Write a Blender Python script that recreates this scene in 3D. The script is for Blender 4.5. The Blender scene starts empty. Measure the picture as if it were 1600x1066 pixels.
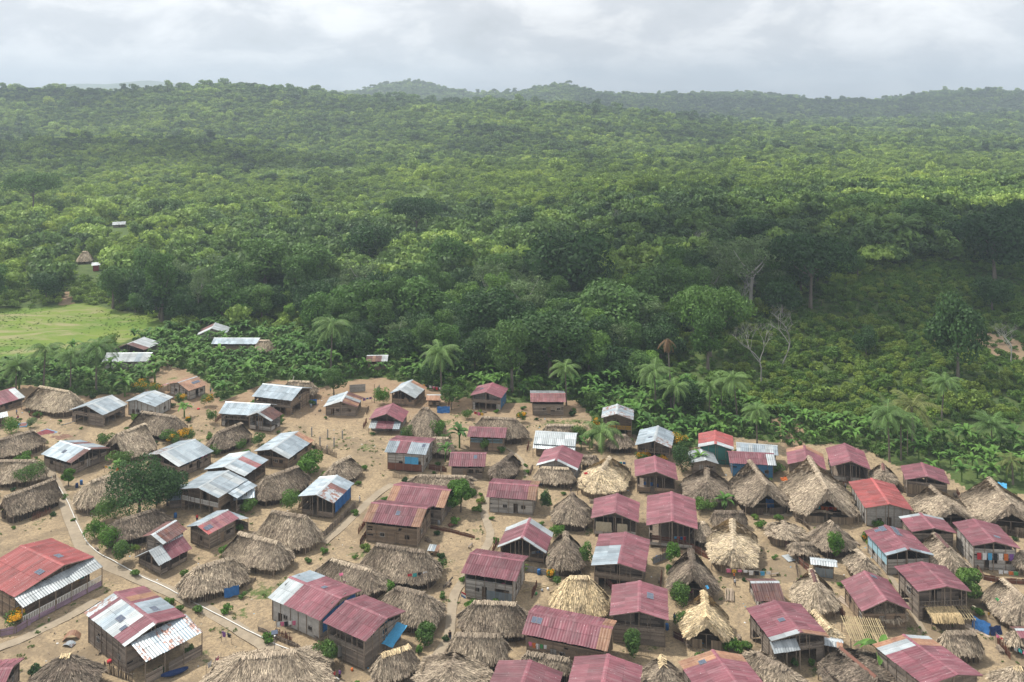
import bpy, math, random
import numpy as np
from mathutils import Vector, Matrix
random.seed(7)
RNG = np.random.default_rng(7)
C = bpy.context.scene.collection
R = math.radians
# ---------------------------------------------------------------- camera, world, sun, exposure
F, CAMZ, PCX, PCY = 1350.0, 90.0, 800.0, 150.0          # focal length and horizon in photo pixels (1600 wide)
sc = bpy.context.scene
cd = bpy.data.cameras.new('camera'); cam = bpy.data.objects.new('camera', cd); C.objects.link(cam)
cam.location = (0, 0, CAMZ); cam.rotation_euler = (R(90), 0, 0)
cd.sensor_width = 36; cd.lens = F*36/1600; cd.shift_y = -(533-PCY)/1600; cd.clip_start = 1; cd.clip_end = 60000
sc.camera = cam
SUN_EL, SUN_AZ = R(58), R(-62)                           # azimuth from +Y (view direction) towards +X
w = bpy.data.worlds.new('World'); sc.world = w; w.use_nodes = True
nt = w.node_tree; nt.nodes.clear()
def nd(t, kind, **kw):
    n = t.nodes.new(kind)
    for k, v in kw.items():
        if k in n.inputs: n.inputs[k].default_value = v
        else: setattr(n, k, v)
    return n
def mth(t, op, a, b=None):
    n = t.nodes.new('ShaderNodeMath'); n.operation = op
    for i, x in enumerate((a, b)):
        if x is None: continue
        if isinstance(x, (int, float)): n.inputs[i].default_value = x
        else: t.links.new(x, n.inputs[i])
    return n.outputs[0]
def ramp(t, fac, pts):
    n = t.nodes.new('ShaderNodeValToRGB'); e = n.color_ramp.elements
    while len(e) < len(pts): e.new(.5)
    for k, (p, c) in enumerate(pts):
        e[k].position = p; e[k].color = (c[0], c[1], c[2], 1) if not isinstance(c, (int, float)) else (c, c, c, 1)
    t.links.new(fac, n.inputs[0]); return n.outputs[0]
def mix(t, fac, a, b, mode='MIX'):
    n = t.nodes.new('ShaderNodeMix'); n.data_type = 'RGBA'; n.blend_type = mode
    for s_, x in ((n.inputs[0], fac), (n.inputs[6], a), (n.inputs[7], b)):
        if isinstance(x, (int, float)): s_.default_value = x
        elif isinstance(x, tuple): s_.default_value = (x[0], x[1], x[2], 1)
        else: t.links.new(x, s_)
    return n.outputs[2]
def noise(t, vec, scale, detail=3, rough=.55, dist=0):
    n = t.nodes.new('ShaderNodeTexNoise'); n.inputs['Scale'].default_value = scale
    n.inputs['Detail'].default_value = detail; n.inputs['Roughness'].default_value = rough; n.inputs['Distortion'].default_value = dist
    if vec is not None: t.links.new(vec, n.inputs['Vector'])
    return n.outputs['Fac']
sky = nd(nt, 'ShaderNodeTexSky'); sky.sky_type = 'NISHITA'; sky.sun_disc = False
sky.sun_elevation = SUN_EL; sky.sun_rotation = SUN_AZ; sky.air_density = 1.2; sky.dust_density = 2.0
tc = nd(nt, 'ShaderNodeTexCoord'); sx = nd(nt, 'ShaderNodeSeparateXYZ'); nt.links.new(tc.outputs['Generated'], sx.inputs[0])
den = mth(nt, 'ADD', mth(nt, 'MAXIMUM', sx.outputs[2], 0.0), 0.42)
cx_ = nd(nt, 'ShaderNodeCombineXYZ')
nt.links.new(mth(nt, 'DIVIDE', sx.outputs[0], den), cx_.inputs[0]); nt.links.new(mth(nt, 'DIVIDE', sx.outputs[1], den), cx_.inputs[1])
n1 = noise(nt, cx_.outputs[0], 4.2, 10, .60, .3)
n2 = noise(nt, cx_.outputs[0], 1.1, 5, .5, .2)
fac = mth(nt, 'ADD', mth(nt, 'MULTIPLY', n1, .6), mth(nt, 'MULTIPLY', n2, .4))
ccol = ramp(nt, fac, [(.34, (5.6, 5.85, 6.2)), (.46, (6.5, 6.7, 7.0)), (.51, (7.9, 8.0, 8.15)), (.58, (9.3, 9.35, 9.4))])
cov = ramp(nt, fac, [(.30, .82), (.42, 1.0)])
bg = nd(nt, 'ShaderNodeBackground', Strength=.1)
nt.links.new(mix(nt, cov, sky.outputs[0], ccol), bg.inputs[0])
wo = nd(nt, 'ShaderNodeOutputWorld'); nt.links.new(bg.outputs[0], wo.inputs[0])
sd = bpy.data.lights.new('sun', 'SUN'); sun = bpy.data.objects.new('sun', sd); C.objects.link(sun)
sd.energy = 3.9; sd.angle = R(3.5); sd.color = (1, .95, .86)
SDIR = Vector((math.sin(SUN_AZ)*math.cos(SUN_EL), math.cos(SUN_AZ)*math.cos(SUN_EL), math.sin(SUN_EL)))
sun.rotation_euler = SDIR.to_track_quat('Z', 'Y').to_euler()
sc.view_settings.view_transform = 'Standard'; sc.view_settings.look = 'None'
sc.view_settings.exposure = 0.40; sc.view_settings.gamma = 1; sc.view_settings.use_curve_mapping = False
sc.render.engine = 'CYCLES'; sc.cycles.use_denoising = True
sc.cycles.max_bounces = 5; sc.cycles.diffuse_bounces = 3; sc.cycles.glossy_bounces = 2; sc.cycles.transmission_bounces = 2
sc.cycles.volume_bounces = 0; sc.cycles.caustics_reflective = False; sc.cycles.caustics_refractive = False
HAZE = .000165
SHADE_CLOUDS = [(250, 400, 620, 265, 98, 40, 1), (-560, 1050, 900, 330, 90, 40, 2), (900, 3000, 1500, 900, 500, 90, 3), (230, 2150, 1000, 330, 150, 45, 4), (-900, 1750, 1000, 260, 120, 40, 5), (120, 640, 700, 110, 45, 30, 6)]
# ---------------------------------------------------------------- terrain height
def sst(a, b, x):
    t = np.clip((np.asarray(x, float)-a)/(b-a), 0, 1); return t*t*(3-2*t)
def wav(x, y, s, seed=0):
    r = np.random.default_rng(seed+91); o = 0
    for k in range(5):
        a = r.uniform(0, 6.28); q = (1.0, .8, 1.7, 2.3, 3.1)[k]/s; p = r.uniform(0, 6.28)
        o = o+np.sin((x*math.cos(a)+y*math.sin(a))*q*6.28/2+p+1.3*np.sin((x*math.sin(a)-y*math.cos(a))*q*2.1+p*2))*(1, .8, .5, .35, .25)[k]
    return o/2.9
def ridge_top(px, dist, pts, tree=10):
    xs = [(p-PCX)/F*dist for p, _ in pts]; zs = [CAMZ+(PCY-y)/F*dist-tree for _, y in pts]
    return xs, zs
RX1, RZ1 = ridge_top(0, 1900, [(-400, 140), (0, 135), (100, 138), (180, 140), (250, 136), (300, 137), (350, 130), (390, 131), (440, 137), (530, 147), (600, 150), (700, 158), (760, 153), (820, 158), (900, 161), (1000, 172), (1080, 183), (1180, 193), (1400, 205), (1900, 205)], 9)
RX2, RZ2 = ridge_top(0, 3900, [(300, 160), (470, 152), (560, 144), (610, 131), (650, 127), (700, 139), (740, 146), (800, 145), (850, 136), (880, 130), (940, 146), (1000, 149), (1080, 147), (1130, 143), (1200, 148), (1270, 156), (1500, 175), (1900, 190)], 8)
RX3, RZ3 = ridge_top(0, 3200, [(700, 215), (1000, 197), (1080, 186), (1180, 167), (1300, 158), (1400, 157), (1470, 149), (1520, 141), (1560, 141), (1620, 146), (1800, 150), (2100, 155)], 8)
RX4, RZ4 = ridge_top(0, 2300, [(900, 220), (1100, 205), (1200, 192), (1300, 187), (1400, 185), (1500, 183), (1600, 176), (1900, 176)], 9)
RX5, RZ5 = ridge_top(0, 9000, [(-200, 140), (60, 139), (130, 131), (180, 132), (235, 126), (290, 133), (420, 140), (560, 142), (700, 150), (900, 158), (1100, 162), (2000, 165)], 0)
RX6, RZ6 = ridge_top(0, 1150, [(-300, 226), (-50, 222), (60, 214), (140, 211), (230, 217), (300, 214), (380, 224), (470, 240), (580, 262), (720, 285), (900, 320), (2000, 330)], 8)
RX7, RZ7 = ridge_top(0, 1500, [(300, 240), (480, 222), (600, 208), (700, 196), (770, 190), (850, 193), (940, 204), (1040, 222), (1200, 236), (1400, 240), (2000, 236)], 8)
RX8, RZ8 = ridge_top(0, 2650, [(500, 200), (700, 185), (800, 173), (880, 170), (960, 176), (1060, 186), (1160, 178), (1240, 181), (1400, 195), (2000, 200)], 8)
def height(X, Y):
    X = np.asarray(X, float); Y = np.asarray(Y, float)
    z = .07*np.maximum(0, np.minimum(Y, 460)-245)*sst(25, 95, X+.0*Y)*(1-sst(560, 900, Y)*.7)
    far = sst(330, 700, Y)
    z = z+far*(3.5+4.0*wav(X, Y, 420, 1)+2.2*wav(X, Y, 160, 2))
    z = z+.5*wav(X, Y, 40, 3)*sst(262, 330, Y)*(1-sst(-165, -120, -X)*0)
    u = X/np.maximum(Y, 1)
    hill = 1+.10*wav(X, Y, 500, 4)
    def R_(xs, zs, yc, front, back, p=1.0):
        top = np.interp(X*yc/np.maximum(Y, 200) if False else X, xs, zs)
        prof = np.where(Y < yc, sst(yc-front, yc, Y)**p, 1-sst(yc, yc+back, Y)*.75)
        return top*prof
    a = R_(RX1, RZ1, 1900, 700, 700)
    f6 = R_(RX6, RZ6, 1150, 380, 300); f7 = R_(RX7, RZ7, 1500, 420, 350); f8 = R_(RX8, RZ8, 2650, 420, 450)
    b = R_(RX2, RZ2, 3900, 1100, 1200)
    c = R_(RX3, RZ3, 3200, 600, 1400)
    d = R_(RX4, RZ4, 2300, 1000, 500)
    e = R_(RX5, RZ5, 9000, 2500, 1500)
    hz = np.maximum.reduce([a, b, c, d, e, f6, f7, f8, z])
    bump = 7*wav(X, Y, 330, 5)*sst(900, 1300, Y)*np.where(np.abs(Y-1900) < 2600, 1, .3)
    bump = bump*(1-.75*np.exp(-((Y-1900)/160)**2)*(X < 600))*(1-.8*np.exp(-((Y-3900)/250)**2))
    bump = bump+(5*wav(X, Y, 240, 6)+3*wav(X, Y, 90, 9))*sst(2500, 3100, Y)*(1-sst(5200, 6000, Y))+2.5*wav(X, Y, 110, 10)*sst(1300, 1600, Y)*(1-sst(2300, 2500, Y))
    loc = (.16*wav(X, Y, 7, 12)+.10*wav(X, Y, 3.1, 13))*(1-sst(262, 300, Y))*1.0+.12*wav(X, Y, 14, 8)*(1-sst(330, 500, Y))
    return hz+bump+loc*sst(150, 156, Y+60)
def ground(px, py):
    Y = F*CAMZ/(py-PCY)
    for _ in range(25):
        h = float(height((px-PCX)/F*Y, Y)); Y = .5*Y+.5*F*(CAMZ-h)/(py-PCY)
    X = (px-PCX)/F*Y
    return X, Y, float(height(X, Y))
def topix(X, Y, Z): return PCX+F*X/Y, PCY+F*(CAMZ-Z)/Y
def inpoly(px, py, poly):
    px = np.asarray(px, float); py = np.asarray(py, float); ins = np.zeros(px.shape, bool); n = len(poly)
    for i in range(n):
        x1, y1 = poly[i]; x2, y2 = poly[(i+1) % n]
        if y1 == y2: continue
        c = ((y1 > py) != (y2 > py)) & (px < (x2-x1)*(py-y1)/(y2-y1)+x1); ins ^= c
    return ins
# outlines on the ground, given where they meet the ground in the view and turned into world metres once
def wpoly(pts): return [tuple(ground(*p)[:2]) if p[1] < 1500 else ((p[0]-PCX)/F*90, 90) for p in pts]
VILLAGE = wpoly([(-300, 618), (0, 610), (40, 600), (130, 618), (225, 612), (238, 588), (262, 572), (290, 578), (325, 596), (345, 628), (430, 592), (500, 605), (560, 592), (600, 590), (700, 614), (780, 632), (900, 625), (925, 650), (935, 690), (985, 674), (1010, 690), (1065, 705), (1110, 692), (1150, 682), (1240, 697), (1300, 692), (1355, 702), (1400, 727), (1480, 737), (1520, 772), (1600, 772), (1950, 800), (2300, 1600), (-700, 1600)])
FIELD = wpoly([(-250, 484), (0, 482), (50, 482), (95, 478), (130, 473), (170, 482), (225, 492), (268, 505), (262, 514), (215, 526), (190, 536), (150, 545), (90, 552), (50, 560), (0, 575), (-300, 590)])
COFFEE = wpoly([(1000, 600), (1060, 545), (1150, 500), (1200, 470), (1260, 462), (1330, 440), (1420, 415), (1600, 410), (1900, 410), (2000, 720), (1600, 700), (1500, 700), (1380, 690), (1250, 670), (1180, 640), (1090, 630)])
BANANA = wpoly([(-300, 575), (0, 578), (60, 565), (130, 552), (190, 545), (230, 525), (300, 500), (380, 512), (470, 520), (600, 525), (680, 545), (800, 560), (900, 570), (960, 590), (1060, 600), (1120, 622), (1220, 650), (1300, 660), (1420, 672), (1500, 690), (1600, 700), (2000, 715), (2000, 860), (-500, 860)])
FORESTP = wpoly([(150, 500), (190, 440), (240, 400), (330, 390), (380, 360), (480, 365), (560, 345), (640, 340), (760, 350), (900, 345), (1000, 330), (1100, 320), (1300, 310), (1460, 300), (1650, 295), (2000, 290), (2000, 450), (1600, 440), (1450, 425), (1380, 425), (1290, 455), (1200, 485), (1130, 515), (1060, 560), (1000, 605), (900, 600), (700, 580), (520, 560), (400, 525), (300, 520), (255, 500)])
DIRT = [wpoly(p) for p in ([(1440, 515), (1520, 512), (1620, 540), (1620, 570), (1530, 552), (1450, 530)], [(1200, 655), (1250, 645), (1260, 700), (1225, 700)], [(98, 455), (108, 455), (118, 478), (90, 478)], [(225, 560), (262, 560), (290, 600), (225, 612)])]
# ---------------------------------------------------------------- mesh helpers
class MB:
    def __init__(s): s.v = []; s.f = []; s.m = []; s.t = []
    def quad(s, a, b, c, d, m=0, t=.5):
        k = len(s.v); s.v += [a, b, c, d]; s.f.append((k, k+1, k+2, k+3)); s.m.append(m); s.t.append(t)
    def poly(s, pts, m=0, t=.5):
        k = len(s.v); s.v += list(pts); s.f.append(tuple(range(k, k+len(pts)))); s.m.append(m); s.t.append(t)
    def hexa(s, p, m=0, t=.5):
        k = len(s.v); s.v += list(p)
        for f in ((0, 3, 2, 1), (4, 5, 6, 7), (0, 1, 5, 4), (1, 2, 6, 5), (2, 3, 7, 6), (3, 0, 4, 7)):
            s.f.append(tuple(k+i for i in f)); s.m.append(m); s.t.append(t)
    def box(s, x0, x1, y0, y1, z0, z1, m=0, t=.5):
        s.hexa([(x0, y0, z0), (x1, y0, z0), (x1, y1, z0), (x0, y1, z0), (x0, y0, z1), (x1, y0, z1), (x1, y1, z1), (x0, y1, z1)], m, t)
    def bar(s, a, b, w, h=None, m=0, t=.5):                 # square bar from a to b
        a = Vector(a); b = Vector(b); d = b-a
        if d.length < 1e-6: return
        h = h or w; d.normalize(); up = Vector((0, 0, 1)) if abs(d.z) < .9 else Vector((1, 0, 0))
        x = d.cross(up).normalized()*w/2; y = d.cross(x).normalized()*h/2
        s.hexa([tuple(a-x-y), tuple(a+x-y), tuple(a+x+y), tuple(a-x+y), tuple(b-x-y), tuple(b+x-y), tuple(b+x+y), tuple(b-x+y)], m, t)
    def tube(s, pts, rad, n=6, m=0, t=.5, cap=True):
        k0 = len(s.v); pts = [Vector(p) for p in pts]
        rad = rad if isinstance(rad, (list, tuple)) else [rad]*len(pts)
        for i, p in enumerate(pts):
            d = (pts[min(i+1, len(pts)-1)]-pts[max(i-1, 0)]).normalized()
            up = Vector((0, 0, 1)) if abs(d.z) < .95 else Vector((1, 0, 0))
            x = d.cross(up).normalized(); y = d.cross(x)
            for j in range(n):
                a = 2*math.pi*j/n; q = p+(x*math.cos(a)+y*math.sin(a))*rad[i]; s.v.append(tuple(q))
        for i in range(len(pts)-1):
            for j in range(n):
                a = k0+i*n+j; b = k0+i*n+(j+1) % n; s.f.append((a, b, b+n, a+n)); s.m.append(m); s.t.append(t)
        if cap:
            s.f.append(tuple(k0+j for j in range(n))); s.m.append(m); s.t.append(t)
            s.f.append(tuple(k0+(len(pts)-1)*n+j for j in range(n))); s.m.append(m); s.t.append(t)
    def mesh(s, name, mats, smooth=False):
        me = bpy.data.meshes.new(name); me.from_pydata([tuple(p) for p in s.v], [], s.f)
        for k in (mats if isinstance(mats, (list, tuple)) else [mats]): me.materials.append(mat(k))
        me.polygons.foreach_set('material_index', s.m)
        at = me.attributes.new('tone', 'FLOAT', 'FACE'); at.data.foreach_set('value', s.t)
        if smooth: me.shade_smooth()
        me.update(); return me
    def build(s, name, mats, parent=None, smooth=False):
        o = bpy.data.objects.new(name, s.mesh(name, mats, smooth)); C.objects.link(o)
        if parent: o.parent = parent
        return o
def npmesh(name, V, Fq, tone, mats, smooth=False):          # V (n,3), Fq (m,4) or (m,3)
    me = bpy.data.meshes.new(name); n = Fq.shape[1]
    me.vertices.add(len(V)); me.vertices.foreach_set('co', np.asarray(V, np.float32).ravel())
    me.loops.add(Fq.size); me.loops.foreach_set('vertex_index', Fq.astype(np.int32).ravel())
    me.polygons.add(len(Fq)); me.polygons.foreach_set('loop_start', np.arange(0, Fq.size, n, dtype=np.int32))
    me.update(calc_edges=True)
    at = me.attributes.new('tone', 'FLOAT', 'FACE'); at.data.foreach_set('value', np.asarray(tone, np.float32))
    for k in mats: me.materials.append(mat(k))
    if smooth: me.shade_smooth()
    me.validate(); return me
def empty(name, loc, rz=0.0, label=None, cat=None, group=None):
    o = bpy.data.objects.new(name, None); C.objects.link(o); o.location = loc; o.rotation_euler = (0, 0, rz); o.empty_display_size = .5
    return tag(o, label, cat, group)
def tag(o, label=None, cat=None, group=None, kind=None):
    if label: o['label'] = label
    if cat: o['category'] = cat
    if group: o['group'] = group
    if kind: o['kind'] = kind
    return o
def copy_tree(o, parent=None):
    c = o.copy(); C.objects.link(c); c.parent = parent
    for ch in KIDS.get(o.name, []): copy_tree(ch, c)
    return c
KIDS = {}
def remember(o): KIDS[o.name] = list(o.children)
# ---------------------------------------------------------------- materials
MATS = {}
def newmat(name):
    m = bpy.data.materials.new(name); m.use_nodes = True; t = m.node_tree; t.nodes.clear()
    b = nd(t, 'ShaderNodeBsdfPrincipled'); o = nd(t, 'ShaderNodeOutputMaterial'); t.links.new(b.outputs[0], o.inputs[0])
    return m, t, b, o
def attr(t, name='tone'):
    n = nd(t, 'ShaderNodeAttribute', attribute_name=name); return n.outputs['Fac']
def objco(t): return nd(t, 'ShaderNodeTexCoord').outputs['Object']
def geopos(t): return nd(t, 'ShaderNodeNewGeometry').outputs['Position']
def mapped(t, vec, sc_):
    n = nd(t, 'ShaderNodeMapping'); n.inputs['Scale'].default_value = sc_; t.links.new(vec, n.inputs['Vector']); return n.outputs[0]
def bump(t, b, h, s=.4, d=.03):
    n = nd(t, 'ShaderNodeBump'); n.inputs['Strength'].default_value = s; n.inputs['Distance'].default_value = d
    t.links.new(h, n.inputs['Height']); t.links.new(n.outputs[0], b.inputs['Normal'])
def scale_by(t, col, f):
    n = nd(t, 'ShaderNodeVectorMath', operation='SCALE'); t.links.new(col, n.inputs[0]); t.links.new(f, n.inputs['Scale']); return n.outputs[0]
METAL = {'r': ((.190, .066, .082), (.142, .050, .063), .05), 'R': ((.27, .062, .060), (.20, .050, .048), .08), 'd': ((.27, .11, .12), (.17, .07, .075), .25),
         'g': ((.28, .33, .37), (.20, .245, .28), .10), 'w': ((.37, .40, .415), (.28, .31, .325), .08), 'b': ((.13, .055, .05), (.085, .04, .036), .25),
         'o': ((.27, .14, .085), (.17, .08, .05), .5), 'x': ((.33, .37, .395), (.25, .285, .31), 1.2)}
def mk_metal(k):
    c1, c2, rust = METAL[k]
    m, t, b, o = newmat('sheet_metal_'+{'r': 'pink', 'R': 'red', 'd': 'faded', 'g': 'galvanised', 'w': 'white', 'b': 'brown', 'o': 'rusted', 'x': 'patchy'}[k])
    P = geopos(t)
    big = noise(t, P, .5, 4); fine = noise(t, P, 6, 3)
    col = mix(t, ramp(t, big, [(.35, 0.), (.65, 1.)]), c1, c2)
    rn = noise(t, mapped(t, P, (1, 1, 1)), 1.1, 6, .7)
    th = {0.05: (.70, .78), .08: (.66, .74), .10: (.66, .74), .25: (.52, .66), .5: (.40, .62), 1.2: (.49, .56)}[rust]
    rustc = (.17, .065, .035) if k != 'o' else (.30, .175, .11)
    col = mix(t, ramp(t, rn, [(th[0], 0.), (th[1], .85)]), col, rustc)
    stv = mapped(t, objco(t), (2.6, .35, .35)); st = noise(t, stv, 1.3, 5, .65)
    col = mix(t, ramp(t, st, [(.60, 0.), (.74, .55 if k in 'rRd' else .8)]), col, (.13, .065, .05) if k != 'o' else (.36, .22, .15))
    col = mix(t, ramp(t, noise(t, mapped(t, objco(t), (3.4, .3, .3)), .9, 4), [(.35, .13), (.5, 0.)]), col, (.42, .38, .38))
    oi = nd(t, 'ShaderNodeObjectInfo')
    sp = nd(t, 'ShaderNodeTexVoronoi'); sp.inputs['Scale'].default_value = 1.3; t.links.new(P, sp.inputs['Vector'])
    if k in 'rR': col = mix(t, ramp(t, sp.outputs['Distance'], [(.04, .75), (.075, 0.)]), col, (.75, .72, .72))
    tn = mth(t, 'MULTIPLY', mth(t, 'ADD', mth(t, 'MULTIPLY', attr(t), .8), .6), mth(t, 'ADD', mth(t, 'MULTIPLY', fine, .35), .82))
    tn = mth(t, 'MULTIPLY', tn, mth(t, 'ADD', mth(t, 'MULTIPLY', oi.outputs['Random'], .42), .78))
    t.links.new(scale_by(t, col, tn), b.inputs['Base Color'])
    b.inputs['Roughness'].default_value = .5 if k in 'gwx' else .6
    b.inputs['Metallic'].default_value = .25 if k in 'gwx' else 0
    b.inputs['Specular IOR Level'].default_value = .3
    return m
def simple(name, c1, c2, scale=3., rough=.8, stretch=(1, 1, 1), tone=.6, bs=0, spec=.3):
    m, t, b, o = newmat(name)
    P = mapped(t, objco(t), stretch); n = noise(t, P, scale, 5, .6)
    col = mix(t, ramp(t, n, [(.32, 0.), (.68, 1.)]), c1, c2)
    t.links.new(scale_by(t, col, mth(t, 'ADD', mth(t, 'MULTIPLY', attr(t), tone), 1-tone/2)), b.inputs['Base Color'])
    b.inputs['Roughness'].default_value = rough; b.inputs['Specular IOR Level'].default_value = spec
    if bs: bump(t, b, n, bs, .05)
    return m
SIMPLE = {
 'plank': ((.27, .225, .185), (.155, .125, .10), 5., .9, (1, 1, 3), .9), 'plank_warm': ((.27, .20, .14), (.17, .125, .09), 5., .85, (1, 1, 3), .8),
 'plank_grey': ((.40, .38, .35), (.25, .23, .21), 5., .9, (1, 1, 3), .8), 'plank_purple': ((.35, .25, .33), (.26, .19, .24), 5., .9, (1, 1, 3), .6),
 'dark_wood': ((.10, .075, .055), (.06, .045, .035), 4., .9, (1, 1, 1), .6), 'post': ((.27, .22, .17), (.17, .13, .10), 4., .9, (1, 1, 1), .5),
 'white_paint': ((.74, .73, .70), (.62, .61, .58), 4., .6, (1, 1, 1), .3), 'green_paint': ((.05, .20, .17), (.04, .15, .13), 3., .6, (1, 1, 1), .3),
 'blue_paint': ((.05, .19, .36), (.04, .13, .27), 3., .6, (1, 1, 1), .3), 'light_blue': ((.33, .50, .58), (.25, .42, .50), 3., .6, (1, 1, 1), .3), 'red_paint': ((.35, .05, .05), (.25, .04, .04), 3., .6, (1, 1, 1), .3),
 'concrete': ((.34, .33, .31), (.25, .24, .225), 2.5, .9, (1, 1, 1), .35), 'plaster': ((.44, .43, .41), (.32, .31, .29), 1.5, .9, (1, 1, 1), .3),
 'path': ((.32, .262, .19), (.25, .205, .15), .8, .9, (1, 1, 1), .25), 'kerb': ((.16, .12, .08), (.10, .075, .05), 2., .95, (1, 1, 1), .4),
 'pipe': ((.72, .71, .68), (.60, .59, .55), 2., .5, (1, 1, 1), .2), 'rust_wall': ((.19, .075, .05), (.11, .05, .035), 2.5, .7, (3, 3, 1), .5),
 'cane': ((.28, .22, .155), (.18, .14, .10), 5., .95, (4, 4, 1), .8), 'straw_dry': ((.40, .33, .24), (.27, .22, .16), 3., .95, (1, 1, 1), 1.0),
 'straw_dark': ((.16, .125, .10), (.09, .07, .055), 3., .95, (1, 1, 1), 1.0), 'straw_fresh': ((.56, .43, .24), (.42, .31, .17), 3., .95, (1, 1, 1), .9),
 'bark': ((.20, .17, .14), (.12, .10, .08), 2., .95, (1, 1, .3), .5), 'bark_pale': ((.42, .40, .36), (.30, .28, .25), 2., .9, (1, 1, .3), .4), 'bark_dead': ((.33, .32, .29), (.22, .21, .19), 2., .9, (1, 1, .3), .3),
 'solar': ((.10, .12, .17), (.08, .10, .14), 1., .2, (1, 1, 1), .3), 'frame': ((.22, .23, .26), (.2, .21, .24), 1., .4, (1, 1, 1), .1),
 'skin': ((.24, .13, .085), (.21, .115, .075), 1., .6, (1, 1, 1), .1), 'hair': ((.015, .012, .01), (.012, .01, .008), 1., .5, (1, 1, 1), .1),
 'cocoa': ((.12, .055, .045), (.26, .12, .11), 9., .9, (1, 1, 1), .5), 'cocoa_pale': ((.22, .13, .09), (.13, .07, .05), 9., .9, (1, 1, 1), .5), 'red_beans': ((.22, .05, .06), (.12, .035, .04), 9., .9, (1, 1, 1), .5),
 'timber': ((.42, .34, .26), (.30, .235, .18), 4., .85, (1, 1, 1), .5), 'block_line': ((.24, .235, .22), (.2, .195, .18), 2., .9, (1, 1, 1), .3),
 'bamboo': ((.46, .38, .22), (.34, .27, .15), 3., .7, (1, 1, 1), .5), 'dirt_pile': ((.33, .26, .18), (.22, .17, .12), 2., 1, (1, 1, 1), .5),
}
CLOTH = {'c_blue': (.03, .13, .34), 'c_navy': (.02, .045, .14), 'c_white': (.70, .70, .70), 'c_red': (.50, .04, .05), 'c_pink': (.65, .18, .30), 'c_yellow': (.62, .36, .04), 'c_orange': (.60, .16, .04),
         'c_teal': (.05, .35, .36), 'c_green': (.07, .30, .10), 'c_purple': (.22, .10, .32), 'c_black': (.02, .02, .025), 'c_cream': (.45, .40, .30), 'c_sky': (.08, .36, .62), 'c_grey': (.28, .29, .30)}
def leafmat(name, cols, trans=.3, patch=True, vary=.9):
    m, t, b, o = newmat(name)
    oi = nd(t, 'ShaderNodeObjectInfo')
    P = mapped(t, oi.outputs['Location'], (1, 1, 0)); pn = mth(t, 'ADD', mth(t, 'MULTIPLY', noise(t, P, .014, 3), .5), mth(t, 'MULTIPLY', noise(t, P, .0042, 2), .5))
    pick = mth(t, 'ADD', mth(t, 'MULTIPLY', oi.outputs['Random'], .5), mth(t, 'MULTIPLY', ramp(t, pn, [(.40, 0.), (.60, 1.)]), .5)) if patch else oi.outputs['Random']
    col = ramp(t, pick, [(i/(len(cols)-1), c) for i, c in enumerate(cols)])
    tn = mth(t, 'ADD', mth(t, 'MULTIPLY', attr(t), vary), 1-vary/2)
    c = scale_by(t, col, tn); t.links.new(c, b.inputs['Base Color']); b.inputs['Roughness'].default_value = .6; b.inputs['Specular IOR Level'].default_value = .25
    tr = nd(t, 'ShaderNodeBsdfTranslucent'); t.links.new(c, tr.inputs[0])
    ms = nd(t, 'ShaderNodeMixShader'); ms.inputs[0].default_value = trans
    t.links.new(b.outputs[0], ms.inputs[1]); t.links.new(tr.outputs[0], ms.inputs[2]); t.links.new(ms.outputs[0], o.inputs[0])
    return m
LEAF = {
 'leaf_forest': [(0.057, 0.122, 0.027), (0.084, 0.174, 0.035), (0.101, 0.186, 0.050), (0.140, 0.256, 0.043), (0.186, 0.304, 0.056)],
 'leaf_far': [(0.048, 0.088, 0.035), (0.070, 0.127, 0.041), (0.108, 0.183, 0.051), (0.169, 0.267, 0.064), (0.292, 0.408, 0.090), (0.368, 0.479, 0.115)],  # tree variety, spread wider to stand in for sunlit and shaded leaves
 'leaf_dark': [(0.030, 0.073, 0.020), (0.041, 0.094, 0.025), (0.055, 0.114, 0.028)],
 'leaf_mid': [(0.069, 0.137, 0.032), (0.092, 0.176, 0.036), (0.122, 0.209, 0.041)],
 'leaf_light': [(0.143, 0.267, 0.052), (0.186, 0.333, 0.059), (0.230, 0.367, 0.070)],
 'leaf_scrub': [(0.095, 0.164, 0.037), (0.137, 0.213, 0.043), (0.205, 0.301, 0.059), (0.300, 0.414, 0.074), (0.410, 0.502, 0.090)],  # scrub variety, contrast raised to imitate sunlit and shaded leaves
 'leaf_grey': [(0.130, 0.191, 0.078), (0.150, 0.222, 0.088)],
 'leaf_coffee': [(0.061, 0.134, 0.028), (0.143, 0.243, 0.041), (0.094, 0.179, 0.032), (0.220, 0.295, 0.050), (0.110, 0.218, 0.035)],
 'leaf_banana': [(0.054, 0.131, 0.026), (0.076, 0.172, 0.033), (0.116, 0.230, 0.040), (0.049, 0.115, 0.026)],
 'leaf_palm': [(0.103, 0.184, 0.049), (0.134, 0.219, 0.060), (0.091, 0.169, 0.044)],
 'leaf_palm_dead': [(0.200, 0.120, 0.060), (0.170, 0.100, 0.050)],
 'leaf_palm_yellow': [(0.130, 0.160, 0.045), (0.150, 0.170, 0.050)],
 'leaf_bright': [(0.079, 0.176, 0.023), (0.094, 0.202, 0.026)],
 'petal': [(.62, .33, .015), (.68, .38, .02)],
 'grass_blade': [(.10, .17, .04), (.13, .20, .05)],
}
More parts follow.
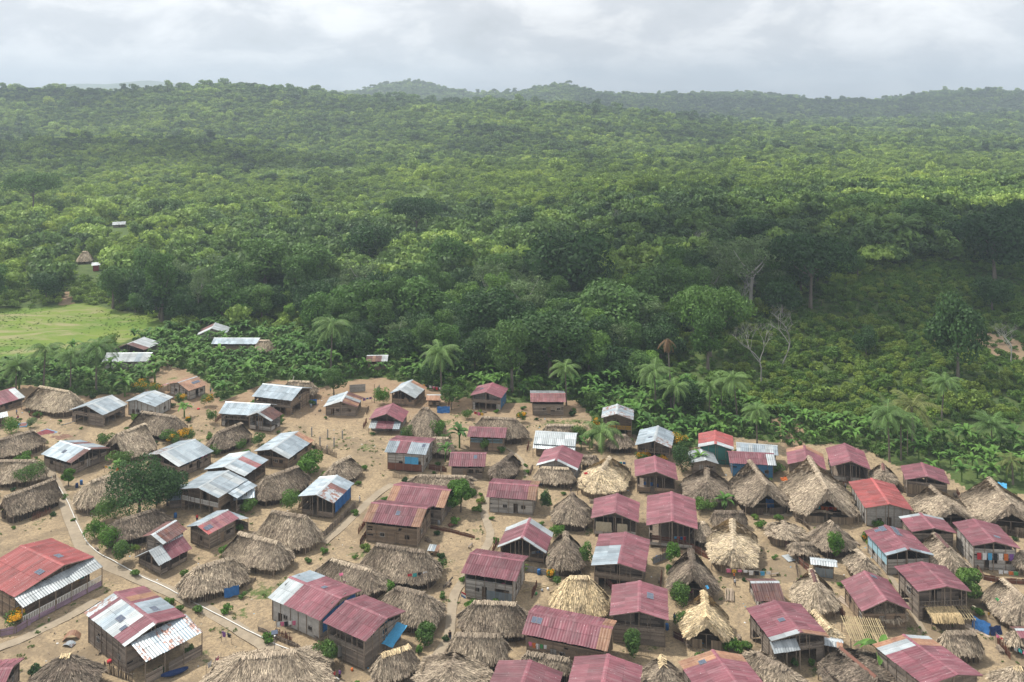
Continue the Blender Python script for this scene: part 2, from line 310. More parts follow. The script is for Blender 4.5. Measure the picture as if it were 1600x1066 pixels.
def mk_thatch():
    m, t, b, o = newmat('thatch')
    P = geopos(t); n = noise(t, P, .55, 5, .6); n3 = noise(t, P, 2.6, 5, .7)
    ag = attr(t, 'age')                                   # straw colour of each roof: old to fresh
    base = ramp(t, mth(t, 'MULTIPLY', ag, .5), [(0, (.105, .085, .068)), (.25, (.255, .208, .155)), (.42, (.415, .34, .25)), (.55, (.49, .405, .285)), (.75, (.60, .47, .28))])
    base = mix(t, ramp(t, n, [(.42, 0.), (.70, .55)]), base, (.16, .12, .095))
    tn = mth(t, 'MULTIPLY', mth(t, 'ADD', mth(t, 'MULTIPLY', attr(t), 1.25), .38), ramp(t, n3, [(.33, .7), (.5, 1.), (.68, 1.25)]))
    t.links.new(scale_by(t, base, tn), b.inputs['Base Color']); b.inputs['Roughness'].default_value = .95; b.inputs['Specular IOR Level'].default_value = .1
    bump(t, b, n3, .5, .05)
    return m
def mk_ground():
    m, t, b, o = newmat('ground_soil')
    P = geopos(t)
    veg = attr(t, 'veg')
    n0 = noise(t, P, .05, 4, .6); n1 = noise(t, P, .22, 6, .65, .6); n2 = noise(t, P, 1.6, 5, .6); n4 = noise(t, P, .09, 5, .6, 1.2)
    sand = mix(t, ramp(t, n1, [(.35, 0.), (.65, 1.)]), (.40, .305, .19), (.31, .235, .148))
    sand = mix(t, ramp(t, n2, [(.42, 0.), (.72, .75)]), sand, (.20, .152, .10))
    cr = noise(t, P, .5, 6, .7, 2.5)
    sand = mix(t, ramp(t, cr, [(.47, 0.), (.50, .75), (.53, 0.)]), sand, (.11, .085, .06))
    sand = mix(t, ramp(t, noise(t, P, .33, 7, .75, 1.8), [(.54, 0.), (.60, .6)]), sand, (.17, .135, .095))
    sand = mix(t, ramp(t, n4, [(.50, 0.), (.62, .75)]), sand, (.18, .138, .092))
    red = mix(t, ramp(t, n1, [(.4, 0.), (.6, 1.)]), (.22, .14, .09), (.30, .21, .135))
    gr = mix(t, ramp(t, n1, [(.35, 0.), (.65, 1.)]), (.045, .080, .024), (.085, .125, .034))
    gr = mix(t, ramp(t, n2, [(.45, 0.), (.75, .55)]), gr, (.11, .105, .05))
    vv = mth(t, 'ADD', veg, mth(t, 'MULTIPLY', mth(t, 'SUBTRACT', n1, .5), 1.3))
    vv = mth(t, 'ADD', vv, mth(t, 'MULTIPLY', mth(t, 'SUBTRACT', n2, .5), .5))
    g = ramp(t, vv, [(.42, 0.), (.56, 1.)])
    col = mix(t, attr(t, 'dirt'), sand, red)
    gr = mix(t, mth(t, 'MULTIPLY', attr(t, 'meadow'), ramp(t, n0, [(.35, .35), (.6, 1.)])), gr, (.125, .19, .05))
    col = mix(t, g, col, gr)
    fl = mix(t, ramp(t, noise(t, P, .045, 5, .6, .5), [(.35, 0.), (.65, 1.)]), (.095, .165, .026), (.15, .20, .038))
    fl = mix(t, ramp(t, noise(t, mapped(t, P, (.6, 1.4, 1)), .06, 5, .65, 1.5), [(.50, 0.), (.64, .8)]), fl, (.27, .235, .135))
    fl = mix(t, ramp(t, noise(t, P, 1.2, 4, .7), [(.4, 0.), (.8, .35)]), fl, (.16, .22, .06))
    col = mix(t, attr(t, 'field'), col, fl)
    t.links.new(col, b.inputs['Base Color']); b.inputs['Roughness'].default_value = .95; b.inputs['Specular IOR Level'].default_value = .15
    h = mth(t, 'ADD', n1, mth(t, 'MULTIPLY', n2, .3)); bump(t, b, h, .55, .5)
    return m
def mat(k):
    if k in MATS: return MATS[k]
    if k in METAL: m = mk_metal(k)
    elif k in SIMPLE: m = simple(k, *SIMPLE[k])
    elif k in LEAF: m = leafmat(k, LEAF[k])
    elif k in CLOTH:
        c = CLOTH[k]; m = simple('cloth_'+k[2:], c, tuple(x*.75 for x in c), 4., .8, (1, 1, 1), .4)
    elif k == 'thatch': m = mk_thatch()
    elif k == 'ground': m = mk_ground()
    elif k == 'shade_cloud':
        m, t, b, o = newmat('shade_cloud'); tr = nd(t, 'ShaderNodeBsdfTranslucent'); tr.inputs[0].default_value = (.95, .95, .96, 1)
        df = nd(t, 'ShaderNodeBsdfDiffuse'); df.inputs[0].default_value = (.85, .86, .88, 1); ms = nd(t, 'ShaderNodeMixShader'); ms.inputs[0].default_value = .45
        t.links.new(tr.outputs[0], ms.inputs[1]); t.links.new(df.outputs[0], ms.inputs[2]); t.links.new(ms.outputs[0], o.inputs[0])
    else: raise KeyError(k)
    MATS[k] = m; return m
# ---------------------------------------------------------------- ground sheet
ys = [92.0]
while ys[-1] < 12500: ys.append(ys[-1]+max(.9, (ys[-1]-20)*.0055))
ys = np.array(ys); us = np.linspace(-1.0, 1.0, 420)
GY, GU = np.meshgrid(ys, us, indexing='ij'); GX = GU*(GY*.78+30)
GZ = height(GX, GY)
npx, npy = GX, GY
veg = np.ones(GX.shape)
inv = inpoly(GX, GY, VILLAGE)
CLEAR = [wpoly(p) for p in ([(395, 282), (405, 262), (430, 250), (470, 252), (488, 262), (478, 276)], [(150, 318), (155, 308), (215, 305), (222, 314)], [(512, 275), (520, 262), (560, 260), (575, 272)], [(640, 305), (690, 300), (720, 306), (680, 314)], [(820, 318), (850, 308), (900, 310), (890, 320)], [(1010, 308), (1050, 300), (1075, 306), (1040, 314)], [(1290, 304), (1360, 298), (1370, 305), (1300, 310)], [(300, 330), (350, 322), (370, 330), (330, 338)], [(700, 400), (730, 392), (745, 402), (715, 410)], [(1200, 375), (1240, 368), (1260, 378), (1215, 384)])]
meadow = np.zeros(GX.shape)
for p_ in CLEAR: meadow[inpoly(GX, GY, p_)] = 1
meadow = np.maximum(meadow, sst(430, 700, GY)*.55)
veg[inv] = (.17+.12*wav(GX, GY, 22, 11)+.06*wav(GX, GY, 7, 14))[inv]
dirt = np.where((GY > 225) & inv, np.clip((GY-235)/25, 0, .7), 0.)
for p in DIRT:
    q = inpoly(GX, GY, p); veg[q] = .33; dirt[q] = .45
fld = inpoly(GX, GY, FIELD).astype(float)
def grassy(px, py, r, amt=.45):
    x, y, _ = ground(px, py); d = np.hypot(GX-x, GY-y); veg[:] = np.maximum(veg, amt*np.exp(-(d/r)**2))
for a in ((540, 690, 6), (575, 700, 6), (250, 650, 5), (310, 690, 5), (170, 800, 4), (60, 815, 4), (165, 920, 3), (410, 925, 5), (440, 915, 4), (380, 960, 4), (560, 870, 4), (690, 880, 4), (700, 940, 3), (745, 830, 3), (870, 660, 6), (900, 660, 6), (840, 665, 6), (1240, 780, 4), (1430, 985, 3), (1475, 990, 3), (1300, 1050, 4), (1480, 870, 4), (985, 1010, 4), (1020, 1015, 3), (60, 985, 3), (140, 955, 3), (330, 1030, 4), (350, 985, 3), (885, 900, 3), (920, 830, 4), (1150, 1010, 3), (700, 660, 5), (720, 650, 5), (1330, 760, 5), (1510, 745, 8), (1560, 760, 8), (950, 700, 4), (1120, 765, 4)):
    grassy(*a)
ny, nx = GX.shape
idx = np.arange(ny*nx).reshape(ny, nx)
Fq = np.stack([idx[:-1, :-1], idx[:-1, 1:], idx[1:, 1:], idx[1:, :-1]], -1).reshape(-1, 4)
gm = npmesh('ground', np.stack([GX, GY, GZ], -1).reshape(-1, 3), Fq, np.full(len(Fq), .5), ['ground'], True)
for nm, arr in (('veg', veg), ('dirt', dirt), ('field', fld), ('meadow', meadow)):
    at = gm.attributes.new(nm, 'FLOAT', 'POINT'); at.data.foreach_set('value', arr.astype(np.float32).ravel())
go = bpy.data.objects.new('ground', gm); C.objects.link(go); tag(go, kind='structure')
HOUSES=[
('a1',(-149.00,250.32,-2.06,9.73,5.43,5.43,4.20,2.23,2.24),1,'wrrrrr','rrrrrr','O','red roofed open shelter on posts at the left edge beside a broad thatched hut'),
('a3',(-114.84,240.39,1.23,9.12,6.13,5.81,5.20,3.30,3.37),1,'gwgggw','gwgggw','V','grey tin roofed two storey plank house with open upper balcony, alone on bare sand'),
('a4',(-104.33,246.13,1.31,8.12,3.55,6.24,4.62,3.88,3.29),1,'ggwgg','ggggw','C','low pale walled house with pale tin roof, just behind the grey balcony house on sand'),
('a5',(-97.84,260.45,0.99,6.78,4.94,5.22,4.40,3.21,2.88),1,'ooooo','ooooo','W','wooden house with orange rusted roof and blue solar panels beside the banana grove'),
('a6',(-72.81,238.44,2.98,13.19,4.29,4.30,5.40,3.65,3.78),1,'ggggg','ggggg','V','two storey wooden house with plain blue grey roof above a small dark thatched hut'),
('a7',(-106.73,211.18,2.67,11.25,5.19,5.57,4.60,3.22,2.87),1,'bgggggg','bgwgbgg','W','plank house with pale tin roof streaked by rust, a turquoise cloth at its gable'),
('a8',(-81.50,210.52,1.04,10.40,5.38,6.97,4.61,3.14,3.08),1,'xxgg','wgggggg','W','long grey tin roofed house with a pink cloth hanging under its right eave'),
('a9',(-64.53,202.53,1.25,9.41,5.49,5.54,4.80,3.52,3.46),1,'gggw','wggdgg','O','pale tin roofed open sided house just behind the big white balcony house'),
('a10',(-65.54,189.77,1.18,9.47,5.75,5.46,5.80,4.63,4.66),1,'ggggg','gwgggwg','V','two storey house with pale tin roof and white railed balcony beside the large dark tree'),
('a11',(-122.93,201.89,1.29,5.00,3.80,3.80,4.46,3.05,2.96),1,'gg','ggg','W','plank house with white tin roof cut off by the left edge of the photo'),
('b1',(-86.07,158.22,2.61,13.55,8.88,5.85,5.82,4.58,4.67),1,'RRRRRR','RRRRRR','V','large bright red roofed house with white balusters and purple boards in the lower left'),
('b2',(-61.89,142.07,2.46,13.82,5.31,5.02,5.90,4.85,4.77),1,'wrrwwggwrx','rrrgggrorr','P','large patchwork house with pink, white and rusty roof sheets beside the white pipe'),
('b3',(-68.09,168.96,1.17,6.30,2.30,3.01,5.60,4.88,4.42),1,'bbb','wbbbbb','W','raised attic block with dark brown roof above the small white and pink roofed plank house'),
('b3l',(-66.69,166.32,1.00,7.29,4.50,3.14,4.02,1.54,2.25),1,'ww','wwrrrr','W','small plank house with white and pink lower roof sheets at the path junction'),
('b4',(-60.77,175.31,1.03,7.74,3.10,3.45,4.40,3.47,3.54),1,'gggg','Rdrdrr','W','long narrow plank house with faded red roof stained brown, below the big balcony house'),
('b5',(-78.60,128.60,0.14,8.00,4.50,4.50,4.50,3.10,3.10),-1,'rrrr','rrrr','W','red roofed house cut off by the lower left corner of the photo'),
('c1',(-66.34,249.74,2.85,12.93,5.76,5.76,6.20,4.44,4.29),1,'gggggg','gggggg','V','tall two storey house with unbroken pale blue tin roof and a balcony over bare earth'),
('c2',(-67.32,233.91,1.25,5.71,3.42,4.36,5.00,3.71,3.26),1,'ww','wbbbb','O','small house with brown roof and white front edge, washing hung on its porch'),
('c3',(-47.93,246.53,1.55,8.31,4.90,4.67,4.40,2.91,2.81),1,'wgg','bobwob','W','low plank house, its roof half white and half rusty with a pale stripe'),
('c4',(-31.23,255.21,1.31,9.67,3.28,4.73,4.61,3.38,2.71),1,'gwwg','wwwwo','W','house with pale ribbed tin roof and rusty back edge beside the banana grove'),
('c5',(-33.27,235.35,1.49,8.14,4.80,4.41,4.80,3.21,2.68),1,'rrrr','rrrr','W','pink gabled house with a second small pink porch roof low across its front'),
('c6',(-24.87,210.63,-0.17,10.32,4.17,5.62,5.60,4.32,4.51),-1,'ggrrggg','rrrrrr','P','raised house with grey and pink striped roof and a blue tarp over its front wall'),
('c7',(-6.15,221.46,-0.10,9.76,3.37,3.37,5.00,3.77,3.78),-1,'rrrrrr','rrrrrr','V','pink roofed house with a turquoise railed porch at its right side'),
('c8',(-10.44,206.94,-0.04,8.64,4.15,4.15,4.60,3.10,3.10),-1,'rrrrrr','rrrrrr','W','small plank house with plain pink roof and one solar panel, a banana plant behind it'),
('c9',(-6.60,251.21,1.35,8.55,4.58,4.73,5.40,4.17,4.09),1,'rrrrr','rrrrr','V','pink roofed house on the forest edge with a bright blue side wall'),
('c10',(-19.44,186.81,-0.21,12.89,5.15,5.15,5.20,3.76,3.54),-1,'orrrrro','rrrrrr','W','pink roof with rust coloured ends, directly behind its twin with a solar panel'),
('c11',(-23.21,177.59,-0.21,12.12,4.86,4.86,5.80,4.24,4.13),-1,'orrrrro','rrrrrr','W','tall plank house with pink roof, rusty end sheets and one solar panel in its middle'),
('c12',(-40.51,188.91,1.31,9.98,4.18,4.21,5.00,4.28,3.72),1,'ggggw','xxxbgg','O','grey roofed house with brown rust patches and blue tarps hung on its right side'),
('c13',(-56.45,214.39,1.26,11.87,4.74,4.92,4.61,3.63,2.97),1,'gggg','wgggo','W','low grey tin roofed house with one rusty corner beside the row of concrete posts'),
('c14',(0.35,189.39,-0.15,10.84,3.99,4.75,5.00,3.63,3.86),-1,'rrrrrro','rrrrrro','W','pink roofed plank house with orange rust strip on its right end, beside the central path'),
('d1',(-34.05,149.47,2.59,12.38,5.15,4.97,4.90,3.78,3.82),1,'rrrrww','rrrrgg','C','long house with pink roof turning white at its far left end, blue tarp wall'),
('d2',(-23.80,141.25,2.58,9.09,5.39,4.52,5.80,4.97,4.67),1,'rrrrrr','rrrrrr','V','plain pink roofed two storey plank house with a bright blue tarp on its porch'),
('d3',(-2.80,158.46,-0.27,10.24,5.44,3.71,5.31,4.48,4.27),-1,'rrrrrr','rrrrrr','P','pink roofed house with washing under its eave and grey wall panel beside the path'),
('d4',(1.90,126.52,1.33,7.05,4.91,5.04,5.00,4.21,3.95),1,'rrrr','rrrr','W','left one of the two pink roofs cut by the bottom edge in the middle'),
('e1',(10.21,246.53,-0.00,10.01,3.72,5.22,5.00,3.89,4.05),-1,'dddddd','wwwwww','W','plank house with weathered pink front slope and white back slope at the forest edge'),
('e2',(27.96,230.34,1.42,7.44,3.95,4.44,6.40,5.23,5.14),1,'xgx','xgx','V','narrow two storey house with rust speckled grey roof and yellow striped balcony'),
('e3',(11.19,218.76,-0.16,10.53,4.36,4.36,4.60,3.12,3.06),-1,'wwwwww','wwwwww','W','low plank house with bright white tin roof facing the viewer'),
('e4',(11.23,205.09,1.33,8.95,4.57,5.07,5.20,3.60,3.43),1,'wrrrrr','wrrrrr','W','pink gabled house with white front edge sheets, a straw thatch right under its front'),
('e5',(36.24,217.25,1.31,10.19,4.66,4.24,5.20,3.75,3.86),1,'ggggg','xxgggg','V','grey tin roofed raised house with a rust speckled corner beside yellow flowering bushes'),
('e6',(50.61,214.96,1.35,8.85,4.16,4.31,5.20,4.13,4.13),1,'wRRRR','wRRRR','T','small dark red roofed house with green gable wall and white front edge'),
('e7',(46.16,208.27,1.55,6.54,3.52,2.99,3.60,2.99,2.75),1,'www','www','W','low shed with dirty white roof and brown ridge strip beside the round bush'),
('e8',(60.11,212.27,-0.21,9.78,3.08,3.08,4.40,3.26,3.29),-1,'wgwggwg','wwwww','W','long low house with white roof of mixed pale sheets behind a pink roof'),
('e9',(57.11,206.69,-0.12,10.73,3.57,3.57,4.60,3.29,3.31),-1,'rrrrrrw','rrrrrr','B','pink roofed house with blue wall half hidden behind the tall pointed thatch huts'),
('e10',(33.07,199.03,1.45,8.86,4.77,4.75,5.20,3.99,3.64),1,'rrrrr','rrrrr','O','pink roofed open sided house with blue barrels inside, behind the bright straw hut'),
('e11',(21.71,179.68,1.40,8.79,4.92,4.69,5.20,3.77,3.67),1,'rrrrr','rrrrr','O','pink roofed house with pale cloths curtaining its open front, beside the round grey hut'),
('e12',(32.87,177.51,1.40,13.02,5.13,4.92,5.70,4.46,4.53),1,'rrrrrr','rrrrrr','O','large pink roofed house with a grey strip on its ridge and dark open front'),
('f1',(2.76,170.43,1.35,8.11,4.85,4.76,4.80,2.44,2.38),1,'wrrrrw','wrrrrw','O','pink gabled house with white strips edging both ends of its roof'),
('f2',(20.69,161.74,1.34,11.65,5.14,4.69,5.40,4.49,4.52),1,'gggrr','rrrrrr','V','pink roofed house whose left slope is half pale grey sheet'),
('f3',(21.45,145.51,1.41,9.12,4.73,4.74,5.80,4.75,4.86),1,'rrrrrr','rrrrrr','V','pink roofed plank house with yellow and pink washing on its front and a solar panel'),
('f4',(9.39,139.36,-0.32,13.91,3.95,3.52,5.40,4.06,4.50),-1,'rrrrrrrrro','rrrrrrrrro','W','longest pink roofed house, orange rust on its right end and a small solar panel'),
('f5',(13.73,127.34,1.34,7.86,5.17,5.16,5.20,4.15,4.23),1,'rrrrr','rrrrr','W','right one of the two pink roofs cut by the bottom edge in the middle'),
('f6',(31.64,128.00,1.80,8.39,5.74,4.76,5.20,4.30,3.85),1,'rrrrro','rrrrro','W','pink roofed house with rusty back edge and solar panel cut by the bottom edge'),
('f7',(45.00,153.86,0.02,5.11,3.26,3.27,3.40,1.85,2.13),-1,'bbbb','bbbb','W','low shed with dark brown sheet roof beside the sandy clearing'),
('f8',(44.76,140.33,1.76,8.86,5.18,4.76,5.30,4.59,4.21),1,'wrrrrrr','orrrrrr','V','pink roofed house with white and rusty front edge above a white plank porch'),
('g1',(69.83,205.69,1.30,8.99,4.15,4.33,5.00,3.67,3.30),1,'rrrro','rrrro','W','pink roofed house with orange back edge right behind the tallest thatch peak'),
('g2',(79.72,205.15,1.33,10.81,4.38,4.32,5.30,3.74,3.78),1,'rrrrr','rrrrr','O','pink roofed open house with pale ridge strip against the green hillside'),
('g3',(79.21,185.80,1.46,12.39,5.00,4.79,5.00,4.01,3.94),1,'RRRRRR','RRRRRR','K','salmon red roofed house of bare grey concrete blocks'),
('g4',(93.59,196.06,1.27,7.76,4.56,4.61,5.30,4.05,4.24),1,'rrrrr','rrrrr','H','pink roofed house with woven cane wall, nearest to the dense banana grove on the right'),
('g5',(83.07,172.91,1.54,6.26,4.38,4.47,5.00,4.27,4.09),1,'rrrrrw','rrrrrw','W','pink roofed house with white back edge in front of a pale thatched roof'),
('g6',(91.67,167.75,1.49,8.97,4.10,4.62,5.70,4.84,4.69),1,'rrrrrr','rrrrrr','L','pink roofed shop house with a row of coloured posters along its front'),
('h1',(74.13,166.42,1.62,9.24,4.39,4.84,5.00,3.98,3.75),1,'grrrrrr','grrrrrr','Q','pink roofed house with several solar panels and light blue left wall'),
('h2',(74.07,151.63,1.64,7.92,5.15,4.42,5.90,5.29,4.91),1,'rrrrrr','rrrrrr','V','pink roofed house with open upper porch above a straw covered rack'),
('h3',(62.95,149.70,1.58,9.02,4.25,4.09,5.20,3.39,3.67),1,'rrrrrr','rrrrrr','W','pink roofed house with grey thatch fringe under its front gable and ridge solar panel'),
('h4',(63.37,131.07,1.94,10.16,6.41,5.03,5.22,5.17,3.92),1,'rrrrrrwo','rrrrrrow','P','pink roofed house with white and tan sheets at its back in the lower right'),
('i1',(-111.24,322.22,1.74,8.39,5.33,5.41,4.40,2.05,2.44),1,'wwbb','wwww','W','farthest pale and rust roofed house beside the football field, deep in the bananas'),
('i2',(-96.86,304.47,-0.01,16.24,3.16,3.16,4.60,3.35,3.43),-1,'gggggg','gggggg','W','long low wooden house with blue grey roof standing among the bananas'),
('i3',(-131.66,302.20,1.32,9.21,6.27,7.07,4.41,1.94,2.98),1,'bb','bww','W','rust and white roofed house at the lower edge of the football field'),
('i4',(-127.13,287.37,0.03,14.98,3.74,3.75,4.60,2.80,3.11),-1,'wwwwgw','wwwww','W','white roofed house behind the coconut palms below the football field'),
('c16',(-22.60,252.08,-0.02,4.45,2.34,2.34,2.68,1.81,1.83),-1,'oo','oo','O','tiny rusty roofed lean-to shelter crowded with washing'),
('c17',(-44.43,285.63,0.05,7.00,3.14,3.14,4.20,3.06,3.07),-1,'bobw','bobb','W','lone rust and white roofed house hidden in dark banana leaves'),
('h6',(58.39,162.04,-0.23,4.74,1.31,1.31,2.89,2.41,2.42),-1,'wwww','wwww','J','low shed with dirty white flat roof and corrugated metal wall'),
('h5',(82.74,139.83,-0.02,2.68,1.66,1.66,3.56,3.09,2.97),-1,'rrr','bbb','W','pink roofed shed at the right edge beside a washing line'),
('x1',(-73.72,191.84,0.17,4.38,3.91,3.91,3.38,1.93,1.96),-1,'gggw','gggg','W','low grey annex squeezed behind the large dark tree and the white railed balcony'),
('x2',(-58.72,189.36,0.32,4.46,2.34,2.34,3.38,2.53,2.54),-1,'ggwg','gggg','O','small pale lean-to roof at the right flank of the white railed balcony house'),
('x3',(51.29,138.00,-0.32,2.90,1.15,1.15,3.16,2.74,2.75),-1,'wwo','oww','O','little pale and rusty roof right of the white plank porch'),
('x4',(-139.81,236.16,0.68,3.06,2.08,2.08,3.16,2.43,2.41),-1,'www','www','O','tiny white roof below the red shelter at the left edge'),
('z1',(-265.03,582.95,0.38,8.21,3.84,3.84,3.20,1.81,1.81),-1,'ww','ww','W','tiny far white roof alone in the scrub beyond the football field'),
('z2',(-213.68,444.05,0.37,4.07,2.65,2.65,3.98,3.01,3.02),-1,'ww','ww','R','tiny far red walled kiosk with pale roof beside a lone thatched hut'),
]
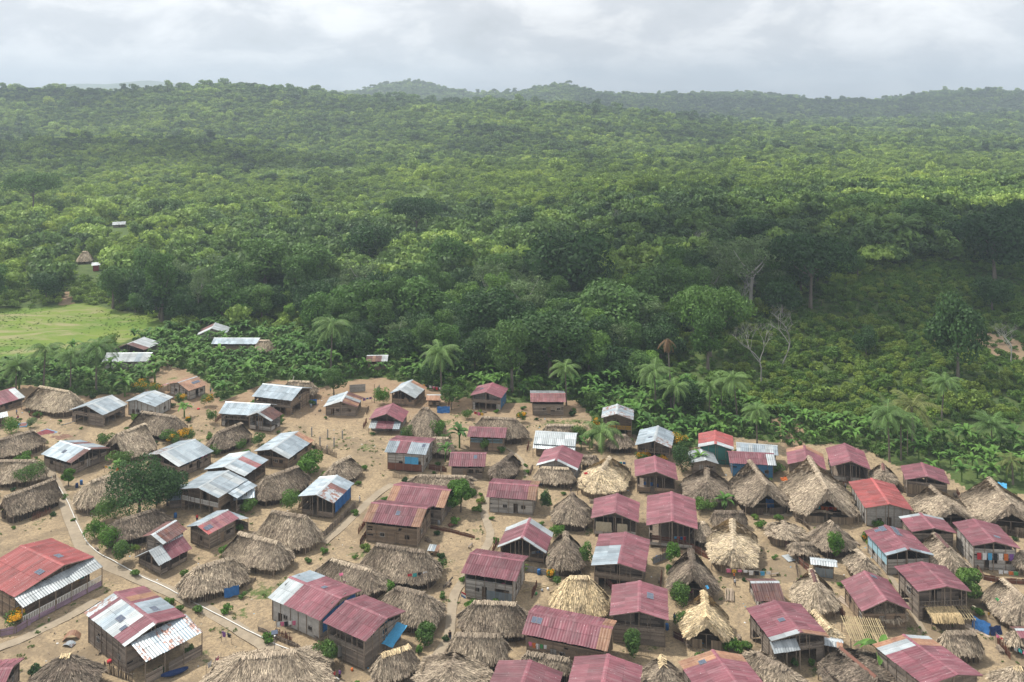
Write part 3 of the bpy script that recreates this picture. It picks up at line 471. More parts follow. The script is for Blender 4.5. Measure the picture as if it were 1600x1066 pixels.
HUTS=[
('t1',(-131.34,248.13,-0.39,18.69,9.89,11.31,5.84,1.73),0.95,0,'broad pale thatched hut with ragged ridge at the upper left of the village'),
('t2',(-124.46,216.72,0.85,13.37,7.69,7.74,4.88,1.90),0.6,0,'brown thatched hut at the left edge beside the red and brown drying sheets'),
('t3',(-115.38,201.36,0.01,12.99,7.05,8.12,4.99,1.70),0.8,0,'pale thatched hut behind green bushes at the left edge'),
('t4',(-94.05,230.09,-0.34,15.59,7.83,10.97,5.12,1.75),0.5,0,'low grey brown thatched hut in front of the low pale walled house'),
('t5',(-95.73,217.17,1.07,8.95,11.91,7.73,5.72,1.75),0.8,1,'pale gabled thatched hut with a bundled ridge, right of the turquoise cloth house'),
('t6',(-72.61,222.11,1.01,11.80,6.96,7.12,4.72,1.75),0.4,0,'small dark thatched hut beside the narrow dirt path with yellow flowers'),
('t7',(-104.36,187.18,0.98,11.65,7.06,10.72,4.56,1.88),0.45,1,'raised open fronted thatched hut at the left edge with blue things under it'),
('t8',(-89.10,192.87,0.84,15.81,8.86,9.54,5.39,1.70),0.85,0,'yellowish thatched hut half covered by the large dark tree'),
('t9',(-76.49,176.35,0.72,12.76,7.94,6.41,4.37,1.86),0.15,0,'very dark thatched hut behind the brown attic roof'),
('t10',(-67.47,130.91,0.01,10.27,6.36,1.16,5.14,1.97),0.2,0,'round dark hut with a pale straw cap in the lower left corner'),
('t11',(-54.35,157.50,0.58,12.01,7.46,5.83,4.85,1.69),0.75,0,'thatched hut with a blue tarp on its right side beside the white pipe'),
('t12',(-48.89,166.35,-0.40,14.06,7.79,8.83,4.94,1.71),0.65,0,'thatched hut just behind the one with a blue side tarp'),
('t13',(-37.10,131.37,0.18,18.87,12.01,7.55,5.07,1.98),0.7,0,'very large grey thatched roof cut by the bottom edge, left of the middle'),
('t14',(-63.70,258.82,-0.12,11.11,6.35,5.96,4.40,1.81),0.7,0,'small thatched hut behind the tall blue roofed two storey house'),
('t15',(-22.86,229.69,-0.39,9.37,9.86,1.43,6.90,1.57),0.55,0,'cone shaped grey hut right of the double pink porch house'),
('t16',(-3.30,227.38,-0.15,14.74,8.58,8.49,5.12,1.68),0.6,0,'long low thatched hut behind the turquoise porch house'),
('t17',(-18.02,216.18,-0.04,6.86,4.79,3.96,4.29,1.72),0.85,0,'small pale thatched hut tucked behind the grey and pink striped roof'),
('t18',(-16.09,197.05,-0.04,14.64,6.27,10.57,3.37,1.92),0.5,0,'low long thatched hut with a log ridge behind the rust ended pink roofs'),
('t19',(-1.64,204.20,1.15,9.68,6.10,7.43,4.08,1.97),0.2,0,'dark steep thatched hut between two pink roofs near the middle'),
('t20',(-52.02,195.00,0.82,13.58,8.07,7.89,5.12,1.79),0.4,0,'dark brown thatched hut left of the lone green tree'),
('t21',(-39.78,202.55,0.98,9.80,6.86,4.50,4.81,1.77),0.6,0,'rounded grey thatched hut beside the stick fence'),
('t22',(-44.82,173.92,-0.30,13.15,8.25,7.53,5.84,1.62),0.75,0,'pale brown thatched hut left of the diagonal concrete path'),
('t23',(-29.39,158.28,-0.45,14.42,7.45,8.64,3.97,1.81),0.45,0,'low brown hut with red, blue and yellow washing over its right end'),
('t24',(-20.84,161.77,-0.28,15.35,8.08,9.50,5.31,1.72),0.5,0,'long brown thatched hut in the middle with a pale patch near its right end'),
('t25',(-17.44,148.38,-0.36,11.57,7.52,5.24,5.14,1.82),0.55,0,'rounded thatched hut behind the plain pink roof with the blue tarp porch'),
('t26',(-2.81,145.34,-0.08,12.58,6.98,6.76,4.81,1.77),0.4,0,'wide brown thatched hut right of the path, a small flag at its left'),
('t27',(-5.42,137.11,-0.06,9.77,5.21,6.60,4.46,1.83),0.7,0,'pale brown thatched hut beside the person walking on the path'),
('t28',(-9.02,131.57,-1.78,7.20,10.88,3.30,3.88,2.17),0.6,0,'peaked thatched hut cut by the bottom edge left of the two pink roofs'),
('t29',(-18.02,133.34,0.49,7.41,4.67,4.31,4.28,1.83),0.6,0,'thatched hut with a yellow palm leaf bundle on its left corner'),
('t30',(9.94,200.26,-0.10,9.43,5.28,5.89,3.68,1.52),0.7,0,'straw thatched hut tucked under the front of the white edged pink gable'),
('t31',(21.41,199.32,1.20,15.27,10.80,8.35,5.04,1.94),1.25,0,'large bright straw hut with a fresh pale ridge in the upper middle'),
('t32',(12.65,182.34,1.31,8.71,8.32,1.14,5.82,1.77),0.5,0,'round grey cone hut between two pink roofs, no ridge'),
('t33',(27.50,219.32,-0.05,7.21,4.64,2.47,3.94,1.82),0.5,0,'little round thatched hut below the yellow striped balcony house'),
('t34',(43.76,193.93,1.35,12.58,10.76,7.51,4.76,2.07),0.3,0,'dark thatched hut with a hooded ridge, left one of three tall peaks'),
('t35',(54.56,191.46,1.60,13.50,10.91,12.61,5.91,1.96),0.5,1,'middle one of three tall peaked thatched huts with blue tarp at its front'),
('t36',(45.16,179.83,-0.01,7.47,4.16,5.60,3.52,1.59),0.4,0,'low brown thatch just behind the long bright straw hut'),
('t38',(12.70,226.64,-0.05,8.58,4.39,6.73,3.57,1.81),0.6,0,'low thatched roof hidden behind the bright white tin roof'),
('t39',(38.57,174.63,-0.05,4.20,6.25,0.50,3.70,1.61),0.6,0,'thatch lean-to pressed against the right side of the large pink roof'),
('t41',(10.34,165.57,1.55,9.05,7.37,3.53,5.41,1.77),0.35,0,'round brown hut beside the white edged pink gable'),
('t42',(11.74,151.02,-0.03,10.02,8.16,2.94,5.96,1.71),1.5,0,'bright yellow straw hut with brown streaks behind the longest pink roof'),
('t43',(32.67,156.80,1.44,7.45,8.73,6.29,5.39,1.81),0.35,1,'grey thatched hut with a pale ridge pole and a pink tub at its entrance'),
('t44',(32.19,144.00,1.41,8.44,8.01,7.59,4.70,1.97),1.4,1,'bright yellow straw gabled hut beside the stacked timber poles'),
('t45',(43.13,168.91,1.33,14.60,9.55,12.01,4.23,2.06),1.15,0,'longest bright straw hut, standing above the coloured washing line'),
('t46',(22.66,130.20,1.51,6.81,7.05,2.05,4.79,1.92),0.45,0,'brown hut with a tied yellow top, cut by the bottom edge'),
('t47',(5.60,134.17,-0.23,8.10,3.74,6.30,2.75,1.69),0.5,0,'thatched hut carrying two solar panels below the longest pink roof'),
('t48',(39.85,132.31,2.28,10.23,4.87,4.80,3.32,2.05),0.55,0,'brown thatch at the bottom edge right of the rusty edged pink roof'),
('t49',(67.23,189.98,1.46,17.94,14.52,17.07,6.64,2.04),0.75,1,'largest and tallest gabled thatched hut, coloured cloths in its dark entrance'),
('t50',(91.29,183.83,1.57,10.21,10.89,9.47,4.36,2.15),0.75,1,'pale gabled thatched hut between the concrete block house and the biggest right hand thatch'),
('t51',(103.82,183.72,1.38,13.90,13.59,13.22,5.49,2.21),0.7,1,'huge grey gabled thatched hut at the right edge, below the banana grove'),
('t52',(85.93,199.99,1.23,7.08,5.79,4.27,3.91,1.90),0.55,0,'small thatched hut with a short brown ridge behind the salmon red roof'),
('t53',(55.21,174.58,1.57,6.06,7.47,2.22,3.23,1.91),0.7,0,'small straw hut with a bright blue tarp at its front'),
('t54',(63.56,171.71,1.87,7.81,8.33,0.85,5.20,1.80),0.45,0,'round grey brown hut with a small solar panel on its tip'),
('t55',(56.53,168.21,0.04,5.41,3.03,3.46,2.65,1.53),0.6,0,'very low small thatched roof in front of the hut with the bright blue tarp'),
('t56',(65.51,161.84,1.69,6.56,5.35,3.17,4.04,1.87),0.65,0,'thatched hut squeezed left of the light blue walled house'),
('t57',(53.19,152.23,1.40,8.99,7.61,4.51,5.11,1.89),0.9,0,'pale hut with a dark brown metal ridge strip'),
('t58',(51.34,143.05,1.76,6.83,4.71,4.93,3.14,1.66),1.3,0,'straw lean-to roof on the right side of the white and rusty edged pink roof'),
('t59',(52.75,131.72,1.95,8.75,11.05,7.41,3.42,2.26),0.2,0,'dark hut with a rusty ridge sheet at the bottom edge, below the bare pole frame'),
('t60',(82.25,165.03,1.56,10.09,7.24,5.82,4.71,1.82),0.7,0,'pale thatched hut with a brown metal ridge between pink roofs on the right'),
('t61',(64.00,147.81,-0.11,6.44,4.17,1.87,3.32,1.55),0.7,0,'grey thatch porch fringe at the front of a pink roof'),
('t63',(71.85,138.45,0.04,6.73,4.20,4.43,4.06,1.80),0.65,0,'square low thatched hut alone on the sand in the lower right'),
('t64',(86.39,149.08,1.63,9.63,7.79,5.18,5.14,1.82),0.65,0,'thatched hut at the right edge with clothes spread on its roof'),
('t65',(76.03,129.59,-0.03,7.77,5.37,1.22,4.18,1.85),0.7,0,'thatched hut with a yellow tuft in the lower right corner'),
('t66',(97.12,163.46,-0.08,4.95,3.62,1.74,3.84,1.84),0.6,0,'thatched hut at the right edge beside the shop house with posters'),
('t67',(82.56,139.99,-0.06,4.83,2.91,1.76,2.84,1.60),0.65,0,'small thatched roof below the pink shed at the right edge'),
('t68',(-86.76,302.29,0.02,7.07,5.23,3.28,4.19,1.47),0.9,0,'straw hut at the end of the long blue grey roof in the bananas'),
('t70',(18.68,209.25,-0.09,4.75,2.71,2.91,2.60,1.55),0.6,0,'tiny low thatch between two pink gables and the bright straw hut'),
('t69',(-228.80,463.02,0.14,7.82,7.43,2.14,6.14,1.67),0.95,0,'lone far thatched hut in the scrub above the football field'),
]
# ---------------------------------------------------------------- metal roofed houses
rnd = random.random
def ru(a, b): return a+(b-a)*rnd()
PANELS = {'a5': [('b', .55, .3, 3)], 'a7': [('a', .55, .35, 1)], 'b1': [('a', .15, .25, 2), ('b', .30, .15, 2)], 'b2': [('b', .32, .25, 2), ('a', .45, .35, 2), ('a', .30, .5, 1)],
          'b4': [('b', .12, .3, 2)], 'c8': [('a', .72, .12, 1)], 'c11': [('a', .55, .25, 1)], 'c9': [('a', .5, .3, 1)], 'f3': [('b', .55, .2, 2)], 'f4': [('a', .10, .12, 2)], 'f6': [('a', .8, .3, 1)],
          'f8': [('a', .45, .1, 1)], 'h1': [('a', .85, .05, 2), ('b', .85, .1, 2), ('b', .65, .05, 2), ('a', .98, .3, 1)], 'h3': [('b', .92, .08, 1)], 'g6': [('b', .30, .15, 1)], 'd1': [('b', .42, .05, 1)], 'c6': [('a', .95, .1, 1)], 'e2': [('b', .8, .1, 1)], 'e5': [('a', .3, .08, 1)]}
# porch roofs: end (0/1) or side ('a'/'b'), depth, colours, from, to
PORCH = {'b1': (0, 2.6, 'wwwwww', 0, 1), 'b2': (0, 4.6, 'xwgxxgx', .1, 1.02), 'c5': (0, 2.2, 'wrrrg', .05, .95), 'a10': ('b', 2.6, 'gwgg', .3, 1), 'f8': (0, 1.0, 'ww', 0, .45), 'b4': (1, 2.6, 'ggw', 0, 1), 'a5': ('a', 2.4, 'dwd', -.1, .6), 'e3': ('a', .8, 'www', 0, 1)}
COVER = {'W': 'plank', 'V': 'plank', 'O': 'plank', 'P': 'plank', 'C': 'plaster', 'K': 'concrete', 'T': 'green_paint', 'B': 'blue_paint', 'L': 'plank_grey', 'Q': 'plank_grey', 'H': 'plank', 'J': 'plank', 'R': 'red_paint'}
def boards(mb, p0, p1, z0, top, holes=(), h=.26, m=0, solid=False):
    p0 = Vector(p0).to_2d() if len(p0) == 3 else Vector(p0); p1 = Vector(p1).to_2d() if len(p1) == 3 else Vector(p1)
    L = (p1-p0).length; d = (p1-p0)/max(L, 1e-6); n = Vector((d.y, -d.x))
    S = [i*.1 for i in range(int(L/.1)+1)]
    z = z0; ztop = max(top(s) for s in S)
    while z < ztop-.06:
        z1 = min(z+h*(1 if solid else ru(.85, 1.15)), ztop)
        ok = [s for s in S if top(s) >= z+.5*(z1-z)]
        if ok:
            a, b = min(ok), min(max(ok)+.1, L)
            segs = [(a, b)]
            for (s0, s1, h0, h1) in holes:
                if h0 < (z+z1)/2 < h1:
                    new = []
                    for u, v in segs:
                        if s0 > u and s0 < v: new.append((u, s0))
                        if s1 < v and s1 > u: new.append((s1, v))
                        if (s0 >= v or s1 <= u): new.append((u, v))
                    segs = new
            for u, v in segs:
                while u < v-.02:
                    if not solid and rnd() < .035 and z > 1: u += ru(.5, 1.5); continue
                    w_ = min(v, u+(99 if solid else ru(2.2, 4.6)))
                    if v-w_ < .5: w_ = v
                    off = 0 if solid else ru(-.012, .022); th = .035
                    a_ = p0+d*u+n*off; b_ = p0+d*w_+n*off; q = n*th
                    g = 0 if solid else .012
                    pts = [(a_.x, a_.y, z+g), (b_.x, b_.y, z+g), (b_.x-q.x, b_.y-q.y, z+g), (a_.x-q.x, a_.y-q.y, z+g)]
                    mb.hexa(pts+[(x, y, z1) for x, y, _ in pts], m, ru(.1, .95))
                    u = w_
        z = z1
def sheet_plane(mb, cols, o, u, v, L, Wd, drop_o, drop_v, cmap, rib=.44):
    # sheet from point o along u (length L) and down v (length Wd); o,u,v Vectors 3D
    n = u.cross(v).normalized()
    if n.z < 0: n = -n
    ns = max(len(cols), int(round(L/.95)))
    rows = 2 if Wd > 2.6 else 1
    for r in range(rows):
        for k in range(ns):
            a0 = L*k/ns; a1 = L*(k+1)/ns; col = cols[min(len(cols)-1, int((k+.5)/ns*len(cols)))]
            b0 = Wd*r/rows-(.12 if r else 0); b1 = Wd*(r+1)/rows+(ru(-.05, .06) if r == rows-1 else 0)
            lift0 = (.03 if r == 0 and rows == 2 else .03+.0); t = ru(.25, .8)
            nr = max(2, int(round((a1-a0)/(rib/2)))); k0 = len(mb.v)
            hb = ru(-.012, .012)
            l0 = .05 if r == 0 else .012; l1 = .05 if (r == 0) else .012
            for j in range(nr+1):
                a = a0+(a1-a0)*j/nr; zz = (.065 if j % 2 else 0)+hb
                for bb, ll in ((b0, l0), (b1, l1)):
                    mb.v.append(tuple(o+u*a+v*bb+n*(zz+ll)))
            for j in range(nr):
                q = k0+2*j; mb.f.append((q, q+2, q+3, q+1)); mb.m.append(cmap[col]); mb.t.append(t)
def solar(root, pos, u, v, n, cnt, w=1.0, h=1.6):
    for i in range(cnt):
        mb = MB(); o = pos+u*(i*(w+.08))+n*.10
        def q(a, b, c): return tuple(o+u*a+v*b+n*c)
        mb.hexa([q(0, 0, 0), q(w, 0, 0), q(w, h, 0), q(0, h, 0), q(0, 0, .05), q(w, 0, .05), q(w, h, .05), q(0, h, .05)], 1, .5)
        for a in range(3):
            for b in range(4):
                x0 = .04+a*(w-.08)/3; y0 = .04+b*(h-.08)/4; x1 = x0+(w-.08)/3-.012; y1 = y0+(h-.08)/4-.012
                mb.quad(q(x0, y0, .055), q(x1, y0, .055), q(x1, y1, .055), q(x0, y1, .055), 0, ru(.2, .8))
        mb.build('solar_panel', ['solar', 'frame'], root)
FOOT = []                                                     # footprints, to keep plants out
def house(hid, x, s, pa, pb, style, label):
    cx, cy, th, L, wa, wb, z, za, zb = x
    root = empty('house', (cx, cy, float(height(cx, cy))), th, label, 'house')
    FOOT.append((cx, cy, th, L/2+.6, max(wa, wb)+.6))
    u = Vector((1, 0, 0))
    chars = sorted(set(pa+pb)); cmap = {c: i for i, c in enumerate(chars)}
    mb = MB()
    for sg, w_, ze, cols in ((s, wa, za, pa), (-s, wb, zb, pb)):
        v = Vector((0, sg*w_, ze-z)); Wd = v.length; v.normalize()
        sheet_plane(mb, cols, Vector((-L/2, 0, z)), u, v, L, Wd, 0, 0, cmap)
    roof = mb.build('roof', chars, root)
    rc = MB()                                                  # ridge strip
    rcol = 'r' if (pa+pb).count('r') > 4 else ('R' if 'R' in pa else ('d' if 'd' in pa else 'w'))
    n_ = 6
    for k in range(n_):
        a0, a1 = -L/2-.03+k*(L+.06)/n_, -L/2-.03+(k+1)*(L+.06)/n_+.03
        for sg, w_, ze in ((s, wa, za), (-s, wb, zb)):
            sl = (z-ze)/w_; y1 = sg*.34
            t = ru(.75, 1.05)
            rc.quad((a0, 0, z+.13), (a1, 0, z+.13), (a1, y1, z+.13-.34*sl-.02), (a0, y1, z+.13-.34*sl-.02), 0, t)
    rc.build('ridge_cap', [rcol], root)
    # walls ------------------------------------------------
    ov = .75; ovy = .6
    x0, x1 = -L/2+ov, L/2-ov
    ya, yb = s*(wa-ovy), -s*(wb-ovy)
    ylo, yhi = min(ya, yb), max(ya, yb)
    def rz(y):
        w_, ze = (wa, za) if y*s > 0 else (wb, zb)
        return z-(z-ze)*abs(y)/w_-.10
    c_, s_ = math.cos(th), math.sin(th)
    def facing(nx_, ny_):
        wx, wy = nx_*c_-ny_*s_, nx_*s_+ny_*c_
        return -(wx*cx+wy*cy)/math.hypot(cx, cy)
    walls = {'e0': ((x0, yhi), (x0, ylo), (-1, 0)), 'e1': ((x1, ylo), (x1, yhi), (1, 0)), 'lo': ((x0, ylo), (x1, ylo), (0, -1)), 'hi': ((x1, yhi), (x0, yhi), (0, 1))}
    order = sorted(walls, key=lambda k: -facing(*walls[k][2]))
    front = order[0]; second = order[1]
    gap = {k_: (random.choice([0, .45, .7, .95]) if k_ in (front, second) and style not in 'CKTJR' else 0) for k_ in walls}
    def topf(k):
        p0, p1, _ = walls[k]; p0 = Vector(p0); p1 = Vector(p1); Lk = (p1-p0).length; d = (p1-p0)/Lk
        return (lambda t: rz((p0+d*t).y)), Lk, p0, d
    zmin = min(rz(ylo), rz(yhi))
    two = style in 'V' and zmin > 3.3; hash_open = hid in ('a3', 'a6', 'a10', 'c1', 'c9', 'e5', 'f2', 'h2', 'f8', 'e2')
    cover = COVER[style]
    if cover == 'plank': cover = random.choice(['plank', 'plank', 'plank_grey', 'plank_warm'])
    mb = MB(); doors = []; wins = []
    zf = 2.15 if two else (.35 if style in 'WOPLH' else 0)
    # back frame so walls are carried
    for k in walls:
        tf, Lk, p0, d = topf(k); holes = []
        open_ = (style == 'O' and k in (front, second)) or (style == 'V' and k == front)
        n = Vector((d.y, -d.x))
        base_h = 0.0
        if two:
            cov_h = zf-.05
            dr = ru(.25, .6)*Lk
            if k == front and hash_open: holes.append((Lk*.08, Lk*.86, .0, 2.2))
            elif k == front: holes.append((dr, dr+.95, .02, 1.95)); doors.append((k, dr, dr+.95, .02, 1.95))
            elif k == second and hash_open: holes.append((Lk*.1, Lk*.5, .0, 2.2))
            boards(mb, p0, p0+d*Lk, .02, lambda t, c=cov_h: c, holes)
            if k == front:
                continue
            hh = []
            if k == second and Lk > 4:
                a = Lk*ru(.35, .5); hh.append((a, a+1.1, zf+.9, zf+1.8)); wins.append((k, a, a+1.1, zf+.9, zf+1.8))
            boards(mb, p0, p0+d*Lk, zf+.06, (lambda t: min(tf(t)-gap[k], zmin-.15) if gap[k] else tf(t)), hh)
        elif open_:
            lo = .95 if rnd() < .8 else .6
            g = ru(.3, .5)*Lk
            boards(mb, p0, p0+d*Lk, zf, lambda t, c=zf+lo: c, [(g, g+1.0, 0, 5)])
        else:
            H_ = zmin
            if k in (front, second) and Lk > 3:
                dr = ru(.12, .7)*(Lk-1.2)
                if k == front: doors.append((k, dr, dr+.95, zf, zf+1.9)); holes.append((dr, dr+.95, 0, zf+1.9))
                nw = 1 if Lk < 7 else 2
                for q in range(nw):
                    a = (q+.5)/nw*Lk+ru(-.6, .6)
                    if any(a+1.0 > hs and a-.2 < he for hs, he, _, _ in holes): a = dr+1.5 if dr+2.8 < Lk else dr-1.6
                    if a > .3 and a+1.0 < Lk-.2 and zf+1.8 < H_+.3:
                        holes.append((a, a+.9, zf+1.0, zf+1.75)); wins.append((k, a, a+.9, zf+1.0, zf+1.75))
            if style == 'P' and k == front: holes.append((Lk*.62, Lk*.93, zf+.9, zf+2.0))
            if style in 'CK' : boards(mb, p0, p0+d*Lk, .02, tf, holes, h=.22 if style == 'K' else .8, solid=True)
            else: boards(mb, p0, p0+d*Lk, .05, (lambda t: min(tf(t), zmin)-gap[k] if gap[k] else tf(t)), holes)
    mb.build('wall', [cover], root)
    # posts and beams
    mb = MB()
    for (px_, py_) in ((x0, ylo), (x0, yhi), (x1, ylo), (x1, yhi), (x0, 0), (x1, 0)):
        o_ = .05
        X_ = px_+(-o_ if px_ == x0 else o_); Y_ = py_+(0 if py_ == 0 else (-o_ if py_ == ylo else o_))
        mb.bar((X_, Y_, 0), (X_+ru(-.03, .03), Y_, rz(py_)-.02), .14, .14, 0, rnd())
    for Y_ in (ylo, yhi): mb.bar((-L/2+.1, Y_, rz(Y_)-.03), (L/2-.1, Y_, rz(Y_)-.03), .1, .12, 0, rnd())
    mb.bar((-L/2+.1, 0, z-.14), (L/2-.1, 0, z-.14), .1, .12, 0, .4)
    for X_ in (-L/2+.08, x0, 0, x1, L/2-.08):
        for Y_ in (ylo, yhi):
            w_, ze = (wa, za) if Y_*s > 0 else (wb, zb)
            e = (1 if Y_ > 0 else -1)*(w_-.05)
            mb.bar((X_, 0, z-.09), (X_, e, ze-.07), .08, .10, 0, rnd())
    for k_ in (front, second):
        tf_, Lk_, p0_, d_ = topf(k_); n_2 = Vector((d_.y, -d_.x)); t_ = 1.9
        while t_ < Lk_-.8:
            p_ = p0_+d_*t_+n_2*.07; mb.bar((p_.x, p_.y, 0), (p_.x+ru(-.03, .03), p_.y, tf_(t_)-.03), .09, .07, 0, rnd()); t_ += ru(1.6, 2.4)
    # floor
    mb.box(x0, x1, ylo, yhi, max(zf-.12, .01), max(zf, .06), 0, .3)
    if style in 'OV':
        tf, Lk, p0, d = topf(front)
        nps = max(2, int(Lk/2.2))
        for q in range(1, nps):
            p = p0+d*(Lk*q/nps); mb.bar((p.x, p.y, .0 if style == 'O' else zf), (p.x, p.y, tf(Lk*q/nps)-.02), .11, .11, 0, rnd())
    mb.build('frame', ['post'], root)
    if style == 'V' and two:                                   # balcony: inner wall set back, rail with balusters
        tf, Lk, p0, d = topf(front); n = Vector((d.y, -d.x)); dep = 2.0
        q0 = p0-n*dep+d*.06; mbi = MB()
        if front in ('e0', 'e1'): ft = lambda t: tf(min(max(t, .0), Lk))
        else: ft = lambda t: rz((q0).y)
        boards(mbi, q0, q0+d*(Lk-.12), zf+.02, ft, [(Lk*.4, Lk*.4+.95, 0, zf+1.9)])
        mbi.build('inner_wall', [cover], root)
        rl = MB(); wht = hid in ('a10', 'b1', 'c7', 'e2')
        rk = {'a10': 'white_paint', 'b1': 'white_paint', 'c7': 'light_blue', 'e2': 'c_yellow'}.get(hid, 'plank')
        pts = [(p0, p0+d*Lk)]
        for (a, b) in pts:
            rl.bar((a.x, a.y, zf+.95), (b.x, b.y, zf+.95), .07, .07, 0, .6); rl.bar((a.x, a.y, zf+.12), (b.x, b.y, zf+.12), .06, .06, 0, .5)
            nb = int((b-a).length/(.22 if wht else .55))
            for i in range(nb+1):
                p = a+(b-a)*(i/nb); rl.bar((p.x, p.y, zf+.1), (p.x, p.y, zf+.95), .09 if wht else .05, .04, 0, ru(.3, .8))
            if not wht and rnd() < .7:
                boards(rl, a+n*.03, b+n*.03, zf+.1, lambda t: zf+.8)
        rl.build('railing', [rk], root)
    for (k, a, b, h0, h1) in doors:
        tf, Lk, p0, d = topf(k); n = Vector((d.y, -d.x)); dm = MB()
        p = p0+d*a-n*.06; q = p0+d*b-n*.06
        if rnd() < .5: q = p+(-n*.75+d*.5)                        # door ajar
        v_ = (q-p); nn = Vector((v_.y, -v_.x)).normalized()*.04
        dm.hexa([(p.x, p.y, h0), (q.x, q.y, h0), (q.x-nn.x, q.y-nn.y, h0), (p.x-nn.x, p.y-nn.y, h0), (p.x, p.y, h1), (q.x, q.y, h1), (q.x-nn.x, q.y-nn.y, h1), (p.x-nn.x, p.y-nn.y, h1)], 0, .5)
        dm.build('door', [random.choice(['dark_wood', 'plank_warm', 'plank_grey'])], root)
    for (k, a, b, h0, h1) in wins:
        tf, Lk, p0, d = topf(k); n = Vector((d.y, -d.x)); wm = MB()
        P = lambda t, z_, o_=.045: (p0.x+d.x*t+n.x*o_, p0.y+d.y*t+n.y*o_, z_)
        for A, B in (((a-.05, h0), (b+.05, h0)), ((a-.05, h1), (b+.05, h1)), ((a, h0), (a, h1)), ((b, h0), (b, h1)), (((a+b)/2, h0), ((a+b)/2, h1))):
            wm.bar(P(*A), P(*B), .07, .06, 0, .6)
        wm.build('window', [random.choice(['post', 'dark_wood', 'plank_grey'])], root)
    # second roofs over porches and lean-tos
    if hid in PORCH:
        where, dep, cols, f0, f1 = PORCH[hid]
        ch = sorted(set(cols)); cm = {c: i for i, c in enumerate(ch)}; mb = MB()
        if where in (0, 1):
            sx_ = -1 if where == 0 else 1; yA, yB = s*wa, -s*wb
            a = yA+(yB-yA)*f0; b = yA+(yB-yA)*f1
            zz = min(za, zb)-.05
            o = Vector((sx_*(L/2-.55), a, zz)); uu = Vector((0, b-a, 0)).normalized(); v = Vector((sx_*(dep+.5), 0, -.95)).normalized(); Ln = abs(b-a); Wd = math.hypot(dep+.5, .95)
        else:
            sg, w_, ze = (s, wa, za) if where == 'a' else (-s, wb, zb)
            o = Vector((-L/2+L*f0, sg*(w_-.4), ze-.12)); uu = Vector((1, 0, 0)); v = Vector((0, sg*(dep+.4), -.7)).normalized(); Ln = L*(f1-f0); Wd = math.hypot(dep+.4, .7)
        sheet_plane(mb, cols, o, uu, v, Ln, Wd, 0, 0, cm)
        pr = mb.build('porch_roof', ch, root)
        pm = MB(); npp = max(2, int(Ln/2.8))
        for i in range(npp+1):
            p = o+uu*(Ln*i/npp)+v*(Wd-.25); pm = MB(); pm.bar((p.x, p.y, 0), (p.x, p.y, p.z-.02), .12, .12, 0, rnd()); pm.build('porch_post', ['post'], root)
        if hid in ('b2', 'b1', 'a10', 'b4'):
            bm_ = MB(); p = o+v*(Wd-.3); q = p+uu*Ln; hh = 1.0 if hid == 'b1' else 1.7
            boards(bm_, (p.x, p.y), (q.x, q.y), .05, lambda t: hh if hid in ('b1',) else min(hh, p.z-.1), [(Ln*.3, Ln*.3+1, 0, 3)] if hid == 'b2' else [])
            bm_.build('porch_wall', ['plank_purple' if hid == 'b1' else 'plank'], root)
            if hid == 'b1':
                rl = MB(); m_ = int(Ln/.28)
                for i in range(m_+1):
                    a = p+uu*(Ln*i/m_); rl.bar((a.x, a.y, 1.0), (a.x, a.y, 1.85), .12, .07, 0, .6)
                rl.bar((p.x, p.y, 1.9), (q.x, q.y, 1.9), .09, .09, 0, .6); rl.build('railing', ['white_paint'], root)
    for (sd_, fu, fv, cnt) in PANELS.get(hid, []):
        sg, w_, ze = (s, wa, za) if sd_ == 'a' else (-s, wb, zb)
        v = Vector((0, sg*w_, ze-z)); Wd = v.length; v.normalize(); n = u.cross(v).normalized()
        if n.z < 0: n = -n
        solar(root, Vector((-L/2+L*min(fu, .88)-.5, 0, z))+v*(Wd*fv+.3), u, v, n, cnt, .8, 1.1)
    # style extras ------------------------------------------
    tf, Lk, p0, d = topf(front); n = Vector((d.y, -d.x))
    W2 = lambda t, o_=.08: p0+d*t+n*o_
    def panel(name, a, b, h0, h1, mk, o_=.09, wavy=.0):
        pm = MB(); N_ = 8
        for i in range(N_):
            t0 = a+(b-a)*i/N_; t1 = a+(b-a)*(i+1)/N_
            c0 = W2(t0, o_+wavy*math.sin(i*1.7)); c1 = W2(t1, o_+wavy*math.sin((i+1)*1.7))
            e0 = W2(t0, o_+.02+wavy*1.5*math.cos(i*1.3)); e1 = W2(t1, o_+.02+wavy*1.5*math.cos((i+1)*1.3))
            pm.quad((e0.x, e0.y, h0), (e1.x, e1.y, h0), (c1.x, c1.y, h1), (c0.x, c0.y, h1), 0, ru(.3, .7))
        return pm.build(name, [mk], root)
    if hid == 'c6': panel('tarp', Lk*.48, Lk*.86, 1.7, 3.4, 'c_sky', .12, .04); panel('sheet_cladding', 0, Lk*.95, .05, 1.7, 'rust_wall')
    if style == 'Q': 
        p0q, p1q, _ = walls[second]; panel_mb = MB(); boards(panel_mb, Vector(p0q)+Vector((walls[second][2]))*.06, Vector(p1q)+Vector((walls[second][2]))*.06, 1.7, lambda t: rz(p0q[1])-.05, solid=True, h=.6); panel_mb.build('wall_cladding', ['light_blue'], root)
    if style == 'T': panel('gable_board', .2, Lk-.2, zf+1.2, min(zmin, 4), 'green_paint')
    if hid == 'c9':
        p0q, p1q, nq = walls[second]; pm = MB(); boards(pm, Vector(p0q)+Vector(nq)*.06, Vector(p1q)+Vector(nq)*.06, .5, lambda t: rz(p0q[1])-.1, h=.5); pm.build('wall_cladding', ['blue_paint'], root)
    if hid == 'h6': panel('metal_wall', 0, Lk, .05, 1.7, 'g')
    if hid == 'd3': panel('metal_cladding', Lk*.45, Lk*.98, .2, 1.9, 'g')
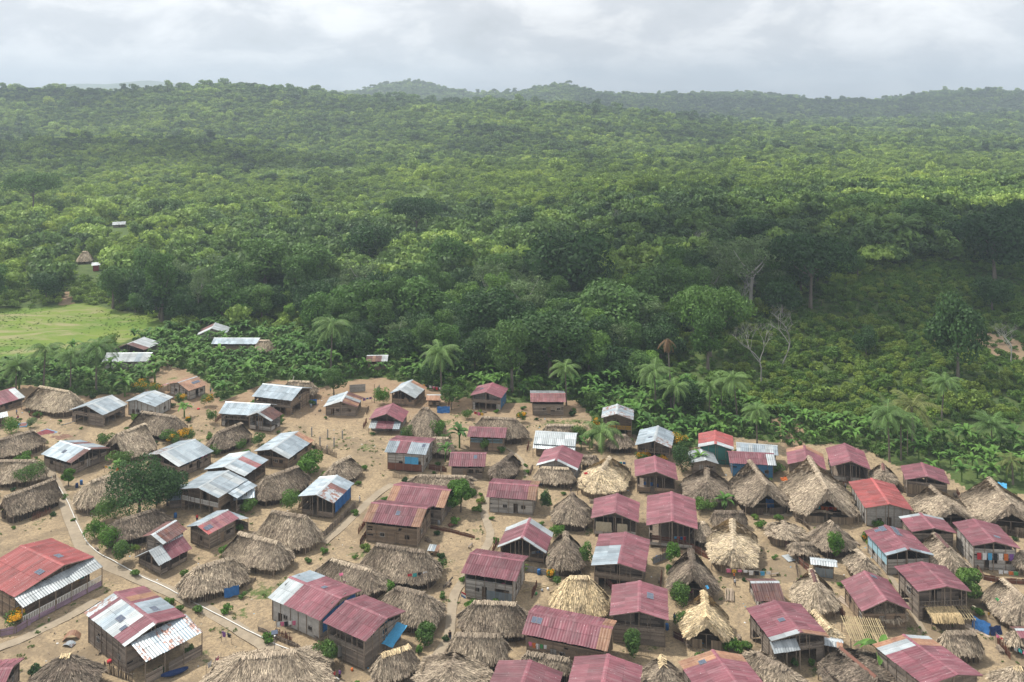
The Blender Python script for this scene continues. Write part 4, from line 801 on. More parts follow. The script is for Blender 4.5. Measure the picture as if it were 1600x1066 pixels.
    if hid == 'e11': panel('curtain', .3, Lk*.42, 1.0, 2.9, 'c_cream', .1, .06); panel('curtain', Lk*.55, Lk*.8, .9, 2.8, 'c_cream', .1, .06)
    if style == 'H': 
        cm_ = MB()
        for i in range(int(Lk*.6/.09)):
            p = W2(i*.09, .07+ru(0, .05)); cm_.bar((p.x, p.y, .9+ru(-.1, .1)), (p.x, p.y, 2.9+ru(-.1, .2)), .08, .04, 0, rnd())
        cm_.build('cane_screen', ['cane'], root)
    if style == 'L':
        for i, mk in enumerate(['c_red', 'c_white', 'c_sky', 'c_black', 'c_white', 'c_orange', 'c_purple']):
            panel('poster', .5+i*.98, .5+i*.98+.75, 2.0, 3.3, mk, .14)
    if hid in ('c12', 'd1'):
        p0q, p1q, nq = walls[second] if hid != 'd2' else walls[front]; p0q = Vector(p0q); p1q = Vector(p1q); nq = Vector(nq); pm = MB(); N_ = 14
        for i in range(N_):
            for j in range(4):
                f = lambda a, b: (lambda P: (P.x, P.y, (rz(p0q.y) if abs(nq.y) > .5 else zmin)-.1-b*.65))(p0q+(p1q-p0q)*(.05+.9*a/N_)+nq*(.15+.07*math.sin(a*1.9+b)+.05*b))
                pm.quad(f(i, j+1), f(i+1, j+1), f(i+1, j), f(i, j), 0, .5+.3*math.sin(i*1.9))
        pm.build('tarp', ['c_blue'], root)
    return root
for h_ in HOUSES: house(*h_)
# ---------------------------------------------------------------- thatched huts
def hut(hid, x, tone, gable, label):
    cx, cy, th, L, W, lr, z, ze = x
    root = empty('thatched_hut', (cx, cy, float(height(cx, cy))), th, label, 'hut')
    FOOT.append((cx, cy, th, L/2+.3, W/2+.3))
    z += .15 if not gable else .7
    z = min(max(z, ze+1.4), ze+W*.62+1.0)
    lr = min(lr, L-1.2)
    p = 4.0 if gable else RNG.uniform(2.6, 3.8)
    ph = RNG.uniform(0, 6.28, 6)
    c_, s_ = math.cos(th), math.sin(th)
    # which end looks at the camera
    near = 1 if (-(c_*cx+s_*cy)) > 0 else -1
    hb_ = RNG.uniform(-.02, .06); rag = RNG.uniform(.02, .05)
    def surf(t, k, eps=0.0):                       # t angle, k 0 eave..1 ridge -> points
        ct, st = np.cos(t), np.sin(t); r = (np.abs(ct)**p+np.abs(st)**p)**(-1/p)
        ex, ey = r*ct*L/2, r*st*W/2
        wob = 1+rag*np.sin(5*t+ph[0])+rag*.7*np.sin(9*t+ph[1])+.018*np.sin(17*t+ph[2])+.012*np.sin(31*t+ph[3])
        ex, ey = ex*wob, ey*wob
        rx = np.clip(ex, -lr/2, lr/2); ry = ey*0
        kk = k
        X = ex+(rx-ex)*kk; Y = ey+(ry-ey)*kk
        bulge = hb_*np.sin(np.pi*kk)-.0
        Z = ze+(z-ze)*(kk+bulge)+.05*np.sin(7*t+3*k*4+ph[3])+.05*np.sin(13*t-5*k+ph[4])
        Z = Z-.16*np.sin(3*t+ph[5])*(1-k)-.14*np.cos(ph[4]+X*.9)*k
        return X, Y, Z
    NT, NK = 72, 9
    t = np.linspace(0, 2*np.pi, NT, endpoint=False)
    V = []
    for k in np.linspace(0, 1, NK): V.append(np.stack(surf(t, k), -1))
    # underside ring
    xx, yy, zz = surf(t, 0.0); V.append(np.stack([xx*.9, yy*.9, zz-.12], -1)); V.append(np.stack([xx*.86, yy*.86, zz+.25], -1))
    V = np.array(V); nk = V.shape[0]
    id_ = np.arange(nk*NT).reshape(nk, NT)
    fr = []
    for k in range(NK-1): fr.append(np.stack([id_[k], np.roll(id_[k], -1), np.roll(id_[k+1], -1), id_[k+1]], -1))
    fr.append(np.stack([np.roll(id_[0], -1), id_[0], id_[NK], np.roll(id_[NK], -1)], -1))
    fr.append(np.stack([np.roll(id_[NK], -1), id_[NK], id_[NK+1], np.roll(id_[NK+1], -1)], -1))
    Fb = np.concatenate(fr); Vb = V.reshape(-1, 3)
    cen = Vb[Fb].mean(1)
    def notch(P):
        if not gable: return np.zeros(len(P), bool)
        nx_ = P[:, 0]*near
        wy = np.abs(P[:, 1]); lim = W*.30*(1-np.clip((P[:, 2]-ze)/((z-ze)*.60), -1, 1.0))
        return (nx_ > L/2-1.0) & (wy < lim)
    keep = ~notch(cen); Fb = Fb[keep]
    Tb = RNG.uniform(.1, .45, len(Fb))
    # straw blades
    area = (L+W)*1.6*math.hypot(W/2, z-ze)*.9
    nb = int(min(9500, area*46))
    tt = RNG.uniform(0, 2*np.pi, nb); kk = RNG.uniform(0, .97, nb)**1.15
    ne = int((L+W)*2.0*9)
    tt = np.concatenate([tt, RNG.uniform(0, 2*np.pi, ne)]); kk = np.concatenate([kk, RNG.uniform(.0, .03, ne)])
    # even out along perimeter by rejection is skipped: superellipse is close to even
    P0 = np.stack(surf(tt, kk), -1); P1 = np.stack(surf(tt, np.clip(kk-.02, -.2, 1)), -1)
    d = P1-P0; d[:, 2] -= .001; d /= np.linalg.norm(d, axis=1, keepdims=True)
    d += RNG.normal(0, .13, d.shape); d /= np.linalg.norm(d, axis=1, keepdims=True)
    out = P0.copy(); out[:, 2] = 0; out[:, 0] *= .7; out /= np.linalg.norm(out, axis=1, keepdims=True)+1e-6
    nrm = out*.7+np.array([0, 0, .7])
    side = np.cross(d, nrm); side /= np.linalg.norm(side, axis=1, keepdims=True)+1e-6
    ln = RNG.uniform(.35, .85, len(tt)); ln[nb:] = RNG.uniform(.25, .7, ne); wd = RNG.uniform(.035, .10, len(tt))[:, None]
    d[nb:, 2] -= .8; d[nb:] /= np.linalg.norm(d[nb:], axis=1, keepdims=True)
    ln = ln[:, None]
    A = P0+nrm*.05-d*ln*.3; B = P0+nrm*RNG.uniform(.04, .11, len(tt))[:, None]+d*ln*.75
    vb = np.stack([A-side*wd, A+side*wd, B+side*wd*.6, B-side*wd*.6], 1)
    kq = ~notch(vb.mean(1)); vb = vb[kq]; nq = len(vb)
    tb = np.clip(RNG.normal(.55, .28, nq), 0, 1.25)
    # ridge bundles
    nr = int(max(lr, .8)*42)
    rx = RNG.uniform(-lr/2-.2, lr/2+.2, nr); sg = np.where(RNG.uniform(size=nr) > .5, 1., -1.)
    q0 = np.stack([rx, sg*0, np.full(nr, z+.22)], -1); q1 = q0+np.stack([RNG.normal(0, .18, nr), sg*RNG.uniform(.35, .75, nr), -RNG.uniform(.25, .55, nr)], -1)
    sd2 = np.array([[.06, 0, 0]]); vr = np.stack([q0-sd2, q0+sd2, q1+sd2, q1-sd2], 1)
    Vall = np.concatenate([Vb, vb.reshape(-1, 3)]); Fall = np.concatenate([Fb, np.arange(nq*4).reshape(-1, 4)+len(Vb)])
    me = npmesh('thatch', Vall, Fall, np.concatenate([Tb, tb]), ['thatch'])
    at = me.attributes.new('age', 'FLOAT', 'FACE'); at.data.foreach_set('value', np.clip(np.full(len(me.polygons), tone)+RNG.normal(0, .12, len(me.polygons)), 0, 2).astype(np.float32))
    ro = bpy.data.objects.new('thatch', me); C.objects.link(ro); ro.parent = root
    me = npmesh('ridge_bundle', vr.reshape(-1, 3), np.arange(nr*4).reshape(-1, 4), RNG.uniform(.3, 1, nr), ['thatch'])
    rt = min(2, tone+RNG.choice([-.25, -.1, .1, .3])); 
    if hid in ('t10', 't46', 't65', 't29'): rt = 1.5
    at = me.attributes.new('age', 'FLOAT', 'FACE'); at.data.foreach_set('value', np.full(len(me.polygons), max(.05, rt), np.float32))
    ro = bpy.data.objects.new('ridge_bundle', me); C.objects.link(ro); ro.parent = root
    if hid in ('t57', 't60', 't52', 't59'):
        mb = MB(); r_ = lr*.9 if hid != 't59' else lr
        for sg_ in (1, -1):
            mb.quad((-r_/2, 0, z+.32), (r_/2, 0, z+.32), (r_/2, sg_*.38, z+.05), (-r_/2, sg_*.38, z+.05), 0, .5)
        mb.build('ridge_sheet', ['b' if hid != 't59' else 'rust_wall'], root)
    # wall of canes with a door gap, posts
    mb = MB(); pw = 3.2 if not gable else 5
    n_ = int((L+W)*2/.34)
    for i in range(n_):
        a = 2*math.pi*(i+rnd()*.4)/n_; ct, st = math.cos(a), math.sin(a); r = (abs(ct)**pw+abs(st)**pw)**(-1/pw)
        X_, Y_ = r*ct*(L/2-.75), r*st*(W/2-.75)
        hh = ze+.5+(ru(-.15, .05))
        if gable and X_*near > L/2-1.2: hh = 1.5 if abs(Y_) > .7 else 0
        if hh <= 0: continue
        mb.bar((X_, Y_, 0), (X_+ru(-.03, .03), Y_+ru(-.03, .03), hh), .30, .05 if i % 3 else .12, 0, rnd())
    mb.build('wall', ['cane' if tone > .5 else 'dark_wood'], root)
    mb = MB()
    for a, b in ((-1, -1), (-1, 1), (1, -1), (1, 1), (near, 0)):
        mb.tube([(a*(L/2-1.0), b*(W/2-.9), 0), (a*(L/2-1.0), b*(W/2-.9), ze+.4)], .09, 6, 0, rnd())
    q_ = [(-1, -1), (1, -1), (1, 1), (-1, 1), (-1, -1)]
    for (a, b), (c, d) in zip(q_[:-1], q_[1:]): mb.bar((a*(L/2-1.0), b*(W/2-.9), ze+.3), (c*(L/2-1.0), d*(W/2-.9), ze+.3), .09, .09, 0, .4)
    if gable:
        for sg_ in (1, -1):
            mb.tube([(near*(L/2-.55), sg_*W*.32, ze-.1), (near*(L/2-.7), 0, ze+(z-ze)*.66)], .07, 6, 0, .6)
    mb.build('frame', ['post'], root)
    return root
for h_ in HUTS: hut(*h_)
# ---------------------------------------------------------------- paths, pipe, fences and yard things
def at_z(px, py, z):
    Y = F*(CAMZ-z)/(py-PCY); return Vector(((px-PCX)/F*Y, Y, z))
def smooth_line(pts, n=6):
    P = [Vector(p) for p in pts]; out = []
    for i in range(len(P)-1):
        a, b, c, d = P[max(i-1, 0)], P[i], P[i+1], P[min(i+2, len(P)-1)]
        for j in range(n):
            t = j/n; out.append(.5*((2*b)+(c-a)*t+(2*a-5*b+4*c-d)*t*t+(3*b-a-3*c+d)*t**3))
    out.append(P[-1]); return out
def gz(x, y): return float(height(x, y))
def path(pts, w_, mk='path', kerb=True):
    L = smooth_line([ground(*p) for p in pts]); mb = MB()
    N = len(L); lv = []
    for i, p in enumerate(L):
        d = (L[min(i+1, N-1)]-L[max(i-1, 0)]); d.z = 0; d.normalize(); n = Vector((-d.y, d.x, 0)); w2 = w_/2*(1+.04*math.sin(i*1.7)); h = gz(p.x, p.y)+.09
        lv.append((p+n*w2, p-n*w2, h, n))
    for i in range(N-1):
        a, b, h, n = lv[i]; c, d, h2, n2 = lv[i+1]; t = ru(.3, .7)
        mb.quad((a.x, a.y, h), (b.x, b.y, h), (d.x, d.y, h2), (c.x, c.y, h2), 0, t)
        for u, v in ((a, c), (b, d)):
            mb.quad((u.x, u.y, h), (v.x, v.y, h2), (v.x, v.y, h2-.3), (u.x, u.y, h-.3), 1, t)
    o = mb.build('path', [mk, 'kerb']); tag(o, kind='structure'); return o
path([(70, 722), (80, 745), (98, 780), (116, 825), (130, 856), (160, 880), (240, 914), (300, 942), (345, 966), (400, 1000), (450, 1030), (520, 1068), (570, 1100)], 2.5)
path([(-60, 1036), (0, 1012), (50, 992), (95, 970), (130, 951), (150, 938)], 2.0)
path([(614, 757), (587, 775), (560, 800), (530, 828), (505, 849)], 1.9)
path([(765, 775), (757, 800), (762, 820), (766, 835), (760, 855), (735, 890), (722, 910), (710, 930), (705, 960), (702, 990), (690, 1015), (675, 1033), (645, 1062), (615, 1090)], 1.7)
path([(1190, 803), (1260, 806), (1340, 812), (1400, 822)], 1.3)
path([(1388, 896), (1410, 930), (1445, 990)], 1.0)
path([(740, 690), (790, 700), (815, 720), (822, 745)], .8)
pl = smooth_line([ground(*p) for p in [(80, 746), (100, 775), (110, 795), (118, 814), (135, 847), (155, 866), (190, 885), (207, 894), (252, 916), (300, 942), (400, 993), (450, 1016), (497, 1041), (530, 1064)]])
mb = MB(); mb.tube([(p.x, p.y, gz(p.x, p.y)+.2) for p in pl], .09, 6, 0, .5); tag(mb.build('water_pipe', ['pipe'], None, True), 'long white water pipe snaking along the main concrete path', 'pipe')
def fence(pts, h, kind, label):
    P = [Vector(ground(*p)) for p in pts]; mb = MB(); pb = MB()
    r = empty('fence', tuple(P[0]), 0, label, 'fence'); o = P[0]
    for a, b in zip(P[:-1], P[1:]):
        L = (b-a).length; d = (b-a)/L; n = Vector((-d.y, d.x, 0))
        if kind == 'stick':
            k = int(L/.16)
            for i in range(k):
                p = a+d*(i*.16)-o+n*ru(-.05, .05); hh = h*ru(.6, 1.15); mb.bar((p.x, p.y, p.z-.1), (p.x+ru(-.1, .1), p.y+ru(-.08, .08), p.z+hh), ru(.05, .10), .06, 0, rnd())
        elif kind == 'plank':
            k = int(L/.24)
            for i in range(k):
                p = a+d*(i*.24)-o+n*ru(-.02, .02); q = p+d*.2; hh = h*ru(.85, 1.1); mb.hexa([(p.x, p.y, p.z-.05), (q.x, q.y, q.z-.05), (q.x+n.x*.04, q.y+n.y*.04, q.z-.05), (p.x+n.x*.04, p.y+n.y*.04, p.z-.05), (p.x, p.y, p.z+hh), (q.x, q.y, q.z+hh), (q.x+n.x*.04, q.y+n.y*.04, q.z+hh), (p.x+n.x*.04, p.y+n.y*.04, p.z+hh)], 0, rnd())
        else:
            k = max(2, int(L/.12))
            for i in range(k):
                p = a+d*(L*i/k)-o+n*(.03*(i % 2)); q = a+d*(L*(i+1)/k)-o+n*(.03*((i+1) % 2)); hh = h*(1+.08*math.sin(i//8*2.3)); mb.quad((p.x, p.y, p.z-.05), (q.x, q.y, q.z-.05), (q.x, q.y, q.z+hh), (p.x, p.y, p.z+hh), 0, .3+.4*((i//8) % 3)/2)
        for i in range(int(L/2)+1):
            p = a+d*min(L, i*2.0)-o-n*.06; pb.bar((p.x, p.y, p.z-.1), (p.x+ru(-.05, .05), p.y, p.z+h+.15), .09, .09, 0, rnd())
        pb.bar(tuple(a-o-n*.06+Vector((0, 0, h*.7))), tuple(b-o-n*.06+Vector((0, 0, h*.7))), .05, .05, 0, .5)
    mk = {'stick': 'dark_wood', 'plank': 'plank', 'rust': 'rust_wall', 'brown': 'b', 'cloth': 'plank_purple', 'tin': 'g', 'net': 'c_grey'}[kind]
    mb.build('panel', [mk], r); pb.build('post_row', ['post'], r)
for f in [([(485, 700), (505, 708), (527, 716)], 1.6, 'stick', 'dark stick fence behind the bright green lone tree'), ([(163, 1050), (185, 1058), (208, 1066)], 1.7, 'stick', 'dark palisade with blue things at the bottom left hut'), ([(503, 843), (530, 818), (556, 792)], 1.4, 'plank', 'upright plank fence along the diagonal path'),
          ([(0, 995), (25, 990), (48, 976)], 1.2, 'cloth', 'purplish cloth fence round the garden in the lower left'), ([(404, 986), (437, 1002), (470, 1016)], .8, 'plank', 'low plank retaining fence left of the pink and white roof'), ([(1018, 846), (1060, 852), (1085, 862), (1110, 876)], 1.3, 'rust', 'rust brown sheet fence left of the longest bright straw hut'),
          ([(940, 903), (950, 915), (958, 924)], 1.3, 'rust', 'short rusty fence right behind the yellow straw hut'), ([(1052, 996), (1070, 1005), (1086, 1013)], 1.1, 'brown', 'brown sheet planter fence left of the yellow straw gable'), ([(1200, 842), (1218, 850), (1236, 860)], 1.3, 'brown', 'dark red corrugated fence before the bright blue tarp'), ([(1248, 880), (1256, 888), (1264, 894)], 1.3, 'rust', 'rust fence beside the dirty white shed'),
          ([(1520, 878), (1537, 906), (1570, 912), (1605, 914)], 1.0, 'rust', 'low rust fence round the yard of the shop house'), ([(672, 826), (705, 832), (742, 842)], .7, 'rust', 'low rusty border right of the tall twin pink roofs'), ([(562, 852), (568, 842), (576, 832)], 1.0, 'rust', 'narrow rusty screen left of the tall plank house'), ([(583, 934), (600, 924), (618, 912)], .9, 'rust', 'rusty planter screen with the little bush'),
          ([(670, 733), (684, 736), (698, 738)], 1.2, 'rust', 'small rusty gate sheet beside the blue tarp front'), ([(1572, 836), (1590, 840), (1615, 842)], 1.8, 'stick', 'tall stick fence at the right edge under the huge thatch'), ([(1020, 882), (1035, 876), (1048, 870)], 1.3, 'net', 'grey net fence of the yard above the grey hut'), ([(818, 892), (840, 896), (862, 902), (882, 898)], 1.1, 'net', 'grey cloth fence round the garden of the round brown hut'), ([(1245, 815), (1258, 822), (1266, 830)], 1.3, 'stick', 'stick fence between small straw hut and solar tipped hut'), ([(1400, 765), (1418, 772), (1440, 776)], 1.4, 'stick', 'stick fence under the cane walled house'), ([(360, 905), (385, 915), (402, 905)], .5, 'plank', 'very low plank edge before the blue side tarp hut'), ([(1300, 748), (1330, 752), (1360, 756)], 1.0, 'plank', 'rail fence below the open house with pale ridge')]: fence(*f)
# clotheslines and washing
CCOL = {'c_blue': 'blue', 'c_white': 'white', 'c_red': 'red', 'c_pink': 'pink', 'c_yellow': 'yellow', 'c_orange': 'orange', 'c_teal': 'teal', 'c_black': 'black', 'c_purple': 'purple', 'c_navy': 'navy', 'c_green': 'green', 'c_cream': 'cream', 'c_sky': 'bright blue', 'c_grey': 'grey'}
def garment(a, b, mk, label, group, drop):
    mb = MB(); n = 4; d = b-a; nn = Vector((-d.y, d.x, 0)).normalized()
    ph = ru(0, 6)
    def P(i, j):
        s = i/n; f = .04*math.sin(s*9+ph+j)*j; wd = 1 if j != 1 else 1.0
        q = a+d*s+Vector((0, 0, -drop*j/3-.03))+nn*f*.6; q.z += (.05*math.sin(i*2.1+ph) if j == 3 else 0); return tuple(q)
    for i in range(n):
        for j in range(3): mb.quad(P(i, j), P(i+1, j), P(i+1, j+1), P(i, j+1), 0, .5+.2*math.sin(i+j))
    if drop > .7: mb.quad(P(0, 0), tuple(Vector(P(0, 0))-d.normalized()*.16-Vector((0, 0, .25))), tuple(Vector(P(0, 1))-d.normalized()*.10-Vector((0, 0, .1))), P(0, 1), 0, .5)
    tag(mb.build('garment', [mk]), label, 'garment', group)
def line(p1, p2, where, cols, z=1.7, posts=True, roof=False):
    a = at_z(p1[0], p1[1], z); b = at_z(p2[0], p2[1], z)
    if posts:
        r = empty('clothesline', (a.x, a.y, gz(a.x, a.y)), 0, 'clothesline '+where, 'clothesline')
        for q in (a, b):
            mb = MB(); mb.tube([(q.x-a.x, q.y-a.y, -.1), (q.x-a.x+.03, q.y-a.y, z+.12)], .045, 5, 0, .5); mb.build('post', ['post'], r)
        mb = MB(); mb.tube([(0, 0, z), tuple((b-a)/2+Vector((0, 0, z-.08))), (b.x-a.x, b.y-a.y, z)], .012, 4, 0, .5); mb.build('rope', ['white_paint'], r)
    L = (b-a).length; n = len(cols); d = (b-a)/L; w_ = min(.75, L/n*.8)
    for i, c in enumerate(cols):
        s = (i+.5)/n*L; q = a+d*(s-w_/2); q.z -= .08*(1-abs(2*s/L-1)); e = q+d*w_
        garment(q, e, c, '%s garment on the line %s' % (CCOL[c], where), 'washing on the line %s' % where, ru(.45, .95))
W_, B_, P_, Y_, K_, R_c, T_, O_ = 'c_white', 'c_blue', 'c_pink', 'c_yellow', 'c_black', 'c_red', 'c_teal', 'c_orange'
line((432, 972), (487, 966), 'left of the long pink and white roof', [W_, P_, K_, W_, P_, W_, W_, P_, O_])
line((536, 908), (580, 914), 'over the low brown hut', [P_, W_, R_c, B_, Y_, W_, B_], 2.6)
line((346, 985), (362, 990), 'beside the curve of the main path', ['c_purple', K_])
line((322, 1038), (345, 1022), 'in the bottom left yard by the navy trough', [W_, P_])
line((567, 622), (581, 620), 'right of the half rusty roof', ['c_purple', B_, 'c_purple'])
line((730, 640), (756, 645), 'below the pink house with the blue wall', [R_c, K_, R_c, P_, Y_])
line((1134, 888), (1205, 893), 'below the longest bright straw hut', [P_, Y_, P_, W_, W_, K_, 'c_sky', W_])
line((985, 980), (1026, 984), 'in front of the pink roofed plank house with solar panel', [Y_, 'c_grey', P_, T_, W_], 1.9)
line((1560, 890), (1592, 893), 'in the yard of the shop house', [W_, W_, O_, 'c_green'])
line((1556, 990), (1612, 1025), 'at the right edge near the pink shed', [P_, R_c, W_, K_, W_, T_, P_, 'c_purple'])
line((163, 727), (186, 731), 'below the gabled thatch with bundled ridge', [Y_, 'c_green', 'c_green', O_])
line((962, 720), (978, 722), 'right of the big fresh straw hut', [B_, T_, B_])
line((290, 722), (326, 708), 'under the eave of the long grey roof', [B_, W_, 'c_navy', B_, P_, P_], 2.4, False)
line((828, 752), (850, 756), 'inside the white ended pink gable porch', [W_, K_], 1.8)
line((742, 905), (790, 911), 'under the eave beside the central path', [W_, 'c_grey', P_, 'c_grey', W_, K_, P_], 3.0, False)
line((826, 1002), (855, 1008), 'under the eave of the longest pink roof', [P_, O_, W_, 'c_green', W_], 2.9, False)
line((636, 897), (668, 892), 'under the eave of the tall plank house', [R_c, T_, K_, W_], 3.2, False)
line((1390, 1046), (1412, 1060), 'below the big banana plant', [W_, Y_, B_, 'c_green'])
line((1053, 838), (1072, 838), 'before the large pink roof with grey ridge strip', ['c_sky', R_c, B_, R_c], 1.6)
line((100, 905), (140, 893), 'on the railed porch of the bright red roof', [O_, R_c, Y_, T_, K_], 3.2, False)
line((660, 600), (690, 606), 'at the tiny rusty lean-to', [Y_, K_, W_, P_, R_c, W_])
line((830, 862), (852, 858), 'before the small garden of the white edged gable', ['c_grey', B_, 'c_grey'])
line((1276, 790), (1308, 792), 'in the entrance of the tallest gabled thatch', [T_, O_, O_, R_c, O_], 2.0)
def drape(px, py, z, w_, h_, mk, label, yaw=0, slope=.25, name='tarp'):
    c = at_z(px, py, z); mb = MB(); n, m_ = 10, 6
    def P(i, j):
        u = (i/n-.5)*w_; v = (j/m_-.5)*h_
        q = Vector((u, v*math.cos(slope), v*math.sin(slope)+.06*math.sin(i*1.3+j)+.05*math.sin(j*2.1-i*.7)-.10*math.cos(u/w_*3.0)))
        return (q.x, q.y, q.z)
    for i in range(n):
        for j in range(m_): mb.quad(P(i, j), P(i+1, j), P(i+1, j+1), P(i, j+1), 0, .5+.25*math.sin(i*1.7+j))
    o = mb.build(name, [mk]); o.location = tuple(c); o.rotation_euler = (0, 0, yaw); return tag(o, label, name)
drape(608, 988, 2.9, 4.4, 4.2, 'c_sky', 'bright blue tarp spread on the porch of the plain pink roof', -.5, .35)
drape(1226, 843, 1.1, 3.0, 2.2, 'c_sky', 'bright blue tarp bulging from the small straw hut', 0, 1.2)
drape(362, 924, 1.2, 2.6, 1.6, 'c_blue', 'blue tarp closing the right side of the hut beside the pipe', .5, 1.35)
drape(1203, 786, 1.0, 1.8, 1.8, 'c_blue', 'blue tarp at the front of the middle tall peak', 0, 1.3)
drape(1533, 977, 1.0, 2.8, 1.8, 'c_blue', 'blue net hung on the right of the straw covered rack', -.9, 1.2); drape(1556, 985, .8, 2.2, 1.4, 'c_navy', 'navy cloth hung beside the blue net', .2, 1.2)
drape(1566, 758, 1.8, 1.8, 1.4, 'c_sky', 'blue tarp behind the rightmost huge thatch', -.5, .5); drape(490, 628, .9, 1.8, 1.6, 'c_blue', 'blue tarp heap beside the tall blue grey roofed house', .2, .9); drape(693, 640, 1.0, 3.6, 1.8, 'c_blue', 'blue tarps hung below the tiny rusty lean-to', 0, 1.2)
drape(1558, 936, 3.3, .6, .5, 'c_green', 'green shirt drying on the right edge thatch', .3, .5, 'garment'); drape(1568, 942, 3.2, .8, .6, 'c_sky', 'blue shirt drying on the right edge thatch', .8, .5, 'garment'); drape(1573, 950, 2.9, .6, .5, 'c_white', 'white cloth drying on the right edge thatch', .1, .5, 'garment')
drape(533, 897, 3.3, .7, .5, 'c_pink', 'pink cloth drying on the low brown hut', .3, .5, 'garment'); drape(915, 739, 3.6, .9, .5, 'c_red', 'red cloth on the left flank of the bright straw hut', .3, .5, 'garment'); drape(1105, 917, 3.4, .5, .6, 'c_sky', 'pale blue rag on the grey hut with pale ridge pole', .3, .6, 'garment'); drape(1225, 748, 4.0, 1.6, .8, 'c_orange', 'orange patch of cloth on the left flank of the tallest thatch', .3, .8, 'garment')
# drying mats
def matt(px, py, w_, h_, yaw, mk, label):
    X, Y, Z = ground(px, py); mb = MB(); N = 10
    for i in range(N):
        for j in range(N): 
            a, b = (i/N-.5)*w_, (j/N-.5)*h_; mb.quad((a, b, .05+.02*rnd()), (a+w_/N, b, .05+.02*rnd()), (a+w_/N, b+h_/N, .05+.02*rnd()), (a, b+h_/N, .05+.02*rnd()), 0, rnd())
    r = empty('drying_mat', (X, Y, Z), yaw, label, 'drying mat'); 
    sh = MB(); sh.box(-w_/2-.25, w_/2+.25, -h_/2-.25, h_/2+.25, .02, .04, 0, .5); sh.build('sheet', ['c_sky'], r); mb.build('beans', [mk], r)
matt(70, 677, 4.2, 3.8, -.5, 'red_beans', 'drying sheet with dark red beans beside the left edge thatch'); matt(98, 683, 7.0, 3.6, -.45, 'cocoa_pale', 'drying sheet with brown beans above the rust streaked pale roof'); matt(36, 664, 2.0, 2.6, .3, 'cocoa', 'small drying sheet beside the left edge bush')
# plain yard objects
def barrel(px, py, mk, label, h=.95, r=.32, name='barrel', z=0):
    X, Y, Z = ground(px, py); q = empty(name, (X, Y, Z+z), 0, label, name)
    mb = MB(); mb.tube([(0, 0, 0), (0, 0, h*.08), (0, 0, h*.33), (0, 0, h*.36), (0, 0, h*.64), (0, 0, h*.67), (0, 0, h*.92), (0, 0, h)], [r*.9, r, r, r*1.05, r*1.05, r, r, r*.92], 14, 0, .5); mb.build('drum', [mk], q, True)
    mb = MB(); mb.tube([(0, 0, h), (0, 0, h+.04)], [r*.85, r*.8], 14, 0, .8); mb.build('lid', [mk], q)
for a in ((120, 762, 'c_navy', 'navy barrel left of the pair beside the yellowish thatch'), (127, 757, 'c_blue', 'blue barrel right of the pair beside the yellowish thatch'), (274, 809, 'c_blue', 'blue barrel on the sand below the big balcony house'), (1042, 984, 'c_blue', 'blue barrel right of the plank house with solar panel'), (475, 632, 'c_white', 'white drum beside the tall blue grey roofed house'), (486, 637, 'c_grey', 'grey drum next to the white drum'), (1008, 760, 'c_blue', 'left blue barrel inside the open pink house'), (1018, 761, 'c_blue', 'middle blue barrel inside the open pink house'), (1027, 763, 'c_navy', 'right barrel inside the open pink house'), (1027, 877, 'c_blue', 'blue barrel in the yard above the grey pole hut'), (842, 898, 'c_blue', 'blue barrel in the garden of the white edged gable'), (628, 680, 'c_blue', 'blue barrel at the corner of the double pink porch house'), (686, 820, 'c_grey', 'grey metal drum behind the tall twin pink roofs')): barrel(a[0], a[1], a[2], a[3])
for a in ((550, 1048, 'c_orange', 'orange bucket on the sand near the path fork'), (178, 1030, 'c_white', 'pale basin in front of the patchwork house'), (171, 1035, 'c_red', 'red basin in front of the patchwork house'), (87, 641, 'c_blue', 'blue basin under the broad pale hut'), (838, 929, 'c_green', 'green bucket in the yard behind the longest pink roof'), (856, 922, 'c_white', 'white bucket in the yard behind the longest pink roof'), (847, 924, 'c_grey', 'grey pot in the yard behind the longest pink roof'), (310, 1000-360, 'c_red', 'red tub by the narrow dirt path'), (1080, 925, 'c_pink', 'pink tub in the entrance of the grey pole hut'), (1522, 951, 'c_cream', 'cream basin beside the straw covered rack')):
    barrel(a[0], a[1], a[2], a[3], .35, .38 if 'basin' in a[3] or 'tub' in a[3] else .2, 'basin' if 'basin' in a[3] else ('tub' if 'tub' in a[3] else ('pot' if 'pot' in a[3] else 'bucket')))
def poles(px, py, n, L, yaw, r, mk, label, name='timber_stack', cat='timber', spread=.2, box=False):
    X, Y, Z = ground(px, py); q = empty(name, (X, Y, Z), yaw, label, cat)
    for i in range(n):
        lay = i//6; k = i % 6; y = (k-2.5 if n > 5 else k-n/2)*spread*(1+ru(-.05, .05)); z = r+lay*r*1.8; mb = MB(); a = ru(-.15, .15)
        if box: mb.box(-L/2+a, L/2+a, y-.1, y+.1, z-.03, z+.03, 0, rnd())
        else: mb.tube([(-L/2+a, y, z+.02), (L/2+a, y+ru(-.05, .05), z+.02)], [r, r*.8], 6, 0, rnd())
        mb.build('plank' if box else 'pole', [mk], q)
poles(1140, 932, 17, 4.0, 1.35, .08, 'timber', 'stack of pale timber poles beside the yellow straw gable', spread=.26); poles(843, 917, 2, 6.5, .35, .06, 'bamboo', 'two long bamboo poles on the ground behind the longest pink roof', 'bamboo_poles', 'poles', .5)
poles(1324, 944, 8, 4.2, 1.95, .06, 'timber', 'weathered planks lying left of the thatch fringed pink roof', box=True, spread=.22); poles(1529, 986, 6, 4.0, 2.3, .05, 'timber', 'pale boards lying below the blue net', box=True, spread=.2); poles(699, 911, 1, 3.6, 1.15, .14, 'bark', 'single log lying between thatch and central path', 'log', 'log')
